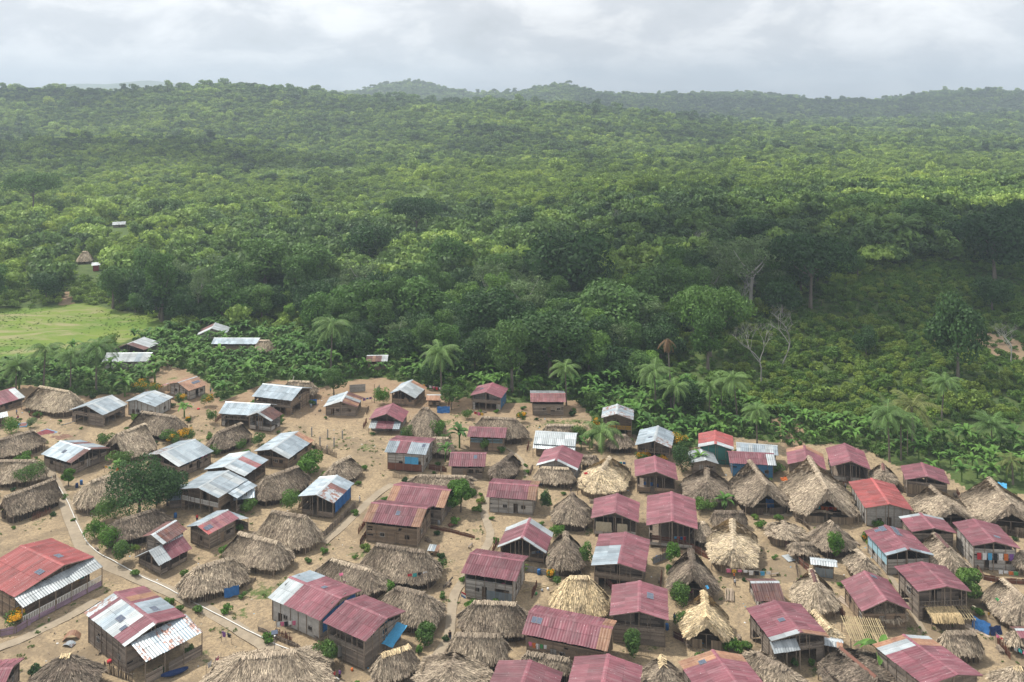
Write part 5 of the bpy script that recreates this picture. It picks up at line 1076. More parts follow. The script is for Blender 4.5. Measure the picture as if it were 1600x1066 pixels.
poles(1280, 1015-192, 5, 5.0, .05, .05, 'timber', 'poles lying on the dirt road above the solar tipped hut', spread=.3); poles(105, 662, 2, 3.5, .9, .07, 'bark_pale', 'pale stick lying on sand left of the balcony house', 'stick', 'stick', .3); poles(585, 1064, 4, 2.0, .5, .05, 'timber', 'boards lying near the path fork at the bottom', box=True)
def sheet_on(px, py, w_, h_, yaw, mk, label, z=.12, bend=0.0, name='metal_sheet'):
    X, Y, Z = ground(px, py); mb = MB(); n = int(w_/.12)
    for i in range(n):
        a, b = -w_/2+i*w_/n, -w_/2+(i+1)*w_/n; f = lambda t: z+bend*(1-(2*t/w_)**2)
        mb.quad((a, -h_/2, f(a)+.03*(i % 2)), (b, -h_/2, f(b)+.03*((i+1) % 2)), (b, h_/2, f(b)+.03*((i+1) % 2)), (a, h_/2, f(a)+.03*(i % 2)), 0, .4+.1*(i % 3))
    o = mb.build(name, [mk]); o.location = (X, Y, Z); o.rotation_euler = (0, 0, yaw); return tag(o, label, 'metal sheet')
sheet_on(1232, 873, 1.6, 2.4, .3, 'w', 'bright white metal sheet lying on the sand below the blue tarp'); sheet_on(112, 998, 2.6, 1.6, .3, 'o', 'bent rusty metal sheet arched over scrap on the lower left sand', .1, .9); sheet_on(108, 1008, 1.8, 1.2, -.2, 'x', 'flattened rust patched metal sheet below the arched one', .1, .3); sheet_on(707, 822, 1.8, 1.2, .5, 'rust_wall', 'small dark red sheet lying right of the twin pink roofs', .2, .3)
sheet_on(1195, 760+16, 1.4, 1.6, .3, 'w', 'pale sheet leaning between the tall thatch peaks', .8, .2)
def crate(px, py, mk, label, z=0, yaw=0):
    X, Y, Z = ground(px, py); mb = MB(); w_, d_, h_ = .6, .42, .34
    for i in range(3):
        z0 = i*h_/3; mb.box(-w_/2, w_/2, -d_/2, -d_/2+.03, z0+.02, z0+h_/3-.02); mb.box(-w_/2, w_/2, d_/2-.03, d_/2, z0+.02, z0+h_/3-.02); mb.box(-w_/2-.003, -w_/2+.03, -d_/2, d_/2, z0+.022, z0+h_/3-.022); mb.box(w_/2-.03, w_/2+.003, -d_/2, d_/2, z0+.022, z0+h_/3-.022)
    mb.box(-w_/2+.03, w_/2-.03, -d_/2+.03, d_/2-.03, .01, .04)
    for a in (-1, 1):
        for b in (-1, 1): mb.box(a*w_/2-.03, a*w_/2+.03, b*d_/2-.03, b*d_/2+.03, 0, h_)
    o = mb.build('crate', [mk]); o.location = (X, Y, Z+z); o.rotation_euler = (0, 0, yaw); tag(o, label, 'crate')
for px, py, z, lb in ((276, 1040, 0, 'lower left red crate by the rusted lean-to roof'), (276, 1040, .37, 'upper left red crate by the rusted lean-to roof'), (282, 1037, 0, 'lower middle red crate by the rusted lean-to roof'), (282, 1037, .37, 'upper middle red crate by the rusted lean-to roof'), (289, 1033, 0, 'lower right red crate by the rusted lean-to roof'), (289, 1033, .37, 'upper right red crate by the rusted lean-to roof')): crate(px, py, 'c_red', lb, z, .5)
# navy trough
X, Y, Z = ground(273, 1056); mb = MB(); N = 12
def hull(i, j): 
    s = i/N*2-1; w2 = .55*(1-abs(s)**3)+.05; a = math.pi*j/6; return (s*2.0, math.cos(a)*w2, .62-math.sin(a)*.5*(1-.3*s*s)+.18*s*s)
for i in range(N):
    for j in range(6): mb.quad(hull(i, j), hull(i+1, j), hull(i+1, j+1), hull(i, j+1), 0, .5)
o = mb.build('trough', ['c_navy'], None, True); o.location = (X, Y, Z); o.rotation_euler = (0, 0, .5); tag(o, 'long navy blue boat shaped trough below the patchwork house', 'trough')
# concrete posts, unfinished wall, poles
for i, (px, py, hp, lb) in enumerate([(487, 682, 14, 'back left grey post of the unbuilt house on sand'), (512, 684, 13, 'back middle grey post of the unbuilt house on sand'), (535, 686, 13, 'back right grey post of the unbuilt house on sand'), (500, 697, 14, 'middle left grey post of the unbuilt house on sand'), (522, 698, 14, 'middle right grey post of the unbuilt house on sand'), (511, 709, 13, 'front grey post of the unbuilt house, by the stick fence')]):
    X, Y, Z = ground(px, py); s = F/Y; mb = MB(); h_ = hp/s; mb.box(-.15, .15, -.15, .15, -.1, h_, 0, .5); mb.box(-.03, .03, -.03, .03, h_, h_+.35, 1, .3)
    o = mb.build('concrete_post', ['concrete', 'rust_wall']); o.location = (X, Y, Z); tag(o, lb, 'post')
a = Vector(ground(546, 613)); b = Vector(ground(571, 612)); mb = MB(); boards(mb, (0, 0), (b.x-a.x, b.y-a.y), 0, lambda t: 2.2, (), .22, 0, True); o = mb.build('block_wall', ['concrete']); o.location = tuple(a); tag(o, 'unfinished grey block wall beside the banana grove', 'wall')
mb = MB(); a2 = Vector(ground(587, 618)); boards(mb, (0, 0), (.6, 4.2), 0, lambda t: 1.9, (), .22, 0, True); o = mb.build('block_wall', ['concrete']); o.location = tuple(a2); tag(o, 'short grey wall remnant left of the bush by the ribbed roof', 'wall')
X, Y, Z = ground(429, 1022); r = empty('street_lamp', (X, Y, Z), .3, 'thin lamp pole with a small solar panel beside the main path', 'street lamp')
mb = MB(); mb.tube([(0, 0, -.1), (0, 0, 3.4)], .05, 6); mb.build('pole', ['frame'], r); mb = MB(); mb.hexa([(-.5, -.35, 3.35), (.5, -.35, 3.35), (.5, .35, 3.6), (-.5, .35, 3.6), (-.5, -.35, 3.4), (.5, -.35, 3.4), (.5, .35, 3.65), (-.5, .35, 3.65)]); mb.build('solar_panel', ['solar'], r); mb = MB(); mb.box(-.12, .12, -.6, -.05, 3.15, 3.25); mb.build('lamp_head', ['white_paint'], r)
for px, py, top, lb in ((947, 700, 652, 'tall wooden utility pole beside the narrow two storey house'), (585, 630, 600, 'wooden pole behind the half rusty roof'), (451, 618, 588, 'slanted white antenna pole behind the tall blue grey roof'), (1418, 712, 672, 'thin pole standing in the banana grove')):
    X, Y, Z = ground(px, py); s = F/Y; mb = MB(); sl = 1.6 if 'slanted' in lb else 0; mb.tube([(0, 0, -.2), (sl, 0, (py-top)/s)], [.11, .07], 6); o = mb.build('pole', ['post' if not sl else 'white_paint']); o.location = (X, Y, Z); tag(o, lb, 'pole')
# open pole frames
def rack(px, py, w_, d_, h_, yaw, label, straw=0.0, nb=14):
    X, Y, Z = ground(px, py); r = empty('pole_rack', (X, Y, Z), yaw, label, 'rack')
    for a in (-1, 1):
        for b in (-1, 1): mb = MB(); mb.tube([(a*w_/2, b*d_/2, -.1), (a*w_/2, b*d_/2, h_)], .08, 6, 0, .5); mb.build('post', ['post'], r)
    mb = MB()
    for i in range(nb+1): x = -w_/2+w_*i/nb; mb.tube([(x+ru(-.1, .1), -d_/2-ru(.1, .5), h_-.25+ru(0, .1)), (x+ru(-.1, .1), d_/2+ru(.1, .5), h_+.15)], .06, 5, 0, rnd())
    for j in range(4): y = -d_/2+d_*j/3; mb.tube([(-w_/2-.3, y, h_-.1+j*.05), (w_/2+.3, y+ru(-.1, .1), h_-.1+j*.05)], .04, 5, 0, rnd())
    mb.build('bamboo_grid', ['bamboo'], r)
    if straw:
        mb = MB()
        for i in range(900):
            x = -w_/2+w_*straw*rnd(); y = (rnd()-.5)*d_; a = ru(-.5, .5); q = Vector((x, y-d_*.05, h_+.12+.15*rnd())); d = Vector((math.sin(a)*.4, -.8, -.30 if y > -d_*.25 else -.8)); n = Vector((.06, 0, 0)); e = q+d
            mb.quad(tuple(q-n), tuple(q+n), tuple(e+n*.5), tuple(e-n*.5), 0, rnd())
        mb.build('straw', ['straw_fresh'], r)
rack(1352, 1006, 6.0, 5.6, 2.4, -.12, 'bare pole frame without covering beside the biggest banana plant', 0, 18); rack(1482, 975, 7.0, 3.2, 2.1, -.03, 'pole rack partly covered with yellow straw in front of an open porch', .72, 16)
# hutch, chair, flag
X, Y, Z = ground(678, 866); r = empty('hutch', (X, Y, Z), -.2, 'small tin topped wooden hutch right of the tall plank house', 'hutch'); mb = MB(); boards(mb, (-.9, -.6), (.9, -.6), .1, lambda t: 1.0, [(.4, .9, .2, .8)]); boards(mb, (.9, -.6), (.9, .6), .1, lambda t: 1.1); boards(mb, (-.9, .6), (-.9, -.6), .1, lambda t: 1.1); boards(mb, (.9, .6), (-.9, .6), .1, lambda t: 1.2); mb.build('box', ['plank_warm'], r)
mb = MB(); sheet_plane(mb, 'wgo', Vector((-1.1, .8, 1.4)), Vector((1, 0, 0)), Vector((0, -1, -.25)).normalized(), 2.2, 1.7, 0, 0, {'w': 0, 'g': 1, 'o': 2}); mb.build('tin_roof', ['w', 'g', 'o'], r)
X, Y, Z = ground(719, 943); r = empty('flag', (X, Y, Z), 0, 'small red, white and blue striped flag left of the wide brown hut', 'flag'); mb = MB(); mb.tube([(0, 0, 0), (.25, 0, 2.2)], .03, 5); mb.build('pole', ['post'], r)
mb = MB()
for i, c in enumerate((0, 1, 2)): mb.quad((.25-.02*i, 0, 2.15-.3*i), (1.05-.02*i, -.1, 1.75-.3*i), (1.02-.02*i, -.1, 1.46-.3*i), (.22-.02*i, 0, 1.86-.3*i), c)
mb.build('cloth', ['c_red', 'c_white', 'c_blue'], r)
# stools / benches / firewood for clutter
def bench(px, py, yaw, label, L=1.8):
    X, Y, Z = ground(px, py); r = empty('bench', (X, Y, Z), yaw, label, 'bench'); mb = MB(); mb.box(-L/2, L/2, -.18, .18, .42, .47); mb.build('seat', ['plank'], r)
    for a in (-1, 1): mb = MB(); mb.box(a*(L/2-.2)-.04, a*(L/2-.2)+.04, -.16, .16, 0, .42); mb.build('leg', ['post'], r)
bench(150, 650, .3, 'wooden bench on the sand left of the balcony house'); bench(735, 855, 1.2, 'wooden bench beside the central path, above the wide pink roof'); bench(1210, 900, .2, 'wooden bench on the sand clearing above the brown shed'); bench(420, 880, .6, 'wooden bench between the pale brown hut and diagonal path')
def wood(px, py, yaw, label):
    X, Y, Z = ground(px, py); mb = MB()
    for i in range(26): mb.tube([(ru(-.9, .9)-.5, ru(-.5, .5), ru(.05, .5)), (ru(-.9, .9)+.5, ru(-.5, .5), ru(.05, .5))], .045, 5, 0, rnd())
    o = mb.build('firewood_pile', ['post']); o.location = (X, Y, Z); o.rotation_euler = (0, 0, yaw); tag(o, label, 'firewood')
for px, py, lb in ((1305, 958, 'firewood pile right of the brown ridged pale hut'), (497, 1000, 'heap of broken wood between the two pink roofs in the lower left'), (668, 845, 'firewood leaning at the corner of the tall plank house'), (160, 1018, 'branches piled at the wall of the patchwork house'), (1075, 1003+6, 'small firewood pile in front of the yellow straw gable'), (255, 800, 'dry branches at the foot of the big balcony house'), (1440, 1000-132, 'sticks piled at the light blue walled house'), (905, 1025, 'branches lying above the right bottom pink roof')): wood(px, py, ru(0, 3), lb)
# ---------------------------------------------------------------- people
def person(px, py, shirt, legs, label, rz=0, pose='stand', h=1.62, skirt=False):
    X, Y, Z = ground(px, py); k = h/1.62
    walk = .18 if pose == 'walk' else .03; sit = pose == 'sit'
    hipz = .84 if not sit else .42
    J = [(0, 0, hipz), (0, .01, hipz+.22), (0, 0, hipz+.44), (0, -.01, hipz+.54), (0, -.02, hipz+.63), (0, -.02, hipz+.74)]
    Rr = [.135, .12, .14, .05, .085, .07]; E = [(0, 1), (1, 2), (2, 3), (3, 4), (4, 5)]
    for s in (-1, 1):
        i = len(J)
        if not sit: J += [(s*.09, 0, hipz-.06), (s*.10, -s*walk*.5-.02, .45), (s*.10, -s*walk+.04, .07), (s*.11, -s*walk-.12, .03)]
        else: J += [(s*.10, 0, hipz), (s*.13, -.40, hipz+.05), (s*.13, -.38, .08), (s*.13, -.50, .03)]
        Rr += [.095, .065, .042, .035]; E += [(0, i), (i, i+1), (i+1, i+2), (i+2, i+3)]
        i = len(J); z0 = hipz+.42
        J += [(s*.17, 0, z0), (s*.22, .03+s*walk*.4, z0-.27), (s*.23, -.10+s*walk*.6, z0-.50), (s*.23, -.13+s*walk*.6, z0-.58)]
        Rr += [.052, .04, .03, .028]; E += [(2, i), (i, i+1), (i+1, i+2), (i+2, i+3)]
        w_i = len(J)-1
        for f in range(4): J.append((s*.23+(f-1.5)*.018, -.16+s*walk*.6-.01*f, z0-.665+.006*abs(f-1))); Rr.append(.009); E.append((w_i, len(J)-1))
        J.append((s*.23-s*.05, -.17+s*walk*.6, z0-.62)); Rr.append(.010); E.append((w_i, len(J)-1))
    me = bpy.data.meshes.new('person'); me.from_pydata(J, E, []); me.materials.append(mat('skin')); o = bpy.data.objects.new('person', me); C.objects.link(o)
    md = o.modifiers.new('s', 'SKIN'); sk = me.skin_vertices[0].data
    for i, r_ in enumerate(Rr): sk[i].radius = (r_*(1.15 if i < 3 else 1), r_*(.75 if i < 3 else 1))
    sk[0].use_root = True; o.modifiers.new('u', 'SUBSURF').levels = 1
    dg = bpy.context.evaluated_depsgraph_get(); dg.update(); m2 = bpy.data.meshes.new_from_object(o.evaluated_get(dg)); o.modifiers.clear(); o.data = m2
    if not m2.materials: m2.materials.append(mat('skin'))
    if not m2.attributes.get('tone'): m2.attributes.new('tone', 'FLOAT', 'FACE').data.foreach_set('value', [.5]*len(m2.polygons))
    o.location = (X, Y, Z); o.rotation_euler = (0, 0, rz); o.scale = (k, k, k); tag(o, label, 'person')
    mb = MB(); mb.tube([(0, 0, hipz-.04), (0, .01, hipz+.2), (0, 0, hipz+.40), (0, 0, hipz+.49)], [.19, .165, .205, .08], 12); mb.v = [(x*1.05, y*.78, z) for x, y, z in mb.v]
    for s in (-1, 1): mb.tube([(s*.15, 0, hipz+.43), (s*.21, .03+s*walk*.2, hipz+.22)], [.085, .07], 8)
    mb.build('shirt', [shirt], o, True)
    mb = MB()
    if skirt: mb.tube([(0, 0, hipz+.03), (0, 0, hipz-.2), (0, 0, .30)], [.165, .20, .25], 12)
    elif sit:
        for s in (-1, 1): mb.tube([(s*.09, .02, hipz+.01), (s*.13, -.42, hipz+.06), (s*.13, -.39, .2)], [.12, .09, .07], 8)
    else:
        for s in (-1, 1): mb.tube([(s*.08, 0, hipz+.02), (s*.10, -s*walk*.5-.02, .45), (s*.10, -s*walk*.8+.03, .22)], [.125, .085, .07], 8)
    mb.build('skirt' if skirt else 'trousers', [legs], o, True)
    mb = MB(); mb.tube([(0, -.005, hipz+.63), (0, .012, hipz+.70), (0, .008, hipz+.76), (0, 0, hipz+.80)], [.085, .10, .085, .03], 10); mb.build('hair', ['hair'], o, True)
    return o
for a in [(46, 649, 'c_green', 'c_black', 'person in green standing on sand right of the red shelter', 1, 'stand', 1.5, False), (26, 648, 'c_blue', 'c_black', 'person in blue at the posts of the red shelter', 2, 'stand', 1.6, False), (28, 655, 'c_red', 'c_navy', 'person in red sitting beside the red shelter', 0, 'sit', 1.6, False), (703, 1001, 'c_black', 'c_navy', 'person in dark clothes walking on the central path', .2, 'walk', 1.75, False),
          (522, 1063, 'c_red', 'c_black', 'left person of the pair at the bottom edge, red top', .5, 'stand', 1.6, True), (531, 1061, 'c_purple', 'c_black', 'right person of the pair at the bottom edge, purple top', -.5, 'stand', 1.65, True), (562, 785, 'c_white', 'c_white', 'person in white walking on the diagonal path', 2, 'walk', 1.6, False), (1315, 767, 'c_red', 'c_cream', 'left child of the pair below the open pink house', 0, 'stand', 1.3, False), (1321, 764, 'c_grey', 'c_navy', 'right person of the pair below the open pink house', .4, 'stand', 1.6, False),
          (1236, 786, 'c_pink', 'c_black', 'person in pink between the tall thatch peaks', 0, 'stand', 1.55, True), (1054, 972, 'c_blue', 'c_purple', 'person in blue beside the yellow straw gable', -.8, 'stand', 1.6, True), (1148, 916, 'c_white', 'c_black', 'person in white behind the timber poles', 0, 'walk', 1.6, False), (1147, 906, 'c_orange', 'c_navy', 'person in orange under the coloured washing line', .8, 'stand', 1.5, False), (892, 771, 'c_black', 'c_grey', 'person in black between round grey hut and pink gable', 0, 'stand', 1.6, False),
          (1518, 973, 'c_navy', 'c_black', 'person in navy at the right end of the straw rack', 1.4, 'stand', 1.65, False), (1545, 966, 'c_yellow', 'c_cream', 'child in yellow in the yard right of the straw rack', 0, 'stand', 1.2, False), (329, 614, 'c_teal', 'c_black', 'person in teal right of the orange rusted roof', .5, 'stand', 1.6, False), (1303, 940, 'c_white', 'c_blue', 'person beside the brown ridged pale hut', .5, 'stand', 1.6, False), (308, 815, 'c_red', 'c_navy', 'person in red in front of the painted lower wall', .3, 'stand', 1.7, False), (1385, 773, 'c_navy', 'c_black', 'person in navy left of the cane walled house', 0, 'stand', 1.6, False)]: person(*a)

# litter: small wood, stones, rags nobody could count
def litter():
    r_ = np.random.default_rng(3); V = []; Fq_ = []; tn = []; mi = []
    N = 9500; X = r_.uniform(-150, 150, N); Y = r_.uniform(134, 262, N); k = inpoly(X, Y, VILLAGE) & (np.abs(X) < Y*.62) & (r_.uniform(size=N) < np.clip(.35+.5*wav(X, Y, 26, 51), .05, 1)); X, Y = X[k], Y[k]; Z = height(X, Y)
    for i in range(len(X)):
        kd = r_.integers(0, 10); w_, d_, h_ = ((ru(.3, 1.1), .05, .05) if kd < 5 else ((ru(.1, .3), ru(.1, .25), ru(.04, .14)) if kd < 8 else (ru(.15, .4), ru(.1, .3), .02)))
        a = r_.uniform(0, 6.28); c, s = math.cos(a), math.sin(a); k0 = len(V)
        for z in (0, h_):
            for sx_, sy_ in ((-1, -1), (1, -1), (1, 1), (-1, 1)): x, y = sx_*w_/2, sy_*d_/2; V.append((X[i]+x*c-y*s, Y[i]+x*s+y*c, Z[i]+z))
        for f in ((4, 5, 6, 7), (0, 1, 5, 4), (1, 2, 6, 5), (2, 3, 7, 6), (3, 0, 4, 7)): Fq_.append([k0+q for q in f]); tn.append(rnd()); mi.append(0 if kd < 5 else (1 if kd < 8 else 2+int(r_.integers(0, 3))))
    me = npmesh('litter', np.array(V), np.array(Fq_), tn, ['post', 'kerb', 'c_white', 'c_sky', 'c_cream']); me.polygons.foreach_set('material_index', mi)
    o = bpy.data.objects.new('litter', me); C.objects.link(o); tag(o, kind='stuff')
litter()
# ---------------------------------------------------------------- vegetation prototypes
def leafcloud(rng, lobes, n, size, tone_by_h=True, flat=.6):
    # leaf clumps on the shells of several lobes: lobes [(x,y,z,rx,ry,rz)]
    lob = np.array(lobes); wts = lob[:, 3]*lob[:, 4]; wts = wts/wts.sum()
    k = rng.choice(len(lob), n, p=wts); L_ = lob[k]
    d = rng.normal(size=(n, 3)); d[:, 2] = d[:, 2]*.9+.18; d /= np.linalg.norm(d, axis=1, keepdims=True)
    rr = rng.uniform(.72, 1.10, (n, 1))**.8
    P = L_[:, :3]+d*L_[:, 3:6]*rr
    nr = d+rng.normal(0, .55, (n, 3)); nr /= np.linalg.norm(nr, axis=1, keepdims=True)
    up = rng.normal(size=(n, 3)); a = np.cross(nr, up); a /= np.linalg.norm(a, axis=1, keepdims=True); b = np.cross(nr, a)
    s = size*rng.uniform(.6, 1.35, (n, 1))
    V = np.stack([P-a*s-b*s*flat*.2, P-b*s*flat, P+a*s+b*s*flat*.2, P+b*s*flat], 1).reshape(-1, 3)
    lt = rng.uniform(.25, .75, len(lob))[k]
    tone = np.clip(lt+rng.normal(0, .17, n), 0, 1)
    return V, np.arange(4*n).reshape(-1, 4), tone
def crown_lobes(rng, w, h, n, kind):
    out = []
    for i in range(n):
        a = rng.uniform(0, 6.28); r = math.sqrt(rng.uniform(0, 1))*w*.36
        if kind == 'umbrella': zc = h*(.62+.22*(1-(r/(w*.4))**2))+rng.uniform(-.05, .05)*h; s = w*rng.uniform(.13, .20); out.append((r*math.cos(a)*1.15, r*math.sin(a)*1.15, zc, s, s, s*.55))
        elif kind == 'tall': zc = rng.uniform(.35, .92)*h; s = w*rng.uniform(.18, .30); f = 1-.5*abs(zc/h-.6); out.append((r*math.cos(a)*f, r*math.sin(a)*f, zc, s, s, s*rng.uniform(.7, 1.0)))
        elif kind == 'loose': zc = rng.uniform(.45, .92)*h; s = w*rng.uniform(.10, .19); out.append((r*math.cos(a)*1.2, r*math.sin(a)*1.2, zc, s, s, s*.6))
        else:
            zc = h*rng.uniform(.40, .80); f = math.sqrt(max(.15, 1-((zc/h-.5)/.42)**2)); s = w*rng.uniform(.16, .27); out.append((r*math.cos(a)*f*1.1, r*math.sin(a)*f*1.1, zc, s, s, s*rng.uniform(.7, .9)))
    return out
def trunk_mesh(name, lobes, h, w, bark, rng, r0=None):
    mb = MB(); r0 = r0 or max(.12, h*.022); top = h*.5
    bend = rng.uniform(-.04, .04, 2)*h
    mb.tube([(0, 0, -.4), (bend[0]*.3, bend[1]*.3, h*.2), (bend[0], bend[1], top)], [r0*1.5, r0, r0*.7], 7, 0, .5)
    for l in lobes[:min(9, len(lobes))]:
        st = Vector((bend[0], bend[1], top))*rng.uniform(.65, 1.0); e = Vector(l[:3])*1.0; m = st.lerp(e, .5)+Vector((0, 0, -.03*h))
        mb.tube([tuple(st), tuple(m), tuple(e)], [r0*.5, r0*.3, r0*.08], 5, 0, .5)
    return mb.mesh(name, [bark])
def make_tree(kind, w, h, nl, nleaf, size, leaf, bark, seed, label=None, cat='tree', group=None, link=True, trunk=True):
    rng = np.random.default_rng(seed); lob = crown_lobes(rng, w, h, nl, kind)
    V, Fq_, tn = leafcloud(rng, lob, nleaf, size)
    cm = npmesh('crown', V, Fq_, tn, [leaf]); tm = trunk_mesh('trunk', lob, h, w, bark, rng) if trunk else None
    return cm, tm
TREEK = {}
def treekind(key, *a, **k): TREEK[key] = make_tree(*a, **k)
for i in range(3): treekind('dense%d' % i, 'round', 14, 15, 22, 5200, .40, 'leaf_dark', 'bark', 10+i)
for i in range(3): treekind('mid%d' % i, 'round', 13, 14, 18, 4200, .40, 'leaf_forest', 'bark', 20+i)
for i in range(2): treekind('tall%d' % i, 'tall', 10, 20, 18, 4200, .38, 'leaf_forest', 'bark', 30+i)
for i in range(2): treekind('loose%d' % i, 'loose', 15, 18, 26, 2400, .34, 'leaf_grey', 'bark_pale', 40+i)
treekind('umbrella0', 'umbrella', 24, 17, 34, 9000, .40, 'leaf_mid', 'bark', 50)
treekind('umbrella1', 'umbrella', 24, 18, 32, 9000, .42, 'leaf_dark', 'bark', 51)
for i in range(2): treekind('light%d' % i, 'round', 10, 10, 14, 2800, .36, 'leaf_light', 'bark', 60+i)
def shrub_mesh(name, w, h, nl, n, size, leaf, seed):
    rng = np.random.default_rng(seed); lob = []
    for i in range(nl):
        a = rng.uniform(0, 6.28); r = math.sqrt(rng.uniform(0, 1))*w*.33; s = w*rng.uniform(.16, .28); lob.append((r*math.cos(a), r*math.sin(a), h*rng.uniform(.35, .72), s, s, s*rng.uniform(.6, .9)*h/w*1.3))
    V, Fq_, tn = leafcloud(rng, lob, n, size); return npmesh(name, V, Fq_, tn, [leaf])
def frond(rng, mb_v, mb_f, tn, L, az, el, droop, nl=16, wl=.55, z0=0, base=(0, 0, 0)):
    # arching rib with leaflet pairs
    pts = []; p = np.array(base, float); e = el; st = L/8
    for i in range(9):
        pts.append(p.copy()); dv = np.array([math.cos(az)*math.cos(e), math.sin(az)*math.cos(e), math.sin(e)]); p = p+dv*st; e -= droop/8*(1+.25*i/4)
    pts = np.array(pts); side = np.array([-math.sin(az), math.cos(az), 0])
    t0 = rng.uniform(.25, .75)
    for j in range(nl):
        f = .12+.88*j/nl; q = f*8; i = min(int(q), 7); P = pts[i]+(pts[i+1]-pts[i])*(q-i); tg = pts[i+1]-pts[i]; tg = tg/np.linalg.norm(tg)
        ll = wl*L*.42*math.sin(math.pi*min(1, .18+.80*f))**.7
        for sg in (1, -1):
            dr = side*sg*.85+tg*.55-np.array([0, 0, .30+.35*rng.random()]); dr = dr/np.linalg.norm(dr)
            e_ = P+dr*ll; wv = tg*(L/nl*.36)
            k = len(mb_v); mb_v += [P-wv, P+wv, e_+wv*.25, e_-wv*.25]; mb_f.append((k, k+1, k+2, k+3)); tn.append(min(1, max(0, t0+rng.normal(0, .15))))
    for i in range(8):                                        # rib
        k = len(mb_v); s_ = side*.045*L/4; mb_v += [pts[i]-s_, pts[i]+s_, pts[i+1]+s_*.8, pts[i+1]-s_*.8]; mb_f.append((k, k+1, k+2, k+3)); tn.append(1.0)
def palm_meshes(seed, h, L=4.6, nf=20, leaf='leaf_palm', el0=1.15, droop=1.9):
    rng = np.random.default_rng(seed); v, f, tn = [], [], []
    b = rng.uniform(-.09, .09, 2)*h
    for i in range(nf):
        az = i*2.399+rng.uniform(-.2, .2); k = i/nf
        frond(rng, v, f, tn, L*rng.uniform(.85, 1.1), az, el0-1.45*k+rng.uniform(-.1, .1), droop*rng.uniform(.75, 1.1)*(1-.35*k), 24, base=(b[0], b[1], h))
    cm = npmesh('crown', np.array(v), np.array(f), tn, [leaf])
    mb = MB(); mb.tube([(0, 0, -.4), (b[0]*.25, b[1]*.25, h*.35), (b[0]*.6, b[1]*.6, h*.7), (b[0], b[1], h)], [.24, .17, .15, .13], 7, 0, .3)
    return cm, mb.mesh('trunk', ['bark'])
PALMS = [palm_meshes(70+i, 8.8, 5.0, 24) for i in range(3)]
PALM_SHORT = palm_meshes(75, 2.5, 4.2, 16)
PALM_DEAD = palm_meshes(76, 14, 3.2, 12, 'leaf_palm_dead', -.2, 1.0)
PALM_YEL = palm_meshes(77, 4.5, 3.8, 14, 'leaf_palm_yellow')
PALM_OIL = palm_meshes(78, 6, 5.8, 26, 'leaf_palm', 1.25, 1.4)
def banana_meshes(seed, h=3.2, nl=9):
    rng = np.random.default_rng(seed); v, f, tn = [], [], []
    for i in range(nl):
        az = i*2.399+rng.uniform(-.3, .3); el = rng.uniform(.75, 1.5); L = rng.uniform(1.9, 3.0); e = el; p = np.array([0, 0, h*rng.uniform(.48, .72)]); prev = None; t0 = rng.uniform(.15, .9); dro = rng.uniform(1.5, 2.5)
        side = np.array([-math.sin(az), math.cos(az), 0])
        for j in range(7):
            w_ = .33*math.sin(math.pi*min(.97, .12+.88*j/6.2))+.03
            a = p+side*w_+np.array([0, 0, -w_*.25*-1]); b = p-side*w_+np.array([0, 0, w_*.25])
            if prev is not None:
                k = len(v); v += [prev[2], prev[0], a, p.copy()]; f.append((k, k+1, k+2, k+3)); tn.append(t0+rng.uniform(-.1, .1))
                k = len(v); v += [prev[1], prev[2], p.copy(), b]; f.append((k, k+1, k+2, k+3)); tn.append(t0+rng.uniform(-.1, .1))
            prev = (a, b, p.copy()); dv = np.array([math.cos(az)*math.cos(e), math.sin(az)*math.cos(e), math.sin(e)]); p = p+dv*L/6; e -= dro/6
    cm = npmesh('leaves', np.array(v), np.array(f), np.clip(tn, 0, 1), ['leaf_banana'])
    mb = MB(); mb.tube([(0, 0, -.2), (0, 0, h*.45), (0, 0, h*.8)], [.16, .13, .08], 6, 0, .6)
    return cm, mb.mesh('stem', ['leaf_mid'])
BANANAS = [banana_meshes(80+i, 2.8+.5*i, 11+i) for i in range(4)]
def bare_tree(seed, h, w):
    rng = np.random.default_rng(seed); mb = MB()
    def grow(p, d, L, r, lev):
        q = [p]; e = p
        for i in range(3):
            d = (d+Vector(rng.normal(0, .13, 3))).normalized(); e = e+d*L/3; q.append(e)
        mb.tube([tuple(x) for x in q], [r, r*.85, r*.7, r*.55], 5, 0, .6, cap=False)
        if lev < 5:
            for i in range(3 if lev < 4 else 2):
                a = rng.uniform(0, 6.28); s = Vector((math.cos(a), math.sin(a), rng.uniform(.1, .9)))
                grow(q[2].lerp(q[3], rng.uniform(0, 1)), (d*.7+s*(.75*w/h+.25)).normalized(), L*rng.uniform(.55, .75), r*.5, lev+1)
    grow(Vector((0, 0, -.3)), Vector((rng.uniform(-.15, .15), rng.uniform(-.1, .1), 1)).normalized(), h*.42, h*.016, 0)
    return mb.mesh('trunk', ['bark_dead'])
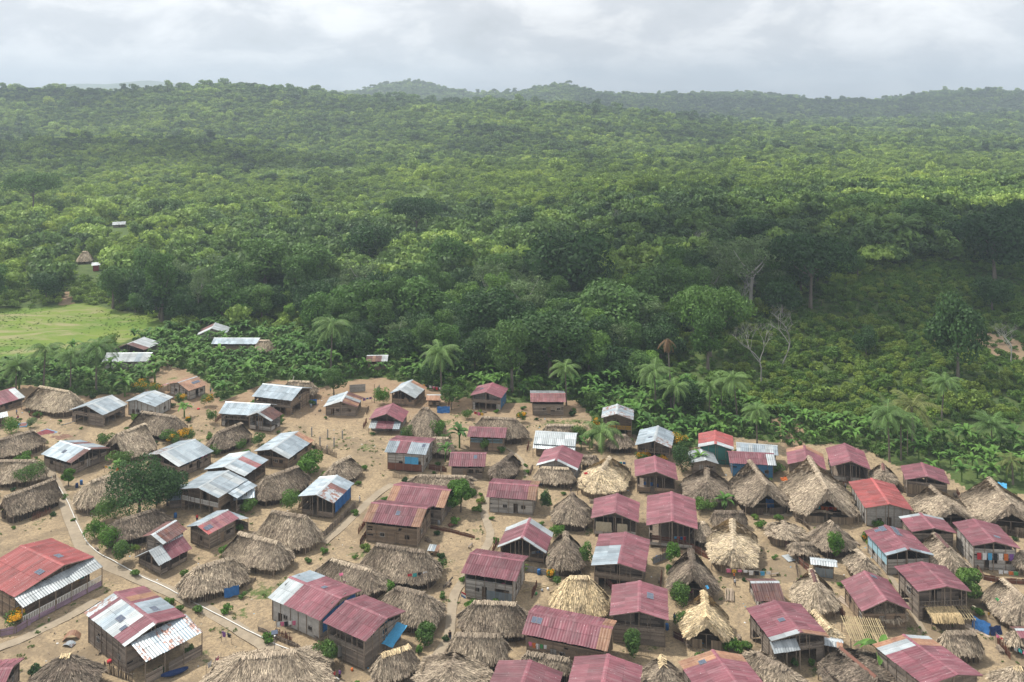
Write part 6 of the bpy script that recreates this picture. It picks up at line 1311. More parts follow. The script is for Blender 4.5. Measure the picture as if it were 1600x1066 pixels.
# ---------------------------------------------------------------- planting
def inst(name, meshes, loc, sc_, rz, label, cat, group=None, parts=('crown', 'trunk')):
    if len(meshes) == 1 or meshes[1] is None:
        o = bpy.data.objects.new(name, meshes[0]); C.objects.link(o); o.location = loc; o.rotation_euler = (0, 0, rz); o.scale = sc_ if isinstance(sc_, tuple) else (sc_,)*3
        return tag(o, label, cat, group)
    r = empty(name, loc, rz, label, cat, group); r.scale = sc_ if isinstance(sc_, tuple) else (sc_,)*3
    for nm, me in zip(parts, meshes):
        o = bpy.data.objects.new(nm, me); C.objects.link(o); o.parent = r
    return r
TAKEN = []                                                    # plants placed by hand: x, y, radius
def put_tree(px, py, wpx, hpx, kind, label, name='forest_tree', group=None):
    X, Y, Z = ground(px, py); s = F/Y; w_, h_ = wpx/s, hpx/s
    cm, tm = TREEK[kind]; d0 = {'dense': (14, 15), 'mid': (13, 14), 'tall': (10, 20), 'loose': (15, 18), 'umbrella': (25, 17), 'light': (10, 10)}[kind.rstrip('0123')]
    TAKEN.append((X, Y, w_*.38))
    return inst(name, (cm, tm), (X, Y, Z), (w_/d0[0], w_/d0[0], h_/d0[1]), ru(0, 6.28), label, 'tree', group)
HERO = [
 (1497, 592, 86, 132, 'dense0', 'solitary dark round tree standing among low shrubs on the right hillside, near bare pale tree'),
 (1266, 482, 150, 112, 'umbrella1', 'very wide dark spreading tree with pale stout trunk at the top of the shrub hillside'),
 (1110, 560, 125, 118, 'umbrella0', 'wide flat topped fresh green tree left of the shrub hillside'),
 (1172, 480, 100, 110, 'loose0', 'sparse grey green tree with a visible pale trunk beside the widest dark tree'),
 (885, 480, 130, 130, 'dense1', 'big dark dense tree rising above the middle of the forest belt'),
 (955, 540, 120, 105, 'mid1', 'rounded mid green tree just right of the middle of the forest belt'),
 (860, 590, 130, 105, 'dense2', 'low broad dark crown right behind the coconut palm in the middle'),
 (650, 378, 85, 68, 'umbrella1', 'dark tree with two lobed crown standing above the pale green scrub'),
 (817, 375, 45, 50, 'dense0', 'small dark round tree at the upper edge of the forest belt'),
 (52, 332, 90, 66, 'umbrella0', 'largest lone olive tree on the far left in front of the hills'),
 (253, 502, 50, 108, 'tall0', 'tall dark tree at the right corner of the football field'),
 (283, 510, 50, 60, 'dense1', 'squat dark tree beside the football field corner'),
 (222, 462, 50, 78, 'mid0', 'leafy tree just above the football field, left of the tall dark one'),
 (310, 500, 45, 85, 'loose1', 'thin pale trunked tree between the football field and the first far house'),
 (360, 480, 60, 80, 'mid2', 'green tree above the farthest pale and rust roofed house'),
 (415, 470, 75, 105, 'tall1', 'tall broad green tree in the sunny left part of the forest belt'),
 (485, 470, 70, 90, 'tall0', 'tall tree right of the broad green one in the left forest belt'),
 (575, 425, 75, 78, 'dense2', 'dark crown just below the two lobed tree'),
 (700, 440, 70, 75, 'mid1', 'green tree left of the sparse clearing in the forest belt'),
 (780, 470, 80, 75, 'mid0', 'green tree touching the big dark dense tree on its left'),
 (1030, 500, 80, 90, 'mid2', 'green tree left of the flat topped one'),
 (1185, 395, 70, 60, 'dense1', 'dark tree behind the sparse grey green tree'),
 (1345, 345, 70, 45, 'mid1', 'fresh green crown on the far right skyline of the forest belt'),
 (1440, 370, 90, 62, 'mid0', 'broad mid green tree on the upper right'),
 (1555, 440, 105, 110, 'dense2', 'large dark tree at the right edge above the shrub hillside'),
 (1590, 400, 90, 80, 'umbrella1', 'dark spreading tree cut by the right edge'),
 (1500, 400, 70, 65, 'dense0', 'dark tree left of the large one at the right edge'),
 (1060, 640, 70, 50, 'dense0', 'dark bushy tree behind the small red and green house'),
 (560, 520, 90, 85, 'mid2', 'tree above the lone coconut palm in the banana grove'),
 (660, 520, 95, 90, 'mid0', 'tree between banana grove and forest, left of the drooping coconut palm'),
 (760, 540, 95, 95, 'dense1', 'dark tree above the pink house with the blue side wall'),
]
for i, (px, py, w_, h_, k, lb) in enumerate(HERO): put_tree(px, py, w_, h_, k, lb)
for px, py, hp, wp, sd_, lb in ((1190, 600, 105, 48, 3, 'tall bare white tree on the left of the shrub hillside'), (1222, 570, 95, 60, 4, 'bare forked white tree right beside the tall bare one'), (1580, 572, 78, 85, 5, 'bare pale bushy tree at the right edge beside the cleared soil'),
                                (977, 375, 58, 40, 6, 'bare white tree above the middle of the forest belt'), (1106, 410, 62, 44, 7, 'bare pale tree behind the flat topped green tree'), (952, 520, 70, 40, 8, 'leafless trunk inside the middle of the dark forest'), (1160, 500, 75, 50, 9, 'leafless pale stems beside the sparse grey green tree')):
    X, Y, Z = ground(px, py); s = F/Y
    o = bpy.data.objects.new('bare_tree', bare_tree(sd_, hp/s, wp/s)); C.objects.link(o); o.location = (X, Y, Z); tag(o, lb, 'bare tree')
PALMLIST = [(517, 578, 490, 0, 'lone coconut palm rising from the banana grove left of the middle'), (690, 624, 532, 1, 'coconut palm with drooping yellowish fronds right of the ribbed tin roofed house'),
 (885, 634, 562, 2, 'bushy coconut palm behind the house with the white back slope'), (1025, 648, 562, 0, 'coconut palm left of the tall dead palm'), (1052, 660, 590, 1, 'shorter coconut palm right below the tall dead palm'),
 (1152, 655, 575, 2, 'coconut palm in the middle of the row right of the dead palm'), (1108, 650, 590, 0, 'thin trunked coconut palm between the dead palm and the next tall palm'), (1128, 645, 585, 1, 'coconut palm half hidden behind its taller right neighbour'),
 (1183, 695, 625, 2, 'low coconut palm just above the white roof of mixed sheets'), (1210, 392, 340, 3, 'dark palm standing high in the upper right forest'), (1412, 392, 332, 3, 'thin dark palm high in the upper right forest beyond the shrubs'),
 (1390, 722, 628, 0, 'left one of three clustered coconut palms above the banana grove'), (1408, 720, 640, 1, 'dark skirted middle palm of the cluster above the banana grove'), (1428, 700, 608, 4, 'yellow green palm at the back of the cluster on the right'),
 (1471, 657, 582, 2, 'single coconut palm with bare pale trunk on the shrub hillside'), (1550, 700, 645, 3, 'low dark palm on the right above the banana grove'), (1583, 758, 705, 4, 'bright yellow green palm above the rightmost large thatch'),
 (68, 608, 530, 0, 'left one of three coconut palms below the football field'), (110, 612, 540, 1, 'middle one of three coconut palms below the football field'), (150, 612, 522, 2, 'right one of three coconut palms below the football field, next to a white roof'),
 (25, 612, 555, 3, 'dark palm at the left edge below the football field'), (1283, 480, 465, 4, 'tiny yellow palm below the widest dark tree'), (940, 700, 655, 5, 'short palm beside the narrow two storey house'), (575, 330, 312, 3, 'far palm in the pale scrub above the forest belt'), (728, 362, 335, 3, 'far palm right of the two lobed dark tree'), (760, 365, 340, 3, 'far palm left of the small dark round tree')]
for px, py, top, k, lb in PALMLIST:
    X, Y, Z = ground(px, py); s = F/Y; h_ = (py-top)/s
    ms = {0: PALMS[0], 1: PALMS[1], 2: PALMS[2], 3: PALM_OIL, 4: PALM_YEL, 5: PALM_SHORT}[k]; hh = {0: 11.3, 1: 11.3, 2: 11.3, 3: 9.5, 4: 6.5, 5: 4.6}[k]
    TAKEN.append((X, Y, 1.5)); inst('coconut_palm' if k != 3 else 'oil_palm', ms, (X, Y, Z), h_/hh, ru(0, 6), lb, 'palm')
X, Y, Z = ground(1049, 640); inst('dead_palm', PALM_DEAD, (X, Y, Z), (640-528)/(F/Y)/14.5, 1, 'tall dead palm with hanging orange fronds above the banana grove', 'palm')
# scattered broadleaf trees of the forest belt and its surroundings, largest in view first
def sample(n, y0, y1, rng):
    Y = np.sqrt(rng.uniform(y0**2, y1**2, n)); U = rng.uniform(-.95, .95, n); return U*Y, Y
def thin(X, Y, rad, keep=None):                               # keep points at least rad apart, on a hash grid
    grid = {}; ok = []
    for i in range(len(X)):
        r = rad[i] if hasattr(rad, '__len__') else rad; c = 12.0
        gx, gy = int(X[i]//c), int(Y[i]//c); good = True
        for a in (-1, 0, 1):
            for b in (-1, 0, 1):
                for (x, y) in grid.get((gx+a, gy+b), ()):
                    if (x-X[i])**2+(y-Y[i])**2 < r*r: good = False; break
                if not good: break
            if not good: break
        if good: grid.setdefault((gx, gy), []).append((X[i], Y[i])); ok.append(i)
    return np.array(ok, int)
SEEN = [(133, 408), (150, 417), (186, 356), (333, 515), (368, 545), (205, 545), (198, 565), (590, 562), (290, 600)]
def hides(X, Y, depth, wid=20):                               # leave the known far buildings in view, as they are in the place
    b = np.zeros(len(X), bool); px, py = topix(X, Y, 0)
    for (a, c) in SEEN:
        y0 = ground(a, c)[1]; b |= (np.abs(px-a) < wid) & (Y > y0-depth) & (Y < y0+6)
    return b
def blocked(X, Y, pad=0):
    b = np.zeros(len(X), bool)
    for (cx, cy, th, hl, hw) in FOOT:
        dx, dy = X-cx, Y-cy; u = dx*math.cos(th)+dy*math.sin(th); v = -dx*math.sin(th)+dy*math.cos(th)
        b |= (np.abs(u) < hl+pad) & (np.abs(v) < hw+pad)
    return b
def near_taken(X, Y):
    b = np.zeros(len(X), bool)
    for (x, y, r) in TAKEN: b |= (X-x)**2+(Y-y)**2 < r*r
    return b
rng = np.random.default_rng(5)
X, Y = sample(38000, 262, 660, rng)
inF = inpoly(X, Y, FORESTP); inV = inpoly(X, Y, VILLAGE); inFd = inpoly(X, Y, FIELD); inB = inpoly(X, Y, BANANA); inC = inpoly(X, Y, COFFEE)
pr = np.where(inF, .9, 0.0)
pr = np.where(~inF & (Y > 330), .05, pr)
pr = np.where(inB & ~inF, .012, pr); pr = np.where(inC, .006, pr); pr = np.where(inV | inFd, 0, pr)
for p in CLEAR: pr = np.where(inpoly(X, Y, p), 0, pr)
px_, py_ = topix(X, Y, 0); pr = np.where((px_ < 480) & (py_ > 508), 0, pr); k = (rng.uniform(size=len(X)) < pr) & ~hides(X, Y, 95, 26); X, Y = X[k], Y[k]; k = ~near_taken(X, Y) & ~blocked(X, Y, 3); X, Y = X[k], Y[k]
k = thin(X, Y, 6.3); X, Y = X[k], Y[k]
o_ = np.argsort(Y+1e4*(np.abs(X) > Y*.60)); X, Y = X[o_], Y[o_]
GRP = {'dense': ('dense dark green tree of the forest belt behind the village', 'dense dark trees of the forest belt'), 'mid': ('rounded green tree of the forest belt behind the village', 'rounded green trees of the forest belt'),
       'tall': ('tall narrow green tree of the forest belt behind the village', 'tall narrow trees of the forest belt'), 'loose': ('sparse grey green tree with pale limbs in the forest belt', 'sparse trees of the forest belt'), 'light': ('small bright yellow green tree of the forest belt', 'small bright trees of the forest belt')}
NIND = 255
extra_forest = []
for i in range(len(X)):
    kd = rng.choice(['dense', 'mid', 'tall', 'loose', 'light'], p=[.30, .30, .18, .13, .09]); sdi = rng.integers(0, {'dense': 3, 'mid': 3, 'tall': 2, 'loose': 2, 'light': 2}[kd])
    sc_ = rng.uniform(.5, 1.2); z = float(height(X[i], Y[i]))
    if i < NIND: inst('forest_tree', TREEK['%s%d' % (kd, sdi)], (X[i], Y[i], z-.1), (sc_, sc_, sc_*rng.uniform(.85, 1.1)), rng.uniform(0, 6.28), GRP[kd][0], 'tree', GRP[kd][1])
    else: extra_forest.append((X[i], Y[i], z-.1, sc_*1.0, rng.uniform(0, 6.28)))
# bananas: about 290 single plants nearest the village, the rest one grove
X, Y = sample(32000, 200, 420, rng)
k = inpoly(X, Y, BANANA) & ~inpoly(X, Y, VILLAGE) & ~inpoly(X, Y, FIELD) & ~blocked(X, Y, .8); X, Y = X[k], Y[k]
k = (wav(X, Y, 45, 21)+rng.normal(0, .25, len(X)) > -.45) & ~near_taken(X, Y); X, Y = X[k], Y[k]; k = thin(X, Y, 2.6); X, Y = X[k], Y[k]
o_ = np.argsort(Y+rng.uniform(0, 60, len(Y))+1e4*(np.abs(X) > Y*.60)); X, Y = X[o_], Y[o_]
NB = 270; grove = []
for i in range(len(X)):
    z = float(height(X[i], Y[i])); sc_ = rng.uniform(.55, 1.5)
    if i < NB: inst('banana_plant', BANANAS[rng.integers(0, 4)], (X[i], Y[i], z), sc_, rng.uniform(0, 6.28), 'banana plant with broad drooping leaves in the grove behind the village', 'banana plant', 'banana plants of the grove', ('leaves', 'stem'))
    else: grove.append((X[i], Y[i], z, sc_, rng.uniform(0, 6.28)))
# ---- scattered stuff through one geometry node group each (points carry scale, turn and kind)
def scatter(name, label_kind, pts, protos, smin=None):
    P = np.array([p[:3] for p in pts], np.float32); me = bpy.data.meshes.new(name); me.vertices.add(len(P)); me.vertices.foreach_set('co', P.ravel())
    a = me.attributes.new('size', 'FLOAT', 'POINT'); a.data.foreach_set('value', np.array([p[3] for p in pts], np.float32))
    a = me.attributes.new('turn', 'FLOAT', 'POINT'); a.data.foreach_set('value', np.array([p[4] for p in pts], np.float32))
    a = me.attributes.new('pick', 'INT', 'POINT'); a.data.foreach_set('value', RNG.integers(0, len(protos), len(P)).astype(np.int32))
    o = bpy.data.objects.new(name, me); C.objects.link(o); tag(o, kind=label_kind)
    col = bpy.data.collections.new(name+'_kinds')
    for i, m_ in enumerate(protos): q = bpy.data.objects.new('%s_kind' % name, m_); col.objects.link(q)
    g = bpy.data.node_groups.new(name, 'GeometryNodeTree')
    g.interface.new_socket('Geometry', in_out='INPUT', socket_type='NodeSocketGeometry'); g.interface.new_socket('Geometry', in_out='OUTPUT', socket_type='NodeSocketGeometry')
    gi = g.nodes.new('NodeGroupInput'); gout = g.nodes.new('NodeGroupOutput'); ip = g.nodes.new('GeometryNodeInstanceOnPoints'); ci = g.nodes.new('GeometryNodeCollectionInfo')
    ci.inputs['Collection'].default_value = col; ci.inputs['Separate Children'].default_value = True; ci.inputs['Reset Children'].default_value = True
    def na(nm, ty): n = g.nodes.new('GeometryNodeInputNamedAttribute'); n.data_type = ty; n.inputs['Name'].default_value = nm; return n.outputs['Attribute']
    cv = g.nodes.new('ShaderNodeCombineXYZ'); g.links.new(na('turn', 'FLOAT'), cv.inputs[2]); er = g.nodes.new('FunctionNodeEulerToRotation'); g.links.new(cv.outputs[0], er.inputs[0])
    mp = g.nodes.new('GeometryNodeMeshToPoints'); g.links.new(gi.outputs[0], mp.inputs['Mesh'])
    g.links.new(mp.outputs[0], ip.inputs['Points']); g.links.new(ci.outputs[0], ip.inputs['Instance']); ip.inputs['Pick Instance'].default_value = True
    g.links.new(na('pick', 'INT'), ip.inputs['Instance Index']); g.links.new(er.outputs[0], ip.inputs['Rotation']); g.links.new(na('size', 'FLOAT'), ip.inputs['Scale']); g.links.new(ip.outputs[0], gout.inputs[0])
    md = o.modifiers.new('scatter', 'NODES'); md.node_group = g
    return o
FARK = [make_tree('round', 12, 11, 12, 420, 1.0, 'leaf_far', 'bark', 100+i)[0] for i in range(4)]+[make_tree('umbrella', 16, 13, 12, 460, 1.05, 'leaf_far', 'bark', 110+i)[0] for i in range(2)]+[make_tree('tall', 9, 16, 10, 380, .95, 'leaf_far', 'bark', 120)[0]]
SCRK = [shrub_mesh('scrub', 6, 4, 8, 320, .42, 'leaf_scrub', 130+i) for i in range(4)]+[make_tree('round', 7, 7, 8, 420, .55, 'leaf_scrub', 'bark', 135)[0]]
# far forest on the hills
X, Y = sample(370000, 620, 5200, rng)
Zs = height(X, Y); px, py = topix(X, Y, Zs); k = (px > -480) & (px < 2080); X, Y, Zs = X[k], Y[k], Zs[k]
hillw = sst(850, 1150, Y+.35*np.maximum(-X, 0)-.35*np.maximum(X, 0)+140*wav(X, Y, 300, 35)); cl = wav(X, Y, 210, 31); dens = np.clip(.05+.95*hillw+.40*(cl > .5), 0, 1); dens = np.where((wav(X, Y, 260, 36) > .62) & (Y < 1750), .06, dens)
for p in CLEAR: dens = np.where(inpoly(X, Y, p), 0, dens)
k = rng.uniform(size=len(X)) < dens; X, Y, Zs = X[k], Y[k], Zs[k]
rad = np.clip(3.6+(Y-600)/3600*8, 3.6, 9.5); k = thin(X, Y, rad); X, Y, Zs, rad = X[k], Y[k], Zs[k], rad[k]
print('far forest', len(X))
fp = [(X[i], Y[i], Zs[i]-1.2, rng.uniform(.45, 1.0)*(.75+rad[i]/22)*(.62+.38*min(1, max(0, (Y[i]-700)/1100)))*(1.9 if rng.random() < .05 else 1), rng.uniform(0, 6.28)) for i in range(len(X))]+[(a, b, c, d*1.05, e) for a, b, c, d, e in extra_forest]
scatter('far_forest', 'stuff', fp, FARK)
# bright scrub and young plantation between the forest belt and the hills
X, Y = sample(370000, 300, 1750, rng); Zs = height(X, Y)
k = ~inpoly(X, Y, VILLAGE) & ~inpoly(X, Y, FIELD) & ~inpoly(X, Y, COFFEE) & ~(inpoly(X, Y, BANANA) & (Y < 330)) & ~blocked(X, Y, 2) ; X, Y, Zs = X[k], Y[k], Zs[k]
k = (wav(X, Y, 120, 33)+rng.normal(0, .3, len(X)) > -.6) & ~hides(X, Y, 42, 16); X, Y, Zs = X[k], Y[k], Zs[k]
for p in DIRT+CLEAR: k = ~inpoly(X, Y, p) | (rng.uniform(size=len(X)) < (.12 if p in CLEAR else 0)); X, Y, Zs = X[k], Y[k], Zs[k]
k = thin(X, Y, np.clip(2.3+(Y-300)/460, 2.3, 4.8)); X, Y, Zs = X[k], Y[k], Zs[k]
print('scrub', len(X))
scatter('scrub', 'stuff', [(X[i], Y[i], Zs[i]-.2, rng.uniform(.35, .85)*(.9+Y[i]/2600)*(2.4 if rng.random() < .035 else 1), rng.uniform(0, 6.28)) for i in range(len(X))], SCRK)
# undergrowth under bananas and village edge
X, Y = sample(86000, 215, 430, rng); Zs = height(X, Y)
k = (inpoly(X, Y, BANANA) | (inpoly(X, Y, COFFEE) & (rng.uniform(size=len(X)) < .22))) & ~inpoly(X, Y, VILLAGE) & ~inpoly(X, Y, FIELD) & ~blocked(X, Y, .6); X, Y, Zs = X[k], Y[k], Zs[k]; k = thin(X, Y, 1.7); X, Y, Zs = X[k], Y[k], Zs[k]
UND = [shrub_mesh('undergrowth', 2.6, 1.7, 6, 240, .20, 'leaf_mid', 140+i) for i in range(3)]
scatter('undergrowth', 'stuff', [(X[i], Y[i], Zs[i]-.1, rng.uniform(.5, 1.3), rng.uniform(0, 6.28)) for i in range(len(X))], UND)
if grove: scatter('banana_grove', 'stuff', grove, [b[0] for b in BANANAS])
# coffee shrubs on the right hillside
X, Y = sample(43000, 240, 430, rng); k = inpoly(X, Y, COFFEE) & ~near_taken(X, Y) & ~inpoly(X, Y, VILLAGE); X, Y = X[k], Y[k]
for p in DIRT: k = ~inpoly(X, Y, p); X, Y = X[k], Y[k]
k = (wav(X, Y, 38, 37)+.5*wav(X, Y, 15, 38)+rng.normal(0, .18, len(X)) > -.55); X, Y = X[k], Y[k]; k = thin(X, Y, 2.7); X, Y = X[k], Y[k]
o_ = np.argsort(Y+1e4*(np.abs(X) > Y*.60)); X, Y = X[o_], Y[o_]; print('coffee', len(X))
COF = [shrub_mesh('shrub_leaves', 3.4, 2.6, 8, 560, .22, 'leaf_coffee', 150+i) for i in range(4)]
rest = []
for i in range(len(X)):
    z = float(height(X[i], Y[i])); s_ = rng.uniform(.75, 1.45)*(1.6 if rng.random() < .05 else 1)
    if i < 280: inst('hillside_shrub', (COF[rng.integers(0, 4)],), (X[i], Y[i], z-.1), s_, rng.uniform(0, 6.28), 'low rounded crop shrub planted on the grassy right hillside', 'shrub', 'crop shrubs on the right hillside')
    else: rest.append((X[i], Y[i], z-.1, s_, rng.uniform(0, 6.28)))
if rest: scatter('hillside_shrubs', 'stuff', rest, COF)
# ---------------------------------------------------------------- plants inside the village
def bush(px, py, wpx, hpx, mk, label, name='bush', n=900, flowers=0, cat='bush', stemmed=False):
    X, Y, Z = ground(px, py); s = F/Y; w_, h_ = wpx/s, hpx/s; sd_ = int(px*7+py)
    if stemmed:
        r_ = np.random.default_rng(sd_); lob = crown_lobes(r_, w_, h_, 12, 'round'); V, Fq_, tn = leafcloud(r_, lob, int(n*2.2), .24); cm = npmesh('crown', V, Fq_, tn, [mk]); tm = trunk_mesh('trunk', lob, h_, w_, 'bark', r_)
        o = inst(name, (cm, tm), (X, Y, Z), 1.0, 0, label, cat)
    else:
        cm = shrub_mesh('foliage', w_*1.05, h_*1.15, 12, int(n*2.0), .17, mk, sd_)
        if flowers:
            r = empty(name, (X, Y, Z), 0, label, cat); o = bpy.data.objects.new('foliage', cm); C.objects.link(o); o.parent = r
            r_ = np.random.default_rng(sd_+1); lob = [(r_.uniform(-.35, .35)*w_, r_.uniform(-.35, .2)*w_, h_*r_.uniform(.6, .95), w_*.2, w_*.2, h_*.16) for _ in range(6)]
            V, Fq_, tn = leafcloud(r_, lob, flowers, .16); o2 = bpy.data.objects.new('blossom', npmesh('blossom', V, Fq_, tn, ['petal'])); C.objects.link(o2); o2.parent = r; o = r
        else: o = inst(name, (cm,), (X, Y, Z), 1.0, 0, label, cat)
    TAKEN.append((X, Y, w_*.5)); return o
YB = [(222, 612, 28, 18, 'yellow blossoming bush left of the orange rusted roof, larger of the pair'), (243, 614, 22, 14, 'yellow blossoming bush touching the orange rusted roof house'), (323, 635, 22, 17, 'yellow blossoming bush right of the red swing frame'), (282, 634, 20, 18, 'yellow flowering bush beside the banana plant behind the pale roof'),
      (291, 690, 24, 20, 'yellow blossoming bush right above the grey brown thatch corner'), (272, 800-105, 22, 16, 'small yellow blossoming bush behind the long grey roof'), (294, 660, 8, 8, 'tiny yellow flower tuft on the narrow dirt path'),
      (1064, 705, 26, 28, 'tall yellow blossoming bush right of the raised grey roofed house'), (1005, 718, 24, 12, 'yellow blossoms in front of the raised grey roofed house'), (1034, 722, 16, 10, 'small yellow bush at the back of the blue barrel house'), (814, 660, 14, 16, 'yellow blossoming bush behind the long low thatch'), (930, 670, 18, 16, 'yellow tinged bush left of the narrow two storey house'), (22, 978, 34, 22, 'yellow leaved garden bush beside the purple boarded house'), (1352, 847, 10, 14, 'yellowish bush left of the light blue wall'), (860, 905, 14, 14, 'yellow flowers in the little fenced garden behind the bright straw hut')]
for px, py, w_, h_, lb in YB: bush(px, py, w_, h_, 'leaf_mid', lb, 'flowering_bush', 500, 420, 'flowering bush')
BU = [
 (218, 808, 110, 88, 'leaf_dark', 'large dark leafy tree in the left of the village, over a thatch', 1, 4200), (262, 790, 62, 62, 'leaf_dark', 'smaller dark crown joined to the right of the large dark tree', 1, 2000), (170, 815, 46, 34, 'leaf_mid', 'green bush at the foot of the large dark tree', 0, 1000),
 (148, 842, 34, 28, 'leaf_bright', 'leftmost bush of the row along the white pipe', 0, 900), (172, 858, 40, 34, 'leaf_bright', 'middle yellow green bush of the row along the white pipe', 0, 1000), (195, 880, 34, 34, 'leaf_mid', 'last bush of the row along the white pipe, at the plank house', 0, 1000),
 (483, 738, 46, 28, 'leaf_bright', 'lone bright green tree beside the stick fence', 1, 1500), (455, 800, 36, 34, 'leaf_mid', 'green bush left of the rust patched roof with blue tarps', 0, 1000), (720, 800, 44, 52, 'leaf_bright', 'round bright green tree right of the rust ended pink roof', 1, 2200),
 (507, 1040, 40, 34, 'leaf_mid', 'dark green bush below the long pink and white roof', 0, 1300), (663, 1005, 34, 28, 'leaf_mid', 'bush beside the path right of the porch with the blue tarp', 0, 1000), (605, 925, 26, 16, 'leaf_bright', 'little bush growing in a planter behind the pink roof with the blue tarp', 0, 500), (48, 757, 50, 34, 'leaf_mid', 'bushes in front of the pale thatch at the left edge', 0, 1500), (38, 730, 26, 22, 'leaf_bright', 'light green bush between the two left edge thatches', 0, 700),
 (107, 760, 20, 30, 'leaf_bright', 'small round tree on dark posts by the plank house gable', 1, 700), (18, 678, 34, 24, 'leaf_bright', 'bush at the left edge beside the drying mats', 0, 900), (48, 668, 16, 14, 'leaf_grey', 'dry grey shrub standing on the sand near the round hut', 0, 300),
 (990, 1030, 28, 40, 'leaf_mid', 'conical dark bush between the bottom pink roofs and the yellow topped hut', 0, 1000), (1306, 872, 26, 38, 'leaf_bright', 'leafy bush between the solar tipped hut and the light blue walled house', 0, 1000), (1510, 935, 48, 50, 'leaf_mid', 'full green tree right of the pink roofed house with the open porch', 1, 2600),
 (1070, 738, 40, 42, 'leaf_dark', 'dark round bush behind the blue barrel house', 0, 1600), (853, 800, 20, 34, 'leaf_dark', 'dark narrow bush at the corner of the central pink roofed house', 0, 800), (870, 838, 26, 18, 'leaf_bright', 'bush between round grey hut and white edged gable', 0, 600), (1052, 880, 24, 28, 'leaf_bright', 'bright sapling in the yard left of the long bright straw hut', 0, 700), (1048, 905, 18, 20, 'leaf_bright', 'second sapling right in front of the grey hut with pale ridge pole', 0, 500),
 (866, 888, 22, 20, 'leaf_bright', 'garden bush under the round brown hut', 0, 600), (915, 885, 24, 34, 'leaf_mid', 'bush hugging the right side of the round brown hut', 0, 700), (1058, 945, 34, 32, 'leaf_mid', 'bushes under the washing corner of the plank house with solar panel', 0, 900), (1068, 985, 32, 28, 'leaf_mid', 'potted garden at the left of the yellow straw gable', 0, 800), (1145, 1018, 30, 16, 'leaf_bright', 'low yellow green weeds above the bottom pink roof', 0, 500), (685, 735-50, 26, 26, 'leaf_bright', 'bush right of the cone shaped grey hut', 0, 800), (597, 632, 24, 26, 'leaf_bright', 'leafy bush left of the ribbed tin roof at the grove edge', 0, 900), (635, 690, 18, 24, 'leaf_mid', 'small cypress like bush right of the double pink porch house', 0, 600),
 (705, 640, 34, 40, 'leaf_mid', 'leafy shrub between the tin roofed house and the pink house with blue wall', 1, 1300), (522, 618, 36, 44, 'leaf_mid', 'soft green tree beside the unfinished grey wall', 1, 1500), (330, 662, 18, 20, 'leaf_mid', 'bush on the left of the plain blue grey roof', 0, 500), (337, 712, 20, 16, 'leaf_mid', 'low bush under the small dark thatch', 0, 500), (373, 702, 22, 14, 'leaf_mid', 'low hedge right of the small dark thatch', 0, 500), (265, 692, 34, 18, 'leaf_mid', 'hedge between grey brown thatch and long grey roof', 0, 900), (164, 692, 26, 14, 'leaf_mid', 'hedge left of the pale gabled thatch', 0, 600), (188, 730, 40, 22, 'leaf_mid', 'tangle of shrubs below the pale gabled thatch', 0, 900),
 (905, 690, 30, 26, 'leaf_mid', 'garden shrubs right of the bright white roof', 0, 900), (930, 640, 30, 30, 'leaf_mid', 'bushy tree behind the garden of the narrow two storey house', 1, 1200), (755, 705, 18, 20, 'leaf_mid', 'bush at the wall of the turquoise porch house', 0, 500), (784, 708, 12, 10, 'leaf_mid', 'tiny bush right of the turquoise porch', 0, 250), (695, 703, 20, 22, 'leaf_mid', 'bush beside the small pale thatch', 0, 500), (1242, 1040, 12, 9, 'leaf_mid', 'potted plant left of the porch door', 0, 250), (1268, 1040, 10, 9, 'leaf_mid', 'potted plant right of the porch door', 0, 250), (1370, 823, 22, 10, 'leaf_bright', 'weeds at the concrete block house corner', 0, 400), (730, 655, 20, 14, 'leaf_mid', 'weeds below the pink house with blue side wall', 0, 400), (690, 890, 16, 14, 'leaf_mid', 'bush at the right end of the long brown thatch', 0, 400), (390, 800, 24, 20, 'leaf_mid', 'shrub beside the grey annex of the big balcony house', 0, 600), (405, 815-120, 20, 18, 'leaf_mid', 'bush by the porch with hanging washing', 0, 500), (655, 1022, 10, 14, 'leaf_bright', 'tuft beside the yellow bundle hut', 0, 250), (960, 660, 26, 26, 'leaf_mid', 'shrubs squeezed right of the banana plants by the garden', 0, 600), (990, 672, 24, 26, 'leaf_mid', 'shrub behind the raised grey roof', 0, 600), (1215, 740, 30, 14, 'leaf_mid', 'weeds behind the middle tall thatch', 0, 400), (1100, 800, 34, 24, 'leaf_mid', 'garden shrubs below the dark hooded thatch', 0, 800), (1125, 790, 30, 22, 'leaf_banana', 'yellow green shrub between the dark and the middle tall thatch', 0, 600)]
for px, py, w_, h_, mk, lb, st, n_ in BU: bush(px, py, w_, h_, mk, lb, 'village_tree' if st else 'bush', n_, 0, 'tree' if st else 'bush', bool(st))
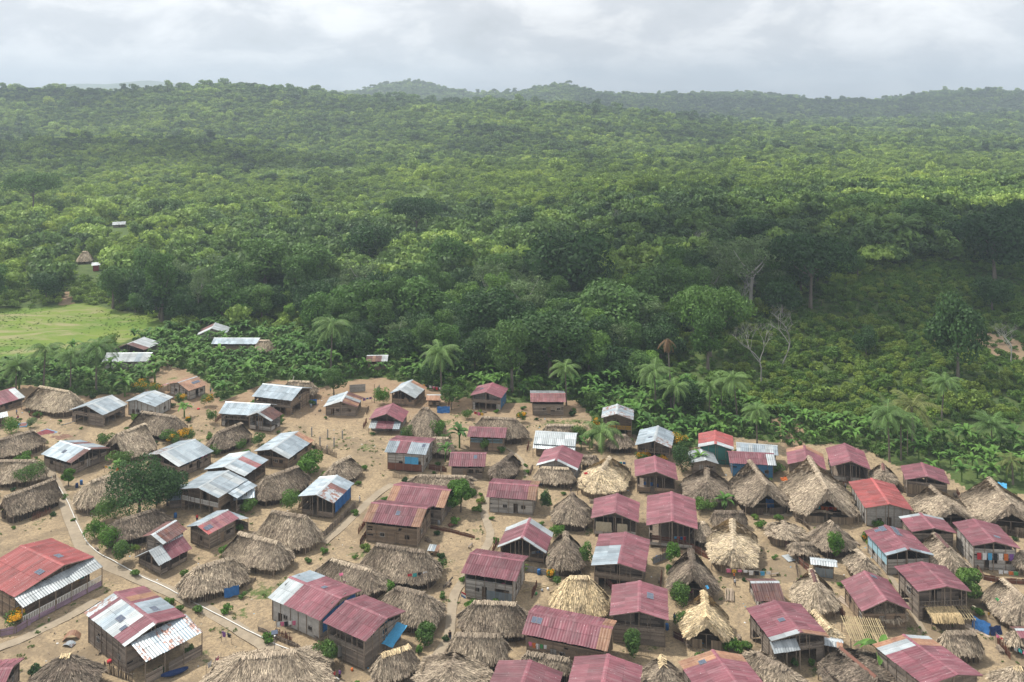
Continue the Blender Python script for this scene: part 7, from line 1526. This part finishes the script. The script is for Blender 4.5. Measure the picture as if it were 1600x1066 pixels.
BP = [(288, 652, 34, 'banana plant in front of the pale low walled house'), (183, 738, 22, 'small banana plant below the gabled thatch with bundled ridge'), (718, 700, 40, 'banana plant behind the small pink roof with one solar panel'), (696, 722, 30, 'banana plant right of the grey and pink striped roof'), (925, 700, 36, 'banana plant in the garden right of the bright white roof'), (942, 692, 32, 'second banana plant nearer to the little round thatch'), (908, 705, 26, 'short banana plant at the corner of the bright white roof'),
      (1094, 735, 30, 'banana plant right of the dirty white shed roof'), (1378, 1052, 76, 'biggest banana plant, in front of the bare pole frame'), (1132, 800, 34, 'banana plant leaning over the low brown thatch'), (242, 605, 46, 'banana plant beside the yard behind the orange rusted roof'), (385, 605, 40, 'banana plant directly above the plain blue grey roof'), (175, 618, 46, 'banana plant behind the grey balcony house'), (195, 620, 40, 'banana plant left of the pair of yellow bushes'), (30, 608, 44, 'banana plant behind the broad pale hut'), (1110, 720, 24, 'banana plant behind the dirty white shed'), (1545, 760, 34, 'banana plant above the rightmost huge thatch'), (1455, 745, 32, 'banana plant right of the cane walled house')]
for i, (px, py, hp, lb) in enumerate(BP):
    X, Y, Z = ground(px, py); s = F/Y; TAKEN.append((X, Y, 1.5)); inst('banana_plant', BANANAS[i % 4], (X, Y, Z), hp/s/4.3, i*1.3, lb, 'banana plant', None, ('leaves', 'stem'))
# little wild bushes, stick fences and firewood between the houses
rs = np.random.default_rng(77); VB = [shrub_mesh('bush', 1.9, 1.3, 6, 420, .15, mk_, 170+i) for i, mk_ in enumerate(['leaf_mid', 'leaf_bright', 'leaf_dark', 'leaf_coffee'])]
X, Y = sample(8600, 128, 262, rs); k = inpoly(X, Y, VILLAGE) & ~blocked(X, Y, .5) & ~near_taken(X, Y); X, Y = X[k], Y[k]
nearh = np.zeros(len(X), bool)
for (cx, cy, th, hl, hw) in FOOT: nearh |= np.hypot(X-cx, Y-cy) < hl+2.6
nearh &= np.abs(X) < Y*.6; X, Y = X[nearh], Y[nearh]; k = thin(X, Y, 3.2); X, Y = X[k], Y[k]; k = (wav(X, Y, 34, 71)+rs.normal(0, .4, len(X))) > -.15; X, Y = X[k][:260], Y[k][:260]
for i in range(len(X)): inst('wild_bush', (VB[rs.integers(0, 4)],), (X[i], Y[i], float(height(X[i], Y[i]))-.1), rs.uniform(.5, 1.35), rs.uniform(0, 6.28), 'small wild bush growing between the village houses', 'bush', 'wild bushes between the houses')
def stick_panel(sd_):
    r_ = random.Random(sd_); mb = MB()
    for i in range(24): x = i*.17; mb.bar((x, r_.uniform(-.05, .05), -.2), (x+r_.uniform(-.1, .1), r_.uniform(-.08, .08), 1.35*r_.uniform(.6, 1.15)), r_.uniform(.06, .12), .05, 0, r_.random())
    mb.bar((0, .06, .8), (4, .06, .85), .05, .05, 0, .5); return mb.mesh('fence', ['post' if sd_ % 2 else 'rust_wall'])
def pile_mesh(sd_):
    r_ = random.Random(sd_); mb = MB()
    for i in range(30): z = r_.uniform(.04, .5); mb.tube([(-.6+r_.uniform(-.2, .2), r_.uniform(-.35, .35)*(1.2-z), z), (.6+r_.uniform(-.2, .2), r_.uniform(-.35, .35)*(1.2-z), z)], .05, 5, 0, r_.random())
    return mb.mesh('firewood_pile', ['post'])
SP = [stick_panel(i) for i in range(4)]; PM = [pile_mesh(i) for i in range(2)]
cf = 0
for j, (cx, cy, th, hl, hw) in enumerate(FOOT):
    if cy > 262: continue
    for q_ in range(2):
        a = th+rs.choice([0, math.pi/2, math.pi, -math.pi/2]); d = (hl if abs(math.sin(a-th)) < .5 else hw)+rs.uniform(.9, 1.8); x, y = cx+math.cos(a)*d, cy+math.sin(a)*d
        e = a+math.pi/2; xs = np.array([x-2*math.cos(e), x, x+2*math.cos(e)]); ysq = np.array([y-2*math.sin(e), y, y+2*math.sin(e)])
        if blocked(xs, ysq, -.2).any(): continue
        if q_ == 0 and cf < 60: inst('fence', (SP[rs.integers(0, 4)],), (xs[0], ysq[0], float(height(x, y))), 1.0, e, 'short rough fence of sticks or rusty strips beside a village house', 'fence', 'short rough fences beside houses'); cf += 1
        elif q_ == 1 and rs.random() < .5: inst('firewood_pile', (PM[rs.integers(0, 2)],), (x, y, float(height(x, y))), rs.uniform(.8, 1.3), e, 'low heap of firewood beside a village house', 'firewood', 'firewood heaps beside houses')
X, Y = sample(43000, 290, 400, rs); k = inpoly(X, Y, FIELD) & (wav(X, Y, 25, 81)+rs.normal(0, .3, len(X)) > .25); X, Y = X[k], Y[k]
FT = [shrub_mesh('tuft', 1.0, .16, 4, 40, .12, 'grass_blade', 190+i) for i in range(2)]
scatter('field_tufts', 'stuff', [(X[i], Y[i], float(height(X[i], Y[i]))-.05, rs.uniform(.4, 1.1), rs.uniform(0, 6.28)) for i in range(len(X))], FT)
# small weeds on village soil
X, Y = sample(23000, 128, 262, rng); Zs = height(X, Y)
gi = np.clip(np.searchsorted(ys, Y), 1, len(ys)-1); ui = np.clip(((X/(Y*.78+30)+1)/2*419).round().astype(int), 0, 419)
k = (rng.uniform(size=len(X)) < np.clip((veg[gi, ui]-.16)*2.2, .0, 1)) & ~blocked(X, Y, .1) & inpoly(X, Y, VILLAGE); X, Y, Zs = X[k], Y[k], Zs[k]
WD = [shrub_mesh('weed', .9, .45, 4, 60, .10, 'grass_blade', 160+i) for i in range(2)]
scatter('weeds', 'stuff', [(X[i], Y[i], Zs[i]-.04, rng.uniform(.4, 1.1), rng.uniform(0, 6.28)) for i in range(len(X))], WD)
# ---------------------------------------------------------------- cloud meshes added overhead, out of view, to shade parts of the valley, and haze
def shade_cloud(x, y, z, rx, ry, rz, seed):
    # x,y: where the shadow falls; the cloud itself sits up the sun's ray at height z
    r_ = np.random.default_rng(seed); k = z/SDIR.z; cx, cy = x+SDIR.x*k, y+SDIR.y*k
    n, m = 48, 24; V = []
    for j in range(m+1):
        ph = math.pi*j/m
        for i in range(n):
            t = 2*math.pi*i/n; d = 1+.10*math.sin(3*t+seed)+.07*math.sin(7*t+2*ph+seed)+.05*math.sin(11*t+5*ph)+.05*math.sin(9*ph+4*t)
            V.append((math.cos(t)*math.sin(ph)*rx*d, math.sin(t)*math.sin(ph)*ry*d, math.cos(ph)*rz*(d if ph < 1.57 else .6)))
    Fq_ = [(j*n+i, j*n+(i+1) % n, (j+1)*n+(i+1) % n, (j+1)*n+i) for j in range(m) for i in range(n)]
    me = npmesh('shade_cloud', np.array(V), np.array(Fq_), np.full(len(Fq_), .5), ['shade_cloud'], True); o = bpy.data.objects.new('shade_cloud', me); C.objects.link(o); o.location = (cx, cy, z); tag(o, kind='structure')
for c in SHADE_CLOUDS: shade_cloud(*c)
mb = MB(); mb.box(-11500, 11500, -600, 12600, -60, 420)
m = bpy.data.materials.new('haze'); m.use_nodes = True; t = m.node_tree; t.nodes.clear()
v = nd(t, 'ShaderNodeVolumePrincipled'); v.inputs['Color'].default_value = (.70, .83, .97, 1); v.inputs['Density'].default_value = HAZE; v.inputs['Anisotropy'].default_value = .2
o_ = nd(t, 'ShaderNodeOutputMaterial'); t.links.new(v.outputs[0], o_.inputs['Volume']); MATS['haze'] = m
hz = mb.build('haze', ['haze']); tag(hz, kind='stuff')
